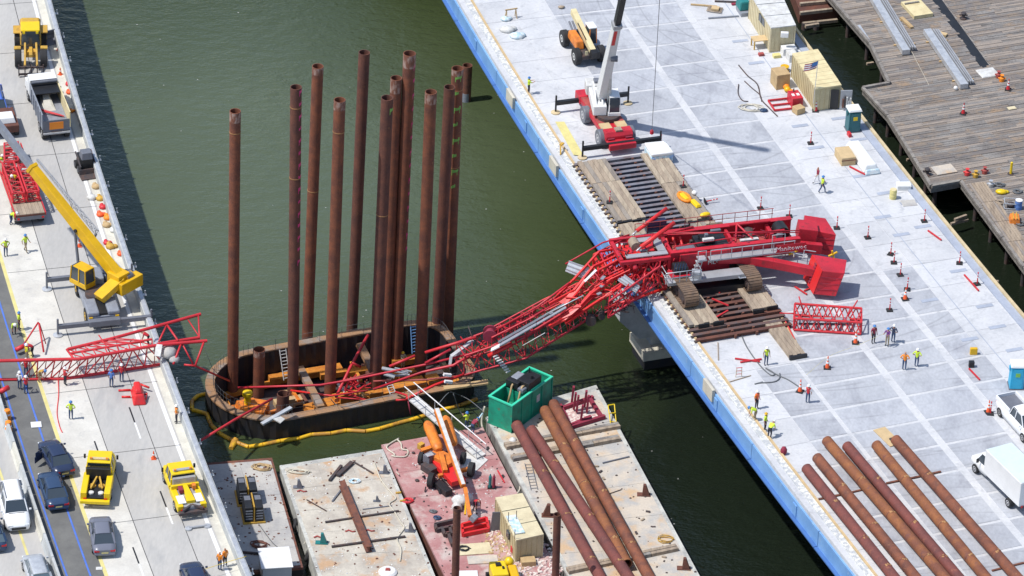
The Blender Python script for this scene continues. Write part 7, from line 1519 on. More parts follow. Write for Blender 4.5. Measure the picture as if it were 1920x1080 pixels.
# ---------------- sheds, toilets, boxes ----------------
def shed(name, label, cat, roof, z0, h, wall, rmat, ridges=0, rise=0):
    T = [P(x, y, z0+h) for x, y in roof]; c = sum(T, Vector())/4; t = thing(name, label, cat, (c.x, c.y, z0))
    B = [Vector((p.x, p.y, z0)) for p in T]; nm = ('wall', 'wall', 'wall', 'wall')
    for i in range(4):
        a, b = B[i], B[(i+1) % 4]; d = (b-a).normalized(); nn = Vector((d.y, -d.x, 0))*-.08
        a2, b2 = a+d*.085, b-d*.085
        q = MB(); q.hexa([a2, b2, b2+nn, a2+nn, a2+Vector((0, 0, h)), b2+Vector((0, 0, h)), b2+nn+Vector((0, 0, h)), a2+nn+Vector((0, 0, h))]); q.build('wall', wall, t, W=True)
        q = MB(); q.beam(a+Vector((0, 0, h/2)), a+Vector((0, 0, h/2))+Vector((0, 0, 0.001)), .1, .1) if False else q.box(a.x-.07, a.x+.07, a.y-.07, a.y+.07, z0, z0+h); q.build('corner_post', wall, t, W=True)
        L = (b-a).length; k = int(L/.45)
        q = MB()
        for j in range(1, k): m_ = lerp(a, b, j/k)-nn*.18; q.beam(m_+Vector((0, 0, .1)), m_+Vector((0, 0, h-.1)), .07, .05, up=(d.x, d.y, .01))
        q.build('wall_batten', wall, t, W=True, kind='stuff')
    e = .06; cc = c; R2 = [cc+(p-cc)*1.04 for p in T]
    for p in R2: p.z = z0+h+.005
    k = max(2, int((T[3]-T[0]).length/ .6)) if ridges else 3
    for j in range(k):
        a, b = lerp(R2[0], R2[3], (j+.02)/k), lerp(R2[0], R2[3], (j+.98)/k); c_, d_ = lerp(R2[1], R2[2], (j+.02)/k), lerp(R2[1], R2[2], (j+.98)/k); z = Vector((0, 0, .1+random.uniform(0, .03)))
        q = MB(); q.hexa([a, c_, d_, b, a+z, c_+z, d_+z, b+z]); q.build('roof_sheet', rmat, t, W=True)
    return t, B
s1, B = shed('site_shed', 'long tan plywood site shed at the top edge of the picture on the right deck', 'shed', [(1446, 53), (1491, 48), (1462, -14), (1407, -10)], HN, 2.5, 'plywood_pale', 'white_dirty')
q = MB(); q.T = rot(0, 0, 0, P(1471, 63, HN+2.0)+Vector((0, -.2, -.2))); q.box(-.35, .35, -.25, .1, 0, .5); q.build('air_conditioner', 'white', s1, W=True, bevel=.04)
for (x, y) in ((1434, 48), (1428, 40)): q = MB(); q.T = rot(0, 0, HD(25)+pi/2, P(x, y, HN+1.6)+Vector((-.05, 0, 0))); q.box(-.35, .35, -.03, .12, 0, .7); q.build('window', 'glass', s1, W=True)
s2, B = shed('site_shed', 'tan corrugated storage container with open end, beside the flag on the right deck', 'container', [(1530, 167), (1576, 160), (1533, 95), (1487, 103)], HN, 2.3, 'container', 'cream', 1)
q = MB(); q.T = rot(0, 0, -.03, P(1561, 204, HN)+Vector((0, -.1, 0))); q.box(-.45, .45, -.04, .06, .05, 2.0); q.build('doorway', 'black', s2, W=True)
od_ = thing('open_door', 'pale open container door with items leaning on it, left of the dark toilet', 'door', P(1586, 205, HN)); q = MB(); q.T = rot(0, 0, .12, P(1585, 205, HN)); q.box(-.55, .5, -.05, .05, .05, 1.95); q.build('leaf', 'grey_metal', od_, W=True)
for i in range(5): q = MB(); q.T = rot(0, 0, .12, P(1579+i*3.4, 206, HN)); q.box(-.06, .06, -.2, -.06, .3, 1.2+random.uniform(-.3, .3)); q.build('leaning_item', random.choice(['rust_beam', 'white_dirty', 'steel_dark']), od_, W=True)
fl_ = thing('flag', 'small United States flag on a pole by the tan container', 'flag', P(1526, 168, HN+1.4)); a = P(1527, 168, HN+2.3); b = PY(1534, 114, a.y)
q = MB(); q.tube(a-Vector((0, 0, 1.4)), b, .03, n=5); q.build('pole', 'galv', fl_, W=True)
d = Vector((-1.15, -.1, -.35)); dn = Vector((-.1, 0, -.75)); o = b
for i in range(7):
    q = MB(); a0, a1 = o+dn*i/7, o+dn*(i+1)/7; q.add([a0, a0+d*.5+Vector((0, -.12, 0)), a0+d, a1+d, a1+d*.5+Vector((0, -.12, 0))-d*0, a1], [(0, 1, 4, 5), (1, 2, 3, 4)]); q.build('stripe', 'maroon' if i % 2 == 0 else 'white_cloth', fl_, W=True)
q = MB(); e = Vector((0, -.05, 0)); q.add([o+e, o+d*.42+e+Vector((0, -.1, 0)), o+d*.42+dn*4/7+e+Vector((0, -.1, 0)), o+dn*4/7+e], [(0, 1, 2, 3)]); q.build('canton', 'hat_blue', fl_, W=True)
def boxthing(name, label, cat, px, py, z, sx, sy, sz, rz, mt, lid=None, bev=.03, kid='body'):
    t = thing(name, label, cat, P(px, py, z), rz); q = MB(); q.box(-sx/2, sx/2, -sy/2, sy/2, 0, sz); q.build(kid, mt, t, bevel=bev)
    if lid: q = MB(); q.taper(-sx/2-.04, sx/2+.04, -sy/2-.04, sy/2+.04, sz+.001, sz+.09, .05, .05); q.build('top', lid, t)
    return t
def toilet(label, px, py, rz, mt, gmark):
    t = thing('portable_toilet', label, 'portable toilet', P(px, py, HN), rz); q = MB(); q.taper(-.56, .56, -.56, .56, .08, 2.1, .03, .03); q.build('cabin', mt, t, bevel=.03)
    q = MB(); q.taper(-.62, .62, -.62, .62, 2.101, 2.3, .08, .08); q.build('roof', 'white', t, bevel=.04); q = MB(); q.box(-.4, .4, -.60, -.565, .12, 1.95); q.build('door', mt, t); q = MB(); q.box(-.62, .62, -.62, .62, 0, .079); q.build('skid', 'grey_dark', t)
    q = MB(); q.box(-.18, .2, -.63, -.602, 1.25, 1.6); q.build('emblem', gmark, t); q = MB(); q.box(-.66, -.58, -.2, .2, 1.6, 1.9); q.build('vent', mt, t)
toilet('dark green portable toilet with white roof at the far bridge edge', 1598, 243, .25, 'toilet_green', 'yellow_bright')
toilet('bright blue portable toilet with white roof at the right edge of the picture', 1904, 724, .05, 'toilet_blue', 'green_mark')
boxthing('wooden_crate', 'tall brown wooden crate left of the tan container', 'crate', 1462, 160, HN, 1.3, 1.5, 1.5, .35, 'timber_new')
boxthing('wooden_crate', 'small brown box behind the red cone by the container', 'crate', 1497, 211, HN, .9, .8, .6, .6, 'timber_new')
cr_ = boxthing('wooden_crate', 'long light brown crate below the dark toilet', 'crate', 1584, 300, HN, 1.3, 2.0, .8, .28, 'plywood'); q = MB(); q.box(-.66, .66, -1.03, -1.001, .5, .58); q.build('batten', 'rust_beam', cr_)
t = thing('wrapped_tank', 'long white wrapped tank lying along the far bridge edge beside the crate', 'tank', P(1616, 300, HN), HD(20)); q = MB(); q.taper(-.75, .75, -2.3, 2.4, .05, .75, .25, .2); q.build('wrap', 'white', t, bevel=.12); q = MB(); q.taper(-.7, .7, -2.7, -2.31, .05, .5, .1, .1); q.build('blue_end', 'ice_blue', t, bevel=.08)
q = MB(); q.T = rot(0, 0, HD(25), P(1592, 255, HN)); q.box(-.12, .12, -.3, .3, 0, .35); q.T = None; solo(q, 'red_can', 'crane_red', 'small red can at the upper end of the wrapped tank', 'can')
t = thing('yellow_drum', 'pale yellow drum on the white deck near the far edge', 'drum', P(1674, 372, HN)); q = MB(); q.lathe([(.3, 0), (.32, .3), (.3, .45), (.32, .6), (.3, .9)], n=14); q.build('barrel', 'paint_yellow', t); q = MB(); q.lathe([(.28, .901), (.28, .93)], n=14); q.build('lid', 'cream', t)
boxthing('white_locker', 'low white locker near the yellow drum', 'locker', 1694, 354, HN, 1.2, .7, .45, .1, 'white', 'white')
boxthing('grey_pad', 'grey square pad on the deck just below the yellow drum', 'pad', 1704, 381, HN, 1.3, 1.0, .05, .25, 'barge_grey')
gn = boxthing('red_generator', 'red generator with white panels between crate and container', 'generator', 1490, 195, HN, 1.0, 1.5, 1.0, .3, 'red_paint'); 
for s in (-.25, .2): q = MB(); q.box(s-.12, s+.12, -.3, .1, 1.001, 1.05); q.build('panel', 'white', gn)
q = MB(); q.lathe([(.06, 1.0), (.06, 1.3)], (0, .5, 0)); q.build('exhaust', 'steel_dark', gn)
rf_ = thing('pallet_skid', 'low red steel frame lying left of the red generator', 'frame', P(1466, 198, HN), .3)
for (a, b) in (((-1, -.9), (1, -.9)), ((-1, .9), (1, .9)), ((-1, -.9), (-1, .9)), ((1, -.9), (1, .9)), ((-1, 0), (1, 0))): q = MB(); q.beam((*a, .15), (*b, .15), .12, .15); q.build('bar', 'crane_red', rf_)
t = thing('bucket_heap', 'orange and yellow sacks between the brown crate and the red generator', 'sacks', P(1476, 172, HN)); 
for i, (x, y, m_) in enumerate(((0, 0, 'yellow'), (.35, -.5, 'hivis_orange'), (-.1, .5, 'hivis_orange'), (.5, -1.0, 'yellow'))): q = MB(); q.ball((x, y, .25), .33, 8, (1, 1, .8)); q.build('sack', m_, t)
t = thing('yellow_reel', 'yellow and white reel beside the two tan sheds', 'reel', P(1471, 133, HN)); q = MB(); q.lathe([(.4, 0), (.4, .1), (.2, .12), (.2, .4), (.4, .42), (.4, .5)], n=12); q.build('spool', 'yellow', t)
tb = thing('work_table', 'yellow topped work table in front of the upper site shed', 'table', P(1424, 88, HN), .3); q = MB(); q.box(-.75, .75, -.5, .5, .85, .93); q.build('table_top', 'plywood', tb)
for x in (-.65, .65):
    for y in (-.42, .42): q = MB(); q.box(x-.05, x+.05, y-.05, y+.05, 0, .849); q.build('leg', 'yellow_dull', tb)
for (x, y, sx, sy, sz, m_, l) in ((1478, 100, 1.3, .8, .7, 'white', 'white appliance between the two tan sheds'), (1484, 112, .8, 1.1, .8, 'white_dirty', 'white sheeted crate against the back of the container'), (1456, 107, .7, .5, .3, 'paint_yellow', 'pale yellow folded sheet by the upper shed'), (1427, 104, .5, .4, .25, 'red_rusty', 'small pinkish box under the yellow work table')): boxthing('white_goods' if m_ != 'red_rusty' else 'small_box', l, 'box', x, y, HN, sx, sy, sz, .3, m_)
t = thing('teal_compressor', 'teal compressor on a blue grey base at the top edge left of the shed', 'compressor', P(1393, 22, HN), .3); q = MB(); q.taper(-.55, .55, -.6, .8, .4, 1.3, .1, .1); q.build('housing', 'teal', t, bevel=.12); q = MB(); q.box(-.5, .5, -1.0, .6, 0, .399); q.build('base', 'grey_mid', t)
t = thing('pallet', 'small wooden pallet with a tan load at the top of the deck', 'pallet', P(1340, 20, HN), -.2)
for i in range(5): q = MB(); q.box(-.7, .7, -.5+i*.22, -.36+i*.22, .12, .16); q.build('slat', 'timber', t)
q = MB(); q.box(-.3, .4, -.3, .3, .17, .35); q.build('load', 'plywood', t)
for (x0, y0, x1, y1, m_, w_, l) in ((1295, 8, 1345, 12, 'timber_new', .15, 'long tan plank at the top of the deck'), (1328, 34, 1385, 30, 'grey_mid', .15, 'grey bar below the pallet at the top of the deck'), (1340, 2, 1390, 4, 'steel_dark', .2, 'dark steel at the very top of the deck'), (1372, 8, 1392, 6, 'maroon', .3, 'maroon pipe piece left of the teal compressor')): beamthing('deck_bar', x0, y0, x1, y1, HN+.03, w_, .12, m_, l)
# white covered cargo with diamond badge near the mats
t = thing('covered_cargo', 'white topped cargo bale with pale blue front and small red diamond, beside the mats', 'cargo', P(1243, 305, HN))
T4 = [P(1222, 290, HN+1.15), P(1263, 285, HN+1.15), P(1248, 263, HN+1.15), P(1208, 267, HN+1.15)]; B4 = [Vector((p.x, p.y, HN)) for p in T4]
q = MB(); q.hexa(B4+[p-Vector((0, 0, .3)) for p in T4]); q.build('bale', 'ice_blue', t, W=True, bevel=.1); q = MB(); q.hexa([p-Vector((0, 0, .29)) for p in T4]+T4); q.build('white_cover', 'white', t, W=True, bevel=.08)
c = (B4[0]+B4[1])/2; d = (B4[1]-B4[0]).normalized(); nn = Vector((d.y, -d.x, 0)); c = c+nn*.03+Vector((0, 0, .48)); q = MB(); q.add([c+d*.2, c+Vector((0, 0, .2)), c-d*.2, c-Vector((0, 0, .2))], [(0, 1, 2, 3)]); q.build('diamond_badge', 'tail_light', t, W=True)
q = MB(); q.path([B4[0]+nn*.05+Vector((0, 0, .85)), c+nn*.06-Vector((0, 0, .3)), B4[1]+nn*.05+Vector((0, 0, .85))], .025, 4); q.build('lashing', 'blue_cloth', t, W=True)
for (x, y, m_, l, s) in ((1283, 372, 'hivis_orange', 'orange ringed yellow rescue float on the right mats', 1), (1304, 384, 'yellow_bright', 'yellow rescue float beside the orange ringed one', 0), (1322, 406, 'yellow', 'low yellow bag on the mats just above the crane', 2), (1302, 365, 'white', 'small white and yellow bag behind the rescue floats', 3)):
    t = thing('rescue_bag', l, 'bag', P(x, y, HN+.62), .5)
    if s == 1: q = MB(); q.path([Vector((.42*cos(a), .8*sin(a), .15)) for a in [2*pi*i/14 for i in range(14)]], .14, 6, True); q.build('ring', 'hivis_orange', t)
    q = MB(); q.taper(-.28, .28, -.65, .65, .05, .3, .1, .12) if s < 2 else q.ball((0, 0, .2), .35, 8, (1.6 if s == 2 else .8, .8, .6)); q.build('bag_body', 'yellow_bright' if s < 3 else 'white', t, bevel=.06)
# saw horse and bundles, upper left of the deck
t = thing('saw_horse', 'small wooden saw horse at the upper left of the deck', 'trestle', P(958, 34, HN), .4)
for x in (-.5, .5):
    for y in (-.25, .25): q = MB(); q.beam((x, y, 0), (x*.9, 0, .9), .07, .07); q.build('leg', 'timber_new', t)
q = MB(); q.beam((-.6, 0, .93), (.6, 0, .93), .1, .1); q.build('beam', 'timber_new', t)
for (x, y, m_, l, s_) in ((948, 35, 'ice_blue', 'pale blue bundle beside the saw horse', .5), (951, 55, 'white_dirty', 'crumpled grey white sack below the saw horse', .75), (969, 67, 'ice_blue', 'blue grey sack right of the crumpled sack', .7), (1052, 13, 'timber', 'small brown scrap pile at the top of the deck', .3)):
    q = MB(); c = P(x, y, HN+.15); q.ball(c, s_, 8, (1, .8, .4)).ball(c+Vector((s_*.6, s_*.3, 0)), s_*.6, 8, (1, .8, .5)); solo(q, 'bundle', m_, l, 'bundle')
# hoses and cables on the deck
cable(PZ([(1385, 122), (1402, 142), (1420, 158), (1427, 185), (1440, 200), (1458, 218)], HN+.05), .06, 'hose', 'steel_dark', 'long dark hose on the deck left of the brown crate', 'hose')
cable(PZ([(1396, 152), (1410, 165), (1425, 178), (1428, 190)], HN+.05), .05, 'hose', 'steel_dark', 'short dark hose left of the red frame', 'hose')
cable(PZ([(1385, 158), (1384, 175), (1392, 188), (1403, 190)], HN+.05), .05, 'hose', 'steel_dark', 'bent dark hose at the left of the hose tangle', 'hose')
ropeheap(1408, 203, HN+.03, 1.1, 'rope', 'loose pale hose coil left of the red frame', 3, cat='coil', rr=.05)
ropeheap(1432, 208, HN+.03, .3, 'slate_blue', 'small dark blue bag at the end of the hose tangle', 3, cat='bag', rr=.1)
cable(PZ([(1387, 619), (1400, 650), (1425, 685), (1445, 703), (1452, 700), (1436, 690), (1443, 695), (1462, 705), (1478, 712), (1498, 725)], HN+.05), .055, 'hose', 'cable', 'long dark hose from the trestle to the striped cone', 'hose')
cable(PZ([(1462, 700), (1461, 710), (1450, 716), (1425, 718), (1415, 720), (1430, 716)], HN+.05), .055, 'hose', 'cable', 'looped dark hose end below the long hose', 'hose')
cable(PZ([(1665, 622+0), (1606, 648), (1555, 668), (1512, 703)], HN+.75), .012, 'barrier_tape', 'paint_yellow', 'thin pale tape between the striped cones', 'tape')
beamthing('deck_bar', 1346, 642, 1347, 675, HN+.02, .08, .06, 'timber', 'thin brown stick near the blue edge left of the hose')
beamthing('deck_bar', 1368, 716, 1408, 704, HN+.02, .07, .06, 'timber', 'thin brown stick crossing by the small frame')
t = thing('survey_frame', 'small pinkish wire frame near the blue edge below the trestle', 'frame', P(1385, 707, HN), .2)
for x in (-.25, .25): q = MB(); q.tube((x, 0, 0), (x*.8, 0, .9), .03, n=5); q.build('leg', 'tan_line', t)
for z in (.3, .6, .9): q = MB(); q.tube((-.25, 0, z), (.25, 0, z), .03, n=5); q.build('rung', 'crane_red', t)
boxthing('yellow_sign_box', 'yellow box sign standing on the deck at the right', 'sign', 1825, 664, HN, .6, .3, .6, .1, 'yellow'); boxthing('black_case', 'small black case below the yellow box sign', 'case', 1821, 688, HN, .45, .35, .55, .1, 'black')
t = thing('maroon_sack', 'maroon backpack leaning at the blue bridge edge', 'backpack', P(1469, 852, HN)); q = MB(); q.ball((0, 0, .35), .35, 8, (.8, .7, 1.2)); q.build('sack', 'maroon', t)

# ---------------- delineators and cones ----------------
dp = None
def delin(px, py, label, z=HN, lie=False):
    global dp
    p = P(px, py, z+.01)
    if dp is None:
        dp = thing('delineator', label, 'delineator', p, 0, 'thin red marker posts on black bases'); q = MB(); q.taper(-.28, .28, -.28, .28, 0, .1, .05, .05); q.build('base', 'tyre', dp)
        q = MB(); q.lathe([(.055, .1), (.045, 1.1), (.07, 1.15), (.03, 1.2)], n=8); q.build('post', 'crane_red', dp)
        for h in (.65, .9): q = MB(); q.lathe([(.058, h), (.056, h+.1)], n=8); q.build('reflective_band', 'white', dp)
        return dp
    o = copy_tree(dp, None, p, random.uniform(-.4, .4), label)
    if lie: o.rotation_euler = (0, 1.45, .3); o.location.z += .2
    return o
for a in ((1143, 380, 'red marker post standing on the left timber mats', HN+.62), (1281, 350, 'red marker post on the right timber mats beside the cargo bale', HN+.62), (1239, 282-8, 'red marker post behind the white covered cargo'), (1321, 382, 'fallen red marker post beside the rescue floats', HN, True), (1426, 391, 'leftmost red marker post in the row above the crane'), (1480, 406, 'second red marker post in the row above the crane'), (1569, 428, 'red marker post just right of the upper counterweight'), (1627, 446, 'red marker post above the grey plate right of the counterweights'), (1670, 477, 'red marker post, first of the group of three on the pale deck'), (1676, 493, 'red marker post, middle of the group of three on the pale deck'), (1688, 516, 'red marker post, lowest of the group of three on the pale deck'), (1701, 543, 'red marker post just behind the striped cone'), (1668, 582, 'red marker post right of the fallen lattice section'), (1520, 269, 'lone red marker post below the hose tangle'), (1733, 415, 'red marker post by the right bridge curb, upper', HN), (1799, 494, 'red marker post by the right bridge curb, lower', HN), (1832, 533, 'red marker post by the right bridge curb, lowest of three', HN), (1857, 576+200, 'red marker post left of the white pickup')):
    delin(*a)
cp_ = None
def cone(px, py, label, z=HN, tall=False, mt='cone_orange'):
    key = (tall, mt); p = P(px, py, z+.01)
    if key in CONES: return copy_tree(CONES[key], None, p, random.uniform(-.5, .5), label)
    t = thing('traffic_cone', label, 'traffic cone', p, 0, 'traffic cones'); h = 1.15 if tall else .72
    q = MB(); q.taper(-.3 if tall else -.2, .3 if tall else .2, -.3 if tall else -.2, .3 if tall else .2, 0, .07, .02, .02); q.build('base', 'tyre' if tall else mt, t)
    q = MB(); q.lathe([(.19 if tall else .15, .071), (.09, h*.5), (.035, h)], n=10); q.build('cone_body', mt, t)
    for a, b in (((.42, .55), (.68, .8)) if tall else ((.5, .65),)):
        rr = lambda f: (.19 if tall else .15)*(1-f)+.04*f+.012
        q = MB(); q.lathe([(rr(a), h*a), (rr(b), h*b)], n=10); q.build('white_band', 'white', t)
    CONES[key] = t; return t
CONES = {}
for a in ((1604, 643, 'striped orange cone just below the fallen lattice section'), (1551, 690, 'striped orange cone in the middle of the taped row'), (1500, 734, 'striped orange cone beside the worker in the red vest'), (1697, 561, 'striped orange cone by the marker posts on the pale deck'), (1853, 773, 'striped cone left of the white pickup')): cone(*a, HN, True)
cone(1529, 208, 'red cone at the corner of the tan container', HN, True, 'crane_red'); cone(1806, 213, 'red cone alone on the wharf below the long girder', HW, True, 'crane_red'); cone(1890, 168, 'red cone on the wharf near the orange cloth', HW, True, 'crane_red')
for a in ((110, 94, 'small orange cone beside the loader bucket'), (113, 140, 'small orange cone between loader and dump truck'), (288, 860, 'small orange cone between the two tow trucks'), (149, 462, 'small cone left of the yellow crane cab')): cone(*a, HO)
for (x, y, l) in ((14, 786, 'upper orange barrel by the median barrier'), (16, 808, 'lower orange barrel by the median barrier')):
    t = thing('traffic_barrel', l, 'barrel', P(x, y, HO)); q = MB(); q.lathe([(.3, 0), (.28, .4), (.24, .9), (.1, .95)], n=12); q.build('drum', 'hivis_orange', t); q = MB(); q.lathe([(.285, .45), (.27, .6)], n=12); q.build('white_band', 'white', t)

# ---------------- clutter along the old bridge ----------------
mm = ['cone_orange', 'crane_red', 'yellow_dull', 'white_dirty', 'timber_new', 'hivis_orange']
for i, (x, y, s_, l) in enumerate(((128, 158, .35, 'brown scrap by the parapet right of the dump truck'), (130, 173, .4, 'tan hook by the parapet beside the dump truck'), (134, 208, .3, 'white rag by the parapet right of the dump truck'), (180, 350, .5, 'pale sack just below the compact loader'), (172, 370, .55, 'orange sack, upper left in the clutter by the parapet'), (188, 372, .5, 'red and white sack near the top of the clutter'), (193, 388, .45, 'tan coil in the clutter by the parapet'), (188, 402, .45, 'dark red bag in the clutter by the parapet'), (202, 408, .5, 'orange bag in the middle of the clutter by the parapet'), (200, 422, .5, 'white bag in the clutter by the parapet'), (212, 432, .4, 'red bag at the parapet foot'), (207, 462, .55, 'orange bag above the outrigger of the yellow crane'), (200, 455, .4, 'pale hose heap left of the orange bag'), (226, 476, .4, 'orange brown bag by the outrigger post'))):
    q = MB(); c = P(x, y, HO+.15); q.ball(c, s_*.8, 8, (1, .9, .6)).ball(c+Vector((s_*.7, .1, 0)), s_*.5, 6, (1, 1, .6)).ball(c+Vector((-s_*.3, s_*.7, 0)), s_*.45, 6); solo(q, 'equipment_bag', mm[(i*5+1) % 6], l, 'bag')
boxthing('white_slab', 'small white board lying on the blue line', 'board', 68, 797, HO+.02, .85, .8, .08, .2, 'white')
boxthing('white_slab', 'small pale paper on the asphalt near the bottom edge', 'paper', 186, 1066, HO+.02, .5, .4, .03, .1, 'white_dirty')
for (x, y) in ((345, 1068),): cable([P(352, 1078, HO+.9), P(400, 1062, HO+.95), P(462, 1043, HO+1.0)], .02, 'barrier_tape', 'yellow_bright', 'yellow tape stretched to the parapet at the bottom', 'tape')

# ---------------- red barge: aerial lift, shed, small excavator ----------------
ZR = 1.7
al = thing('boom_lift', 'orange boom lift with white topped boom and rounded orange covers, on the red barge', 'lift', P(850, 890, ZR))
def wb_(nm, a, b, w_, h_, mt, w2=None, h2=None, bevel=.03, par=None): q = MB(); q.beam(P(*a), P(*b), w_, h_, w2=w2, h2=h2); return q.build(nm, mt, par or al, W=True, bevel=bevel)
bo = wb_('boom', (819, 770, 4.6), (869, 912, 3.9), .46, .42, 'orange', .4, .38)
q = MB(); o = Vector((0, 0, .27)); q.beam(P(819, 770, 4.6)+o*.9, P(869, 912, 3.9)+o*.85, .34, .04, w2=.28); q.build('boom_top', 'white_dirty', bo, W=True)
for (a, b, r) in (((802, 795, 3.3), (822, 842, 3.0), .48), ((836, 785, 3.3), (850, 832, 3.0), .44)):
    a_, b_ = P(*a), P(*b); d = (b_-a_).normalized(); R_ = []
    q = MB(); x = d.cross(Vector((0, 0, 1))).normalized(); u_ = x.cross(d); L_ = (b_-a_).length
    q.loft([[a_+d*L_*t+x*(r*k*cos(an))+u_*(r*k*.8*sin(an)) for an in [2*pi*i/8+pi/8 for i in range(8)]] for t, k in ((-.08, .45), (0, .8), (.12, 1), (.9, 1), (1.0, .85), (1.04, .5))]); q.build('engine_cover', 'orange', al, W=True)
wb_('turntable', (812, 850, 2.6), (850, 870, 2.6), 1.2, .5, 'orange'); wb_('chassis', (822, 862, 1.98+.3), (860, 905, 1.98+.3), 1.3, .45, 'red_bright'); wb_('axle', (822, 893, 2.2), (884, 878, 2.2), .3, .3, 'orange'); wb_('link_arm', (826, 850, 3.0), (835, 885, 2.6), .4, .5, 'orange'); wb_('yellow_box', (786, 834, 2.3), (793, 838, 2.3), .5, .5, 'yellow_dull'); wb_('orange_rail', (790, 846, 2.5), (815, 838, 2.6), .4, .35, 'orange')
def lw(px, py, r, w_): 
    c = P(px, py, ZR); q = MB(); q.T = rot(0, 0, -.25, c); q.lathe([(r*.7, -w_/2), (r, -w_*.4), (r, w_*.4), (r*.7, w_/2)], (0, 0, r), 'X', 16); o = q.build('wheel', 'tyre', al, W=True); q = MB(); q.T = rot(0, 0, -.25, c); q.lathe([(r*.55, -w_*.52), (r*.55, -w_*.45)], (0, 0, r), 'X', 14); q.build('rim', 'white_dirty', o, W=True)
lw(808, 912, .62, .5); lw(883, 892, .62, .5); lw(868, 868, .5, .4); lw(789, 868, .5, .4)
wb_('hydraulic_tank', (800, 855, 2.5), (812, 862, 2.5), .9, .7, 'grey_dark'); wb_('engine_gear', (818, 905, 2.0), (842, 925, 2.0), .7, .5, 'black'); wb_('engine_gear', (795, 872, 2.0), (815, 885, 2.0), .8, .6, 'steel_dark'); wb_('tool_tray', (803, 850, 3.0), (808, 855, 3.0), .6, .1, 'galv')
q = MB()
for i in range(26):
    c = P(random.uniform(795, 850), random.uniform(880, 930), 1.8); q.tube(c, c+Vector((random.uniform(-.6, .6), random.uniform(-.5, .5), random.uniform(.0, .5))), random.uniform(.04, .1), n=5)
q.build('hoses', 'black', al, W=True, kind='stuff')
q = MB(); c = P(862, 938, 2.2); q.ball(c, .7, 8, (1, .9, .6)).ball(c+Vector((.6, .3, .1)), .5, 8, (1, 1, .7)).ball(c+Vector((-.2, -.7, -.2)), .45, 8); q.build('basket_wrap', 'white_dirty', al, W=True)
wb_('jib', (872, 915, 3.8), (881, 968, 3.0), .3, .3, 'orange'); wb_('jib_head', (884, 968, 3.0), (892, 975, 2.8), .5, .5, 'grey_mid'); wb_('side_strut', (874, 935, 2.8), (872, 965, 2.4), .16, .16, 'yellow')
fr_o = thing('orange_frame', 'low orange steel frame on the red barge below the boom lift', 'frame', P(890, 992, ZR))
for a, b in (((866, 985), (912, 972)), ((868, 1003), (916, 993)), ((866, 985), (868, 1003)), ((912, 972), (916, 993)), ((866, 994), (914, 983))): q = MB(); q.beam(P(*a, ZR+.2), P(*b, ZR+.2), .2, .35); q.build('bar', 'red_bright', fr_o, W=True)
gwy = thing('gangway', 'white gangway ramp with twin rails from the red barge up to the cofferdam rim', 'gangway', P(840, 800, ZR))
a, b = P(775, 747, 3.0), P(902, 856, ZR+.15); d = (b-a).normalized(); nn = Vector((-d.y, d.x, 0)).normalized()
q = MB(); q.beam(a, b, .95, .12); q.build('ramp', 'white_dirty', gwy, W=True)
for i in range(9): c = lerp(a, b, (i+.5)/9); q = MB(); q.beam(c-nn*.47+Vector((0, 0, .08)), c+nn*.47+Vector((0, 0, .08)), .08, .03); q.build('cleat_bar', 'galv', gwy, W=True)
for s, hgt in ((1, 1.0), (-1, 1.0)):
    q = MB(); q.tube(a+nn*s*.5+Vector((0, 0, hgt))-d*.6, b+nn*s*.5+Vector((0, 0, hgt)), .05, n=6); q.build('rail', 'white', gwy, W=True)
    for i in range(5): c = lerp(a, b, i/4)+nn*s*.5; q = MB(); q.tube(c, c+Vector((0, 0, hgt)), .03, n=5); q.build('rail_post', 'galv', gwy, W=True)
q = MB(); q.hexa([P(842, 885, ZR+.02), P(880, 895, ZR+.02), P(915, 862, ZR+.02), P(880, 840, ZR+.02), P(842, 885, ZR+.06), P(880, 895, ZR+.06), P(915, 862, ZR+.06), P(880, 840, ZR+.06)]); solo(q, 'white_mat', 'white_dirty', 'large dirty white mat at the foot of the gangway on the red barge', 'mat')
sh, B = shed('plywood_shed', 'small plywood shed with grey door on the right side of the red barge', 'shed', [(968, 1014), (1018, 1003), (979, 928), (930, 936)], ZR, 2.1, 'container', 'plywood_pale')
q = MB(); q.beam(P(958, 967, ZR+2.3), P(975, 1000, ZR+2.3), .8, .1); q.build('roof_board', 'ice_blue', sh, W=True)
for (x, y) in ((953, 978), (968, 975), (965, 1010)): q = MB(); c = P(x, y, ZR+2.25); q.tube(c, c+Vector((0, 0, .9)), .03, n=5); q.build('roof_rod', 'steel_dark', sh, W=True)
q = MB(); c = P(954, 1008, ZR+1.1); q.T = rot(0, 0, 1.9, c); q.box(-.3, .3, -.05, .14, 0, .6); q.build('window', 'glass', sh, W=True)
q = MB(); c = P(961, 1035, ZR+.3); q.T = rot(0, 0, 1.9, c); q.box(-.2, .2, -.12, .12, 0, .5); q.build('fire_box', 'crane_red', sh, W=True)
t = thing('grey_door', 'dark grey door panel leaning open left of the plywood shed', 'door', P(929, 990, ZR)); q = MB(); q.T = rot(0, .08, .25, P(929, 995, ZR)); q.box(-.45, .45, -.04, .04, .05, 1.8); q.build('leaf', 'grey_dark', t, W=True)
boxthing('carton', 'brown carton in front of the plywood shed', 'box', 990, 1058, ZR, 1.15, .8, .5, .2, 'timber_new')
ex = thing('small_excavator', 'yellow compact excavator with open cab at the bottom edge of the red barge', 'excavator', P(942, 1100, ZR), .2)
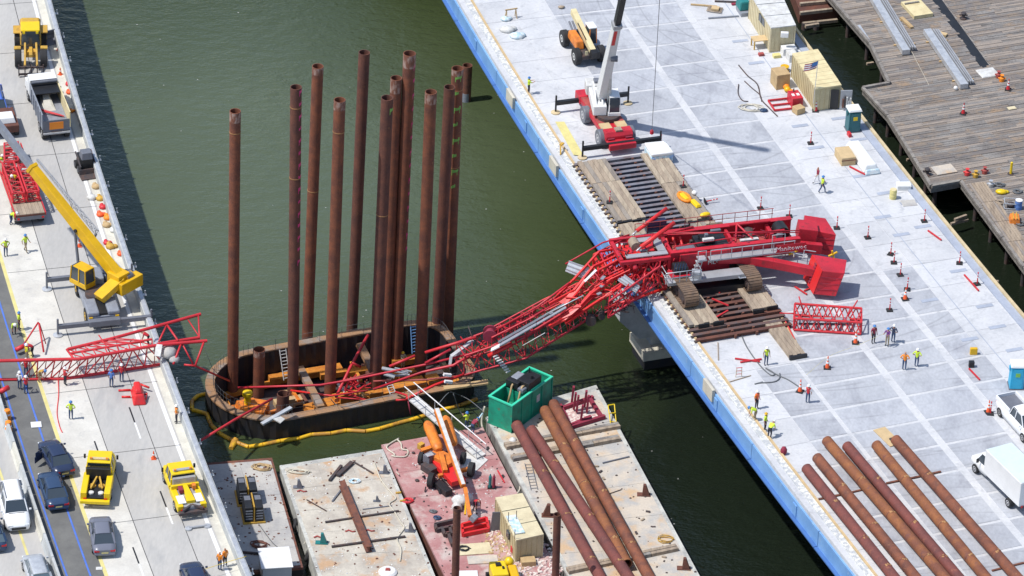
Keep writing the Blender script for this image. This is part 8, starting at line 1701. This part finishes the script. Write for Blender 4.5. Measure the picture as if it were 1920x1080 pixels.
q = MB(); q.box(-1.0, .3, -1.0, .9, .9, 1.9); q.build('cab_shell', 'yellow_bright', ex, bevel=.1); q = MB(); q.box(-.9, .2, -1.03, -1.001, 1.1, 1.75); q.build('cab_glass', 'glass', ex); q = MB(); q.taper(.35, 1.3, -1.1, .9, .7, 1.6, .15, .2); q.build('engine_hood', 'yellow', ex, bevel=.12)
q = MB(); q.box(-.55, -.15, .1, .5, 1.901, 2.05).box(-.1, .05, -.3, .0, 1.901, 2.0); q.build('roof_gear', 'black', ex)
for s in (-1, 1): q = MB(); q.ext([(-1.5, .15), (-1.3, 0), (1.3, 0), (1.5, .15), (1.5, .45), (1.3, .6), (-1.3, .6), (-1.5, .45)], s*.9-.2, s*.9+.2); q.build('crawler', 'tyre', ex)
q = MB(); q.ball((.7, 1.2, 1.5), .4, 8); q.build('hose_bundle', 'yellow_bright', ex); q = MB(); q.box(-.8, 1.0, -.9, .8, .55, .699); q.build('turntable', 'steel_dark', ex)
wf_ = thing('welded_frame', 'dark welded steel frame lying on the red barge left of the spud pile', 'frame', P(832, 988, ZR))
for a, b in (((815, 984), (850, 976)), ((818, 994), (850, 988)), ((828, 990), (834, 1003)), ((843, 988), (846, 1002)), ((834, 1003), (846, 1001)), ((816, 984), (818, 994)), ((840, 1000), (848, 1022))): q = MB(); q.beam(P(*a, ZR+.25), P(*b, ZR+.25), .22, .3); q.build('bar', 'steel_dark', wf_, W=True)
for (x, y, l, m_, s_) in ((812, 960, 'small dark hook heap on the red barge', 'cable', .3), (820, 972, 'small grey shackle heap above the welded frame', 'slate_blue', .35), (782, 902, 'tiny dark scrap in the middle of the red barge', 'steel_dark', .15), (735+40, 850, 'small dark ring near the top of the red barge', 'steel_dark', .1), (870, 1030, 'black cable heap beside the plywood sheets', 'black', .55), (765, 940, 'red chain heap on the left edge of the red barge', 'crane_red', .5)): ropeheap(x, y, ZR+.02, s_, m_, l, 3, cat='heap', rr=.06)
for (x, y, sx, sy, rz, m_, l) in ((890, 1030, 2.6, 1.5, .2, 'plywood_pale', 'upper plywood sheet left of the small excavator'), (905, 1050, 2.4, 1.1, .15, 'barge_tan', 'lower worn plywood sheet left of the small excavator'), (878, 1078, 1.5, 1.0, .1, 'white', 'white and yellow sheet at the bottom of the red barge')): boxthing('sheet', l, 'sheet', x, y, ZR+.01, sx, sy, .07, rz, m_, bev=0)
t = thing('gas_bottles', 'dark green gas bottles on a trolley in the middle of the red barge', 'gas bottles', P(922, 915, ZR))
for x in (-.15, .15): q = MB(); q.lathe([(.13, .1), (.13, 1.1), (.05, 1.25), (.05, 1.35)], (x, 0, 0), n=10); q.build('bottle', 'teal' if x < 0 else 'maroon', t)
q = MB(); q.box(-.35, .35, -.2, .25, 0, .09); q.build('trolley', 'black', t)
beamthing('red_strip', 933, 882, 946, 905, ZR+.02, .1, .06, 'crane_red', 'thin red rod on the right side of the red barge', 'strip')
# barge edge pads of the red barge
for (x, y, l) in ((748, 925, 'upper yellow bracket on the left edge of the red barge'), (756, 940, 'lower yellow bracket on the left edge of the red barge')): beamthing('edge_bracket', x-6, y, x+4, y-1, ZR+.02, .14, .2, 'yellow_dull', l, 'bracket')
# ---------------- people ----------------
# joints of a 1.76 m figure, facing -Y; skin-grown once per pose, then shared
def figure(pose):
    J = {'pelvis': (0, 0, .93), 'waist': (0, 0, 1.06), 'chest': (0, .0, 1.30), 'neck': (0, 0, 1.48), 'head': (0, -.01, 1.60), 'crown': (0, 0, 1.70)}
    for s, k in ((-1, 'r'), (1, 'l')):
        J['hip'+k] = (s*.10, 0, .90); J['knee'+k] = (s*.11, -.02, .50); J['ankle'+k] = (s*.115, .02, .09); J['toe'+k] = (s*.125, -.15, .04)
        J['sho'+k] = (s*.19, 0, 1.41); J['elb'+k] = (s*.26, .03, 1.14); J['wri'+k] = (s*.27, -.05, .90); J['hand'+k] = (s*.27, -.09, .82)
    if pose == 'walk':
        J['kneer'] = (-.11, -.20, .53); J['ankler'] = (-.115, -.25, .12); J['toer'] = (-.12, -.41, .09); J['kneel'] = (.11, .06, .50); J['anklel'] = (.115, .28, .12); J['toel'] = (.12, .14, .03)
        J['elbr'] = (-.26, .14, 1.16); J['wrir'] = (-.26, .10, .92); J['handr'] = (-.26, .06, .85); J['elbl'] = (.26, -.08, 1.15); J['wril'] = (.25, -.26, 1.0); J['handl'] = (.25, -.33, .97)
    if pose == 'hips':
        for s, k in ((-1, 'r'), (1, 'l')): J['elb'+k] = (s*.38, .08, 1.18); J['wri'+k] = (s*.20, -.05, 1.02); J['hand'+k] = (s*.16, -.10, .99)
    if pose == 'reach':
        for s, k in ((-1, 'r'), (1, 'l')): J['elb'+k] = (s*.24, -.18, 1.22); J['wri'+k] = (s*.16, -.40, 1.26); J['hand'+k] = (s*.13, -.48, 1.28)
    if pose == 'bend':
        J.update({'waist': (0, -.10, 1.02), 'chest': (0, -.32, 1.12), 'neck': (0, -.47, 1.20), 'head': (0, -.58, 1.24), 'crown': (0, -.66, 1.28)})
        for s, k in ((-1, 'r'), (1, 'l')): J['sho'+k] = (s*.19, -.40, 1.17); J['elb'+k] = (s*.24, -.45, .88); J['wri'+k] = (s*.18, -.52, .66); J['hand'+k] = (s*.16, -.55, .58); J['knee'+k] = (s*.12, -.10, .50)
    E_ = [('pelvis', 'waist'), ('waist', 'chest'), ('chest', 'neck'), ('neck', 'head'), ('head', 'crown')]
    for k in 'rl': E_ += [('pelvis', 'hip'+k), ('hip'+k, 'knee'+k), ('knee'+k, 'ankle'+k), ('ankle'+k, 'toe'+k), ('chest', 'sho'+k), ('sho'+k, 'elb'+k), ('elb'+k, 'wri'+k), ('wri'+k, 'hand'+k)]
    R = {'pelvis': (.15, .11), 'waist': (.14, .10), 'chest': (.17, .115), 'neck': (.055, .055), 'head': (.088, .10), 'crown': (.06, .07)}
    for k in 'rl': R.update({'hip'+k: (.095, .10), 'knee'+k: (.065, .07), 'ankle'+k: (.048, .05), 'toe'+k: (.05, .04), 'sho'+k: (.07, .07), 'elb'+k: (.048, .048), 'wri'+k: (.033, .033), 'hand'+k: (.04, .025)})
    # five fingers for each hand, rooted in the palm
    for s, k in ((-1, 'r'), (1, 'l')):
        w_ = Vector(J['wri'+k]); h_ = Vector(J['hand'+k]); d = (h_-w_).normalized(); x = Vector((0, 1, 0)) if abs(d.y) < .8 else Vector((1, 0, 0)); x = (x-d*x.dot(d)).normalized(); nn = d.cross(x)
        for i, (o, L) in enumerate(((-.028, .065), (-.010, .075), (.010, .07), (.028, .055))):
            J['f%d%s' % (i, k)] = tuple(h_+x*o+d*L*.6+nn*.01); J['g%d%s' % (i, k)] = tuple(h_+x*o+d*L+nn*.035); R['f%d%s' % (i, k)] = (.010, .010); R['g%d%s' % (i, k)] = (.008, .008); E_ += [('hand'+k, 'f%d%s' % (i, k)), ('f%d%s' % (i, k), 'g%d%s' % (i, k))]
        J['t'+k] = tuple(w_+(h_-w_)*.7-x*.055+d*.03); R['t'+k] = (.011, .011); E_.append(('hand'+k, 't'+k))
    names = list(J); me = bpy.data.meshes.new('figure'); me.from_pydata([J[n_] for n_ in names], [(names.index(a), names.index(b)) for a, b in E_], [])
    o = bpy.data.objects.new('figure', me); COL.objects.link(o); sm = o.modifiers.new('skin', 'SKIN'); sm.use_smooth_shade = True
    for i, n_ in enumerate(names):
        v = me.skin_vertices[0].data[i]; v.radius = R[n_]; v.use_root = (n_ == 'pelvis')
    ss = o.modifiers.new('sub', 'SUBSURF'); ss.levels = 1; ss.render_levels = 1
    dg = bpy.context.evaluated_depsgraph_get(); m2 = bpy.data.meshes.new_from_object(o.evaluated_get(dg)); bpy.data.objects.remove(o)
    # nose and ears are pulled out of the head; clothing zones by nearest bone
    H = Vector(J['head']); bones = [(a, b) for a, b in E_ if a[:1] not in 'fgt' and b[:1] not in 'fgt' or a in ('head',) ]
    def seg(p, a, b):
        a = Vector(J[a]); b = Vector(J[b]); t = max(0, min(1, (p-a).dot(b-a)/max(1e-9, (b-a).length_squared))); return (p-(a+(b-a)*t)).length
    for v in m2.vertices:
        r_ = v.co-H
        if r_.length < .14:
            if r_.y < -.07 and abs(r_.x) < .03 and -.05 < r_.z < .03: v.co.y -= .02
            if abs(r_.x) > .075 and abs(r_.z) < .03: v.co.x += .015*(1 if r_.x > 0 else -1)
    zone = []
    for p in m2.polygons:
        c = sum((m2.vertices[i].co for i in p.vertices), Vector())/len(p.vertices); best = min(E_, key=lambda e: seg(c, *e)); a, b = best
        if b[:4] in ('hip'+b[3:], ) or b[:4] == 'knee' or b[:3] == 'hip': z = 1
        elif b[:5] == 'ankle': z = 1
        elif b[:3] == 'toe': z = 3
        elif b in ('waist', 'chest') or b[:3] == 'sho': z = 2
        elif b[:3] == 'elb': z = 2
        elif b == 'neck' and c.z < J['neck'][2]-.06: z = 2
        else: z = 0
        zone.append(z)
    m2.materials.clear()
    for _ in range(4): m2.materials.append(None)
    for p, z in zip(m2.polygons, zone): p.material_index = z; p.use_smooth = True
    # vest: torso faces of a slightly inflated copy
    vb = MB(); idx = {}
    vv = []; ff = []
    for p, z in zip(m2.polygons, zone):
        c = sum((m2.vertices[i].co for i in p.vertices), Vector())/len(p.vertices); best = min(E_, key=lambda e: seg(c, *e))[1]
        if best in ('waist', 'chest') or (best == 'neck' and z == 2) or (best[:3] == 'sho'):
            f = []
            for i in p.vertices:
                if i not in idx: idx[i] = len(vv); vv.append(m2.vertices[i].co+m2.vertices[i].normal*.018)
                f.append(idx[i])
            ff.append(f)
    vm = bpy.data.meshes.new('vest'); vm.from_pydata([tuple(v) for v in vv], [], ff); vm.polygons.foreach_set('use_smooth', [True]*len(ff)); vm.materials.append(None)
    # helmet on the crown
    hd_ = (Vector(J['crown'])-Vector(J['head'])).normalized(); hb = MB(); cN = Vector(J['head'])+hd_*.035; x = hd_.orthogonal().normalized(); y = hd_.cross(x)
    hb.loft([[cN+hd_*h_+x*(r_*cos(a))+y*(r_*sin(a)) for a in [2*pi*i/12 for i in range(12)]] for r_, h_ in ((.15, 0), (.155, .012), (.125, .02), (.118, .06), (.09, .115), (.03, .14))])
    hm = bpy.data.meshes.new('hard_hat'); hm.from_pydata([tuple(v) for v in hb.v], [], hb.f); hm.polygons.foreach_set('use_smooth', hb.s); hm.materials.append(None)
    return m2, vm, hm
FIG = {k: figure(k) for k in ('stand', 'walk', 'hips', 'reach', 'bend')}
def person(px, py, z, pose, face, top, legs, vest, hat, label, sc=1.0, lift=0):
    p = P(px, py, z); t = thing('person', label, 'person', p+Vector((0, 0, lift)), face); t.scale = (sc, sc, sc); m2, vm, hm = FIG[pose]
    def lk(name, me, mats):
        o = bpy.data.objects.new(name, me); COL.objects.link(o); o.parent = t
        for i, m_ in enumerate(mats): o.material_slots[i].link = 'OBJECT'; o.material_slots[i].material = MT[m_]
        return o
    lk('body', m2, ('skin', legs, top, 'black'))
    if vest: lk('vest', vm, (vest,))
    if hat: lk('hard_hat', hm, (hat,))
N = HN+.02; O_ = HO+.02
for a in (
    (1541, 362, N, 'walk', 1.9, 'hivis', 'denim', 'hivis', 'hat_blue', 'worker in yellow vest and jeans striding beside the crate, blue hard hat'),
    (1532, 345, N, 'walk', -1.2, 'maroon', 'white_cloth', None, None, 'person in dark red top and pale trousers just behind the striding worker'),
    (1637, 643, N, 'stand', .5, 'maroon', 'dark_cloth', 'maroon', 'hat_blue', 'worker in dark red vest and grey trousers right of the fallen lattice'),
    (1663, 648, N, 'reach', -.6, 'purple', 'khaki', None, 'hat_blue', 'person in purple shirt and pale trousers, left of a close pair'),
    (1674, 642, N, 'hips', 2.6, 'navy', 'denim', 'navy', 'hat_white', 'person in navy jacket with white hard hat, right of a close pair'),
    (1695, 693, N, 'hips', 3.0, 'hivis_orange', 'denim', 'hivis_orange', None, 'worker in orange shirt and jeans standing with hands on hips'),
    (1718, 687, N, 'hips', 2.8, 'hivis', 'denim', 'hivis', 'hat_white', 'worker in yellow vest and white hard hat right of the orange shirt'),
    (1436, 684, N, 'stand', .3, 'khaki', 'denim', 'hivis', 'hat_white', 'lone worker in yellow vest by the hose below the long mat'),
    (1514, 755, N, 'stand', 2.9, 'white_cloth', 'denim', 'crane_red', 'hat_white', 'worker in red vest beside the striped cone'),
    (1418, 766, N, 'stand', .8, 'hivis_orange', 'dark_cloth', 'cone_orange', 'hat_white', 'worker in orange vest, topmost of four along the blue edge'),
    (1417, 788, N, 'bend', -1.4, 'hivis', 'khaki', 'hivis', 'hat_blue', 'worker in yellow vest leaning over the bridge edge'),
    (1442, 822, N, 'bend', 2.6, 'hivis', 'dark_cloth', 'hivis', 'hat_white', 'worker in bright yellow bending, lowest along the blue edge'),
    (1434, 808, N, 'stand', 1.2, 'hivis', 'dark_cloth', 'hivis', 'yellow', 'worker in yellow with yellow hat just behind the bending one'),
    (991, 176, N, 'reach', 1.9, 'hivis', 'dark_cloth', 'hivis', 'hat_blue', 'worker in yellow vest at the bridge edge near the top'),
    (11, 480, O_, 'hips', .4, 'hivis', 'denim', 'hivis', 'hat_white', 'worker in yellow vest at the left edge, left of a pair'),
    (48, 472, O_, 'walk', .9, 'hivis', 'khaki', 'hivis', 'hat_blue', 'worker in lime vest and khaki trousers below the flatbed trailer'),
    (26, 626, O_, 'bend', .3, 'hivis', 'dark_cloth', 'hivis', 'hat_white', 'worker in yellow bending beside another at the blue line'),
    (36, 618, O_, 'stand', 1.5, 'hivis', 'dark_cloth', 'hivis', 'hat_blue', 'worker in yellow standing right of the bending one'),
    (20, 420, O_, 'bend', 1.2, 'hivis', 'denim', 'hivis', 'hat_white', 'worker in yellow vest at the rear left corner of the flatbed'),
    (5, 322, O_, 'stand', .5, 'hivis', 'denim', 'hivis', 'hat_white', 'worker in yellow at the left edge beside the flatbed load'),
    (30, 348, HO+1.3, 'bend', -.5, 'yellow_bright', 'dark_cloth', 'yellow_bright', 'hat_white', 'worker in yellow on top of the flatbed load'),
    (62, 668, O_, 'bend', -1.2, 'maroon', 'dark_cloth', 'crane_red', 'hat_blue', 'worker in red and black stooping behind the fallen boom'),
    (50, 678, O_, 'stand', 2.0, 'hivis', 'khaki', 'yellow_bright', 'hat_white', 'worker in bright yellow vest behind the fallen boom, left of the stooping one'),
    (49, 706, O_, 'hips', 3.0, 'white_cloth', 'denim', 'crane_red', 'hat_white', 'person in white shirt with red vest standing inside the fallen boom'),
    (37, 730, O_, 'stand', 2.7, 'white_cloth', 'denim', None, 'hat_white', 'person in white shirt and jeans on the blue line below the boom'),
    (49, 738, O_, 'reach', 3.3, 'white_cloth', 'denim', 'crane_red', 'hat_white', 'person in white shirt and red vest, lowest by the blue line'),
    (74, 715, O_, 'bend', 1.0, 'khaki', 'khaki', 'yellow_dull', 'hat_blue', 'worker in tan and yellow leaning on the fallen boom'),
    (122, 722, O_, 'reach', 2.2, 'white_cloth', 'dark_cloth', 'crane_red', 'hat_white', 'person in white and red with dark trousers at the boom chord'),
    (209, 726, O_, 'stand', 2.9, 'blue_cloth', 'denim', 'blue_cloth', 'hat_blue', 'person in blue vest and jeans below the fallen boom'),
    (228, 716, O_, 'stand', 3.0, 'maroon', 'denim', 'crane_red', 'hat_white', 'person in dark red vest right of the one in blue'),
    (133, 786, O_, 'hips', 3.1, 'hivis', 'denim', 'hivis', 'hat_blue', 'lone worker in yellow vest on the pale lane below the boom'),
    (331, 793, O_, 'hips', -1.2, 'khaki', 'dark_cloth', 'hivis_orange', 'hat_white', 'worker in tan and orange standing at the parapet'),
    (412, 1069, O_, 'stand', 2.6, 'hivis_orange', 'denim', 'hivis_orange', None, 'worker in orange vest at the bottom parapet, left of a pair'),
    (422, 1062, O_, 'stand', -2.4, 'hivis_orange', 'dark_cloth', 'hivis_orange', None, 'worker in orange vest at the bottom parapet, right of a pair'),
    (279, 648, O_, 'bend', -1.6, 'maroon', 'dark_cloth', 'crane_red', None, 'person in dark red stooping beside the boom near the parapet'),
    (875, 805, ZR+.02, 'reach', -2.6, 'hivis', 'denim', 'hivis', 'hat_blue', 'worker in yellow vest and blue helmet at the foot of the gangway'),
    (885, 814, ZR+.02, 'bend', 2.4, 'maroon', 'denim', 'maroon', 'hat_blue', 'worker in maroon stooping beside the gangway'),
    (890, 957, ZR+.02, 'bend', .6, 'maroon', 'dark_cloth', 'crane_red', None, 'person in maroon crouching by the orange frame'),
    (755, 692, .2, 'reach', .5, 'khaki', 'khaki', 'tan_line', 'yellow', 'worker in tan on a beam inside the cofferdam')):
    person(*a)
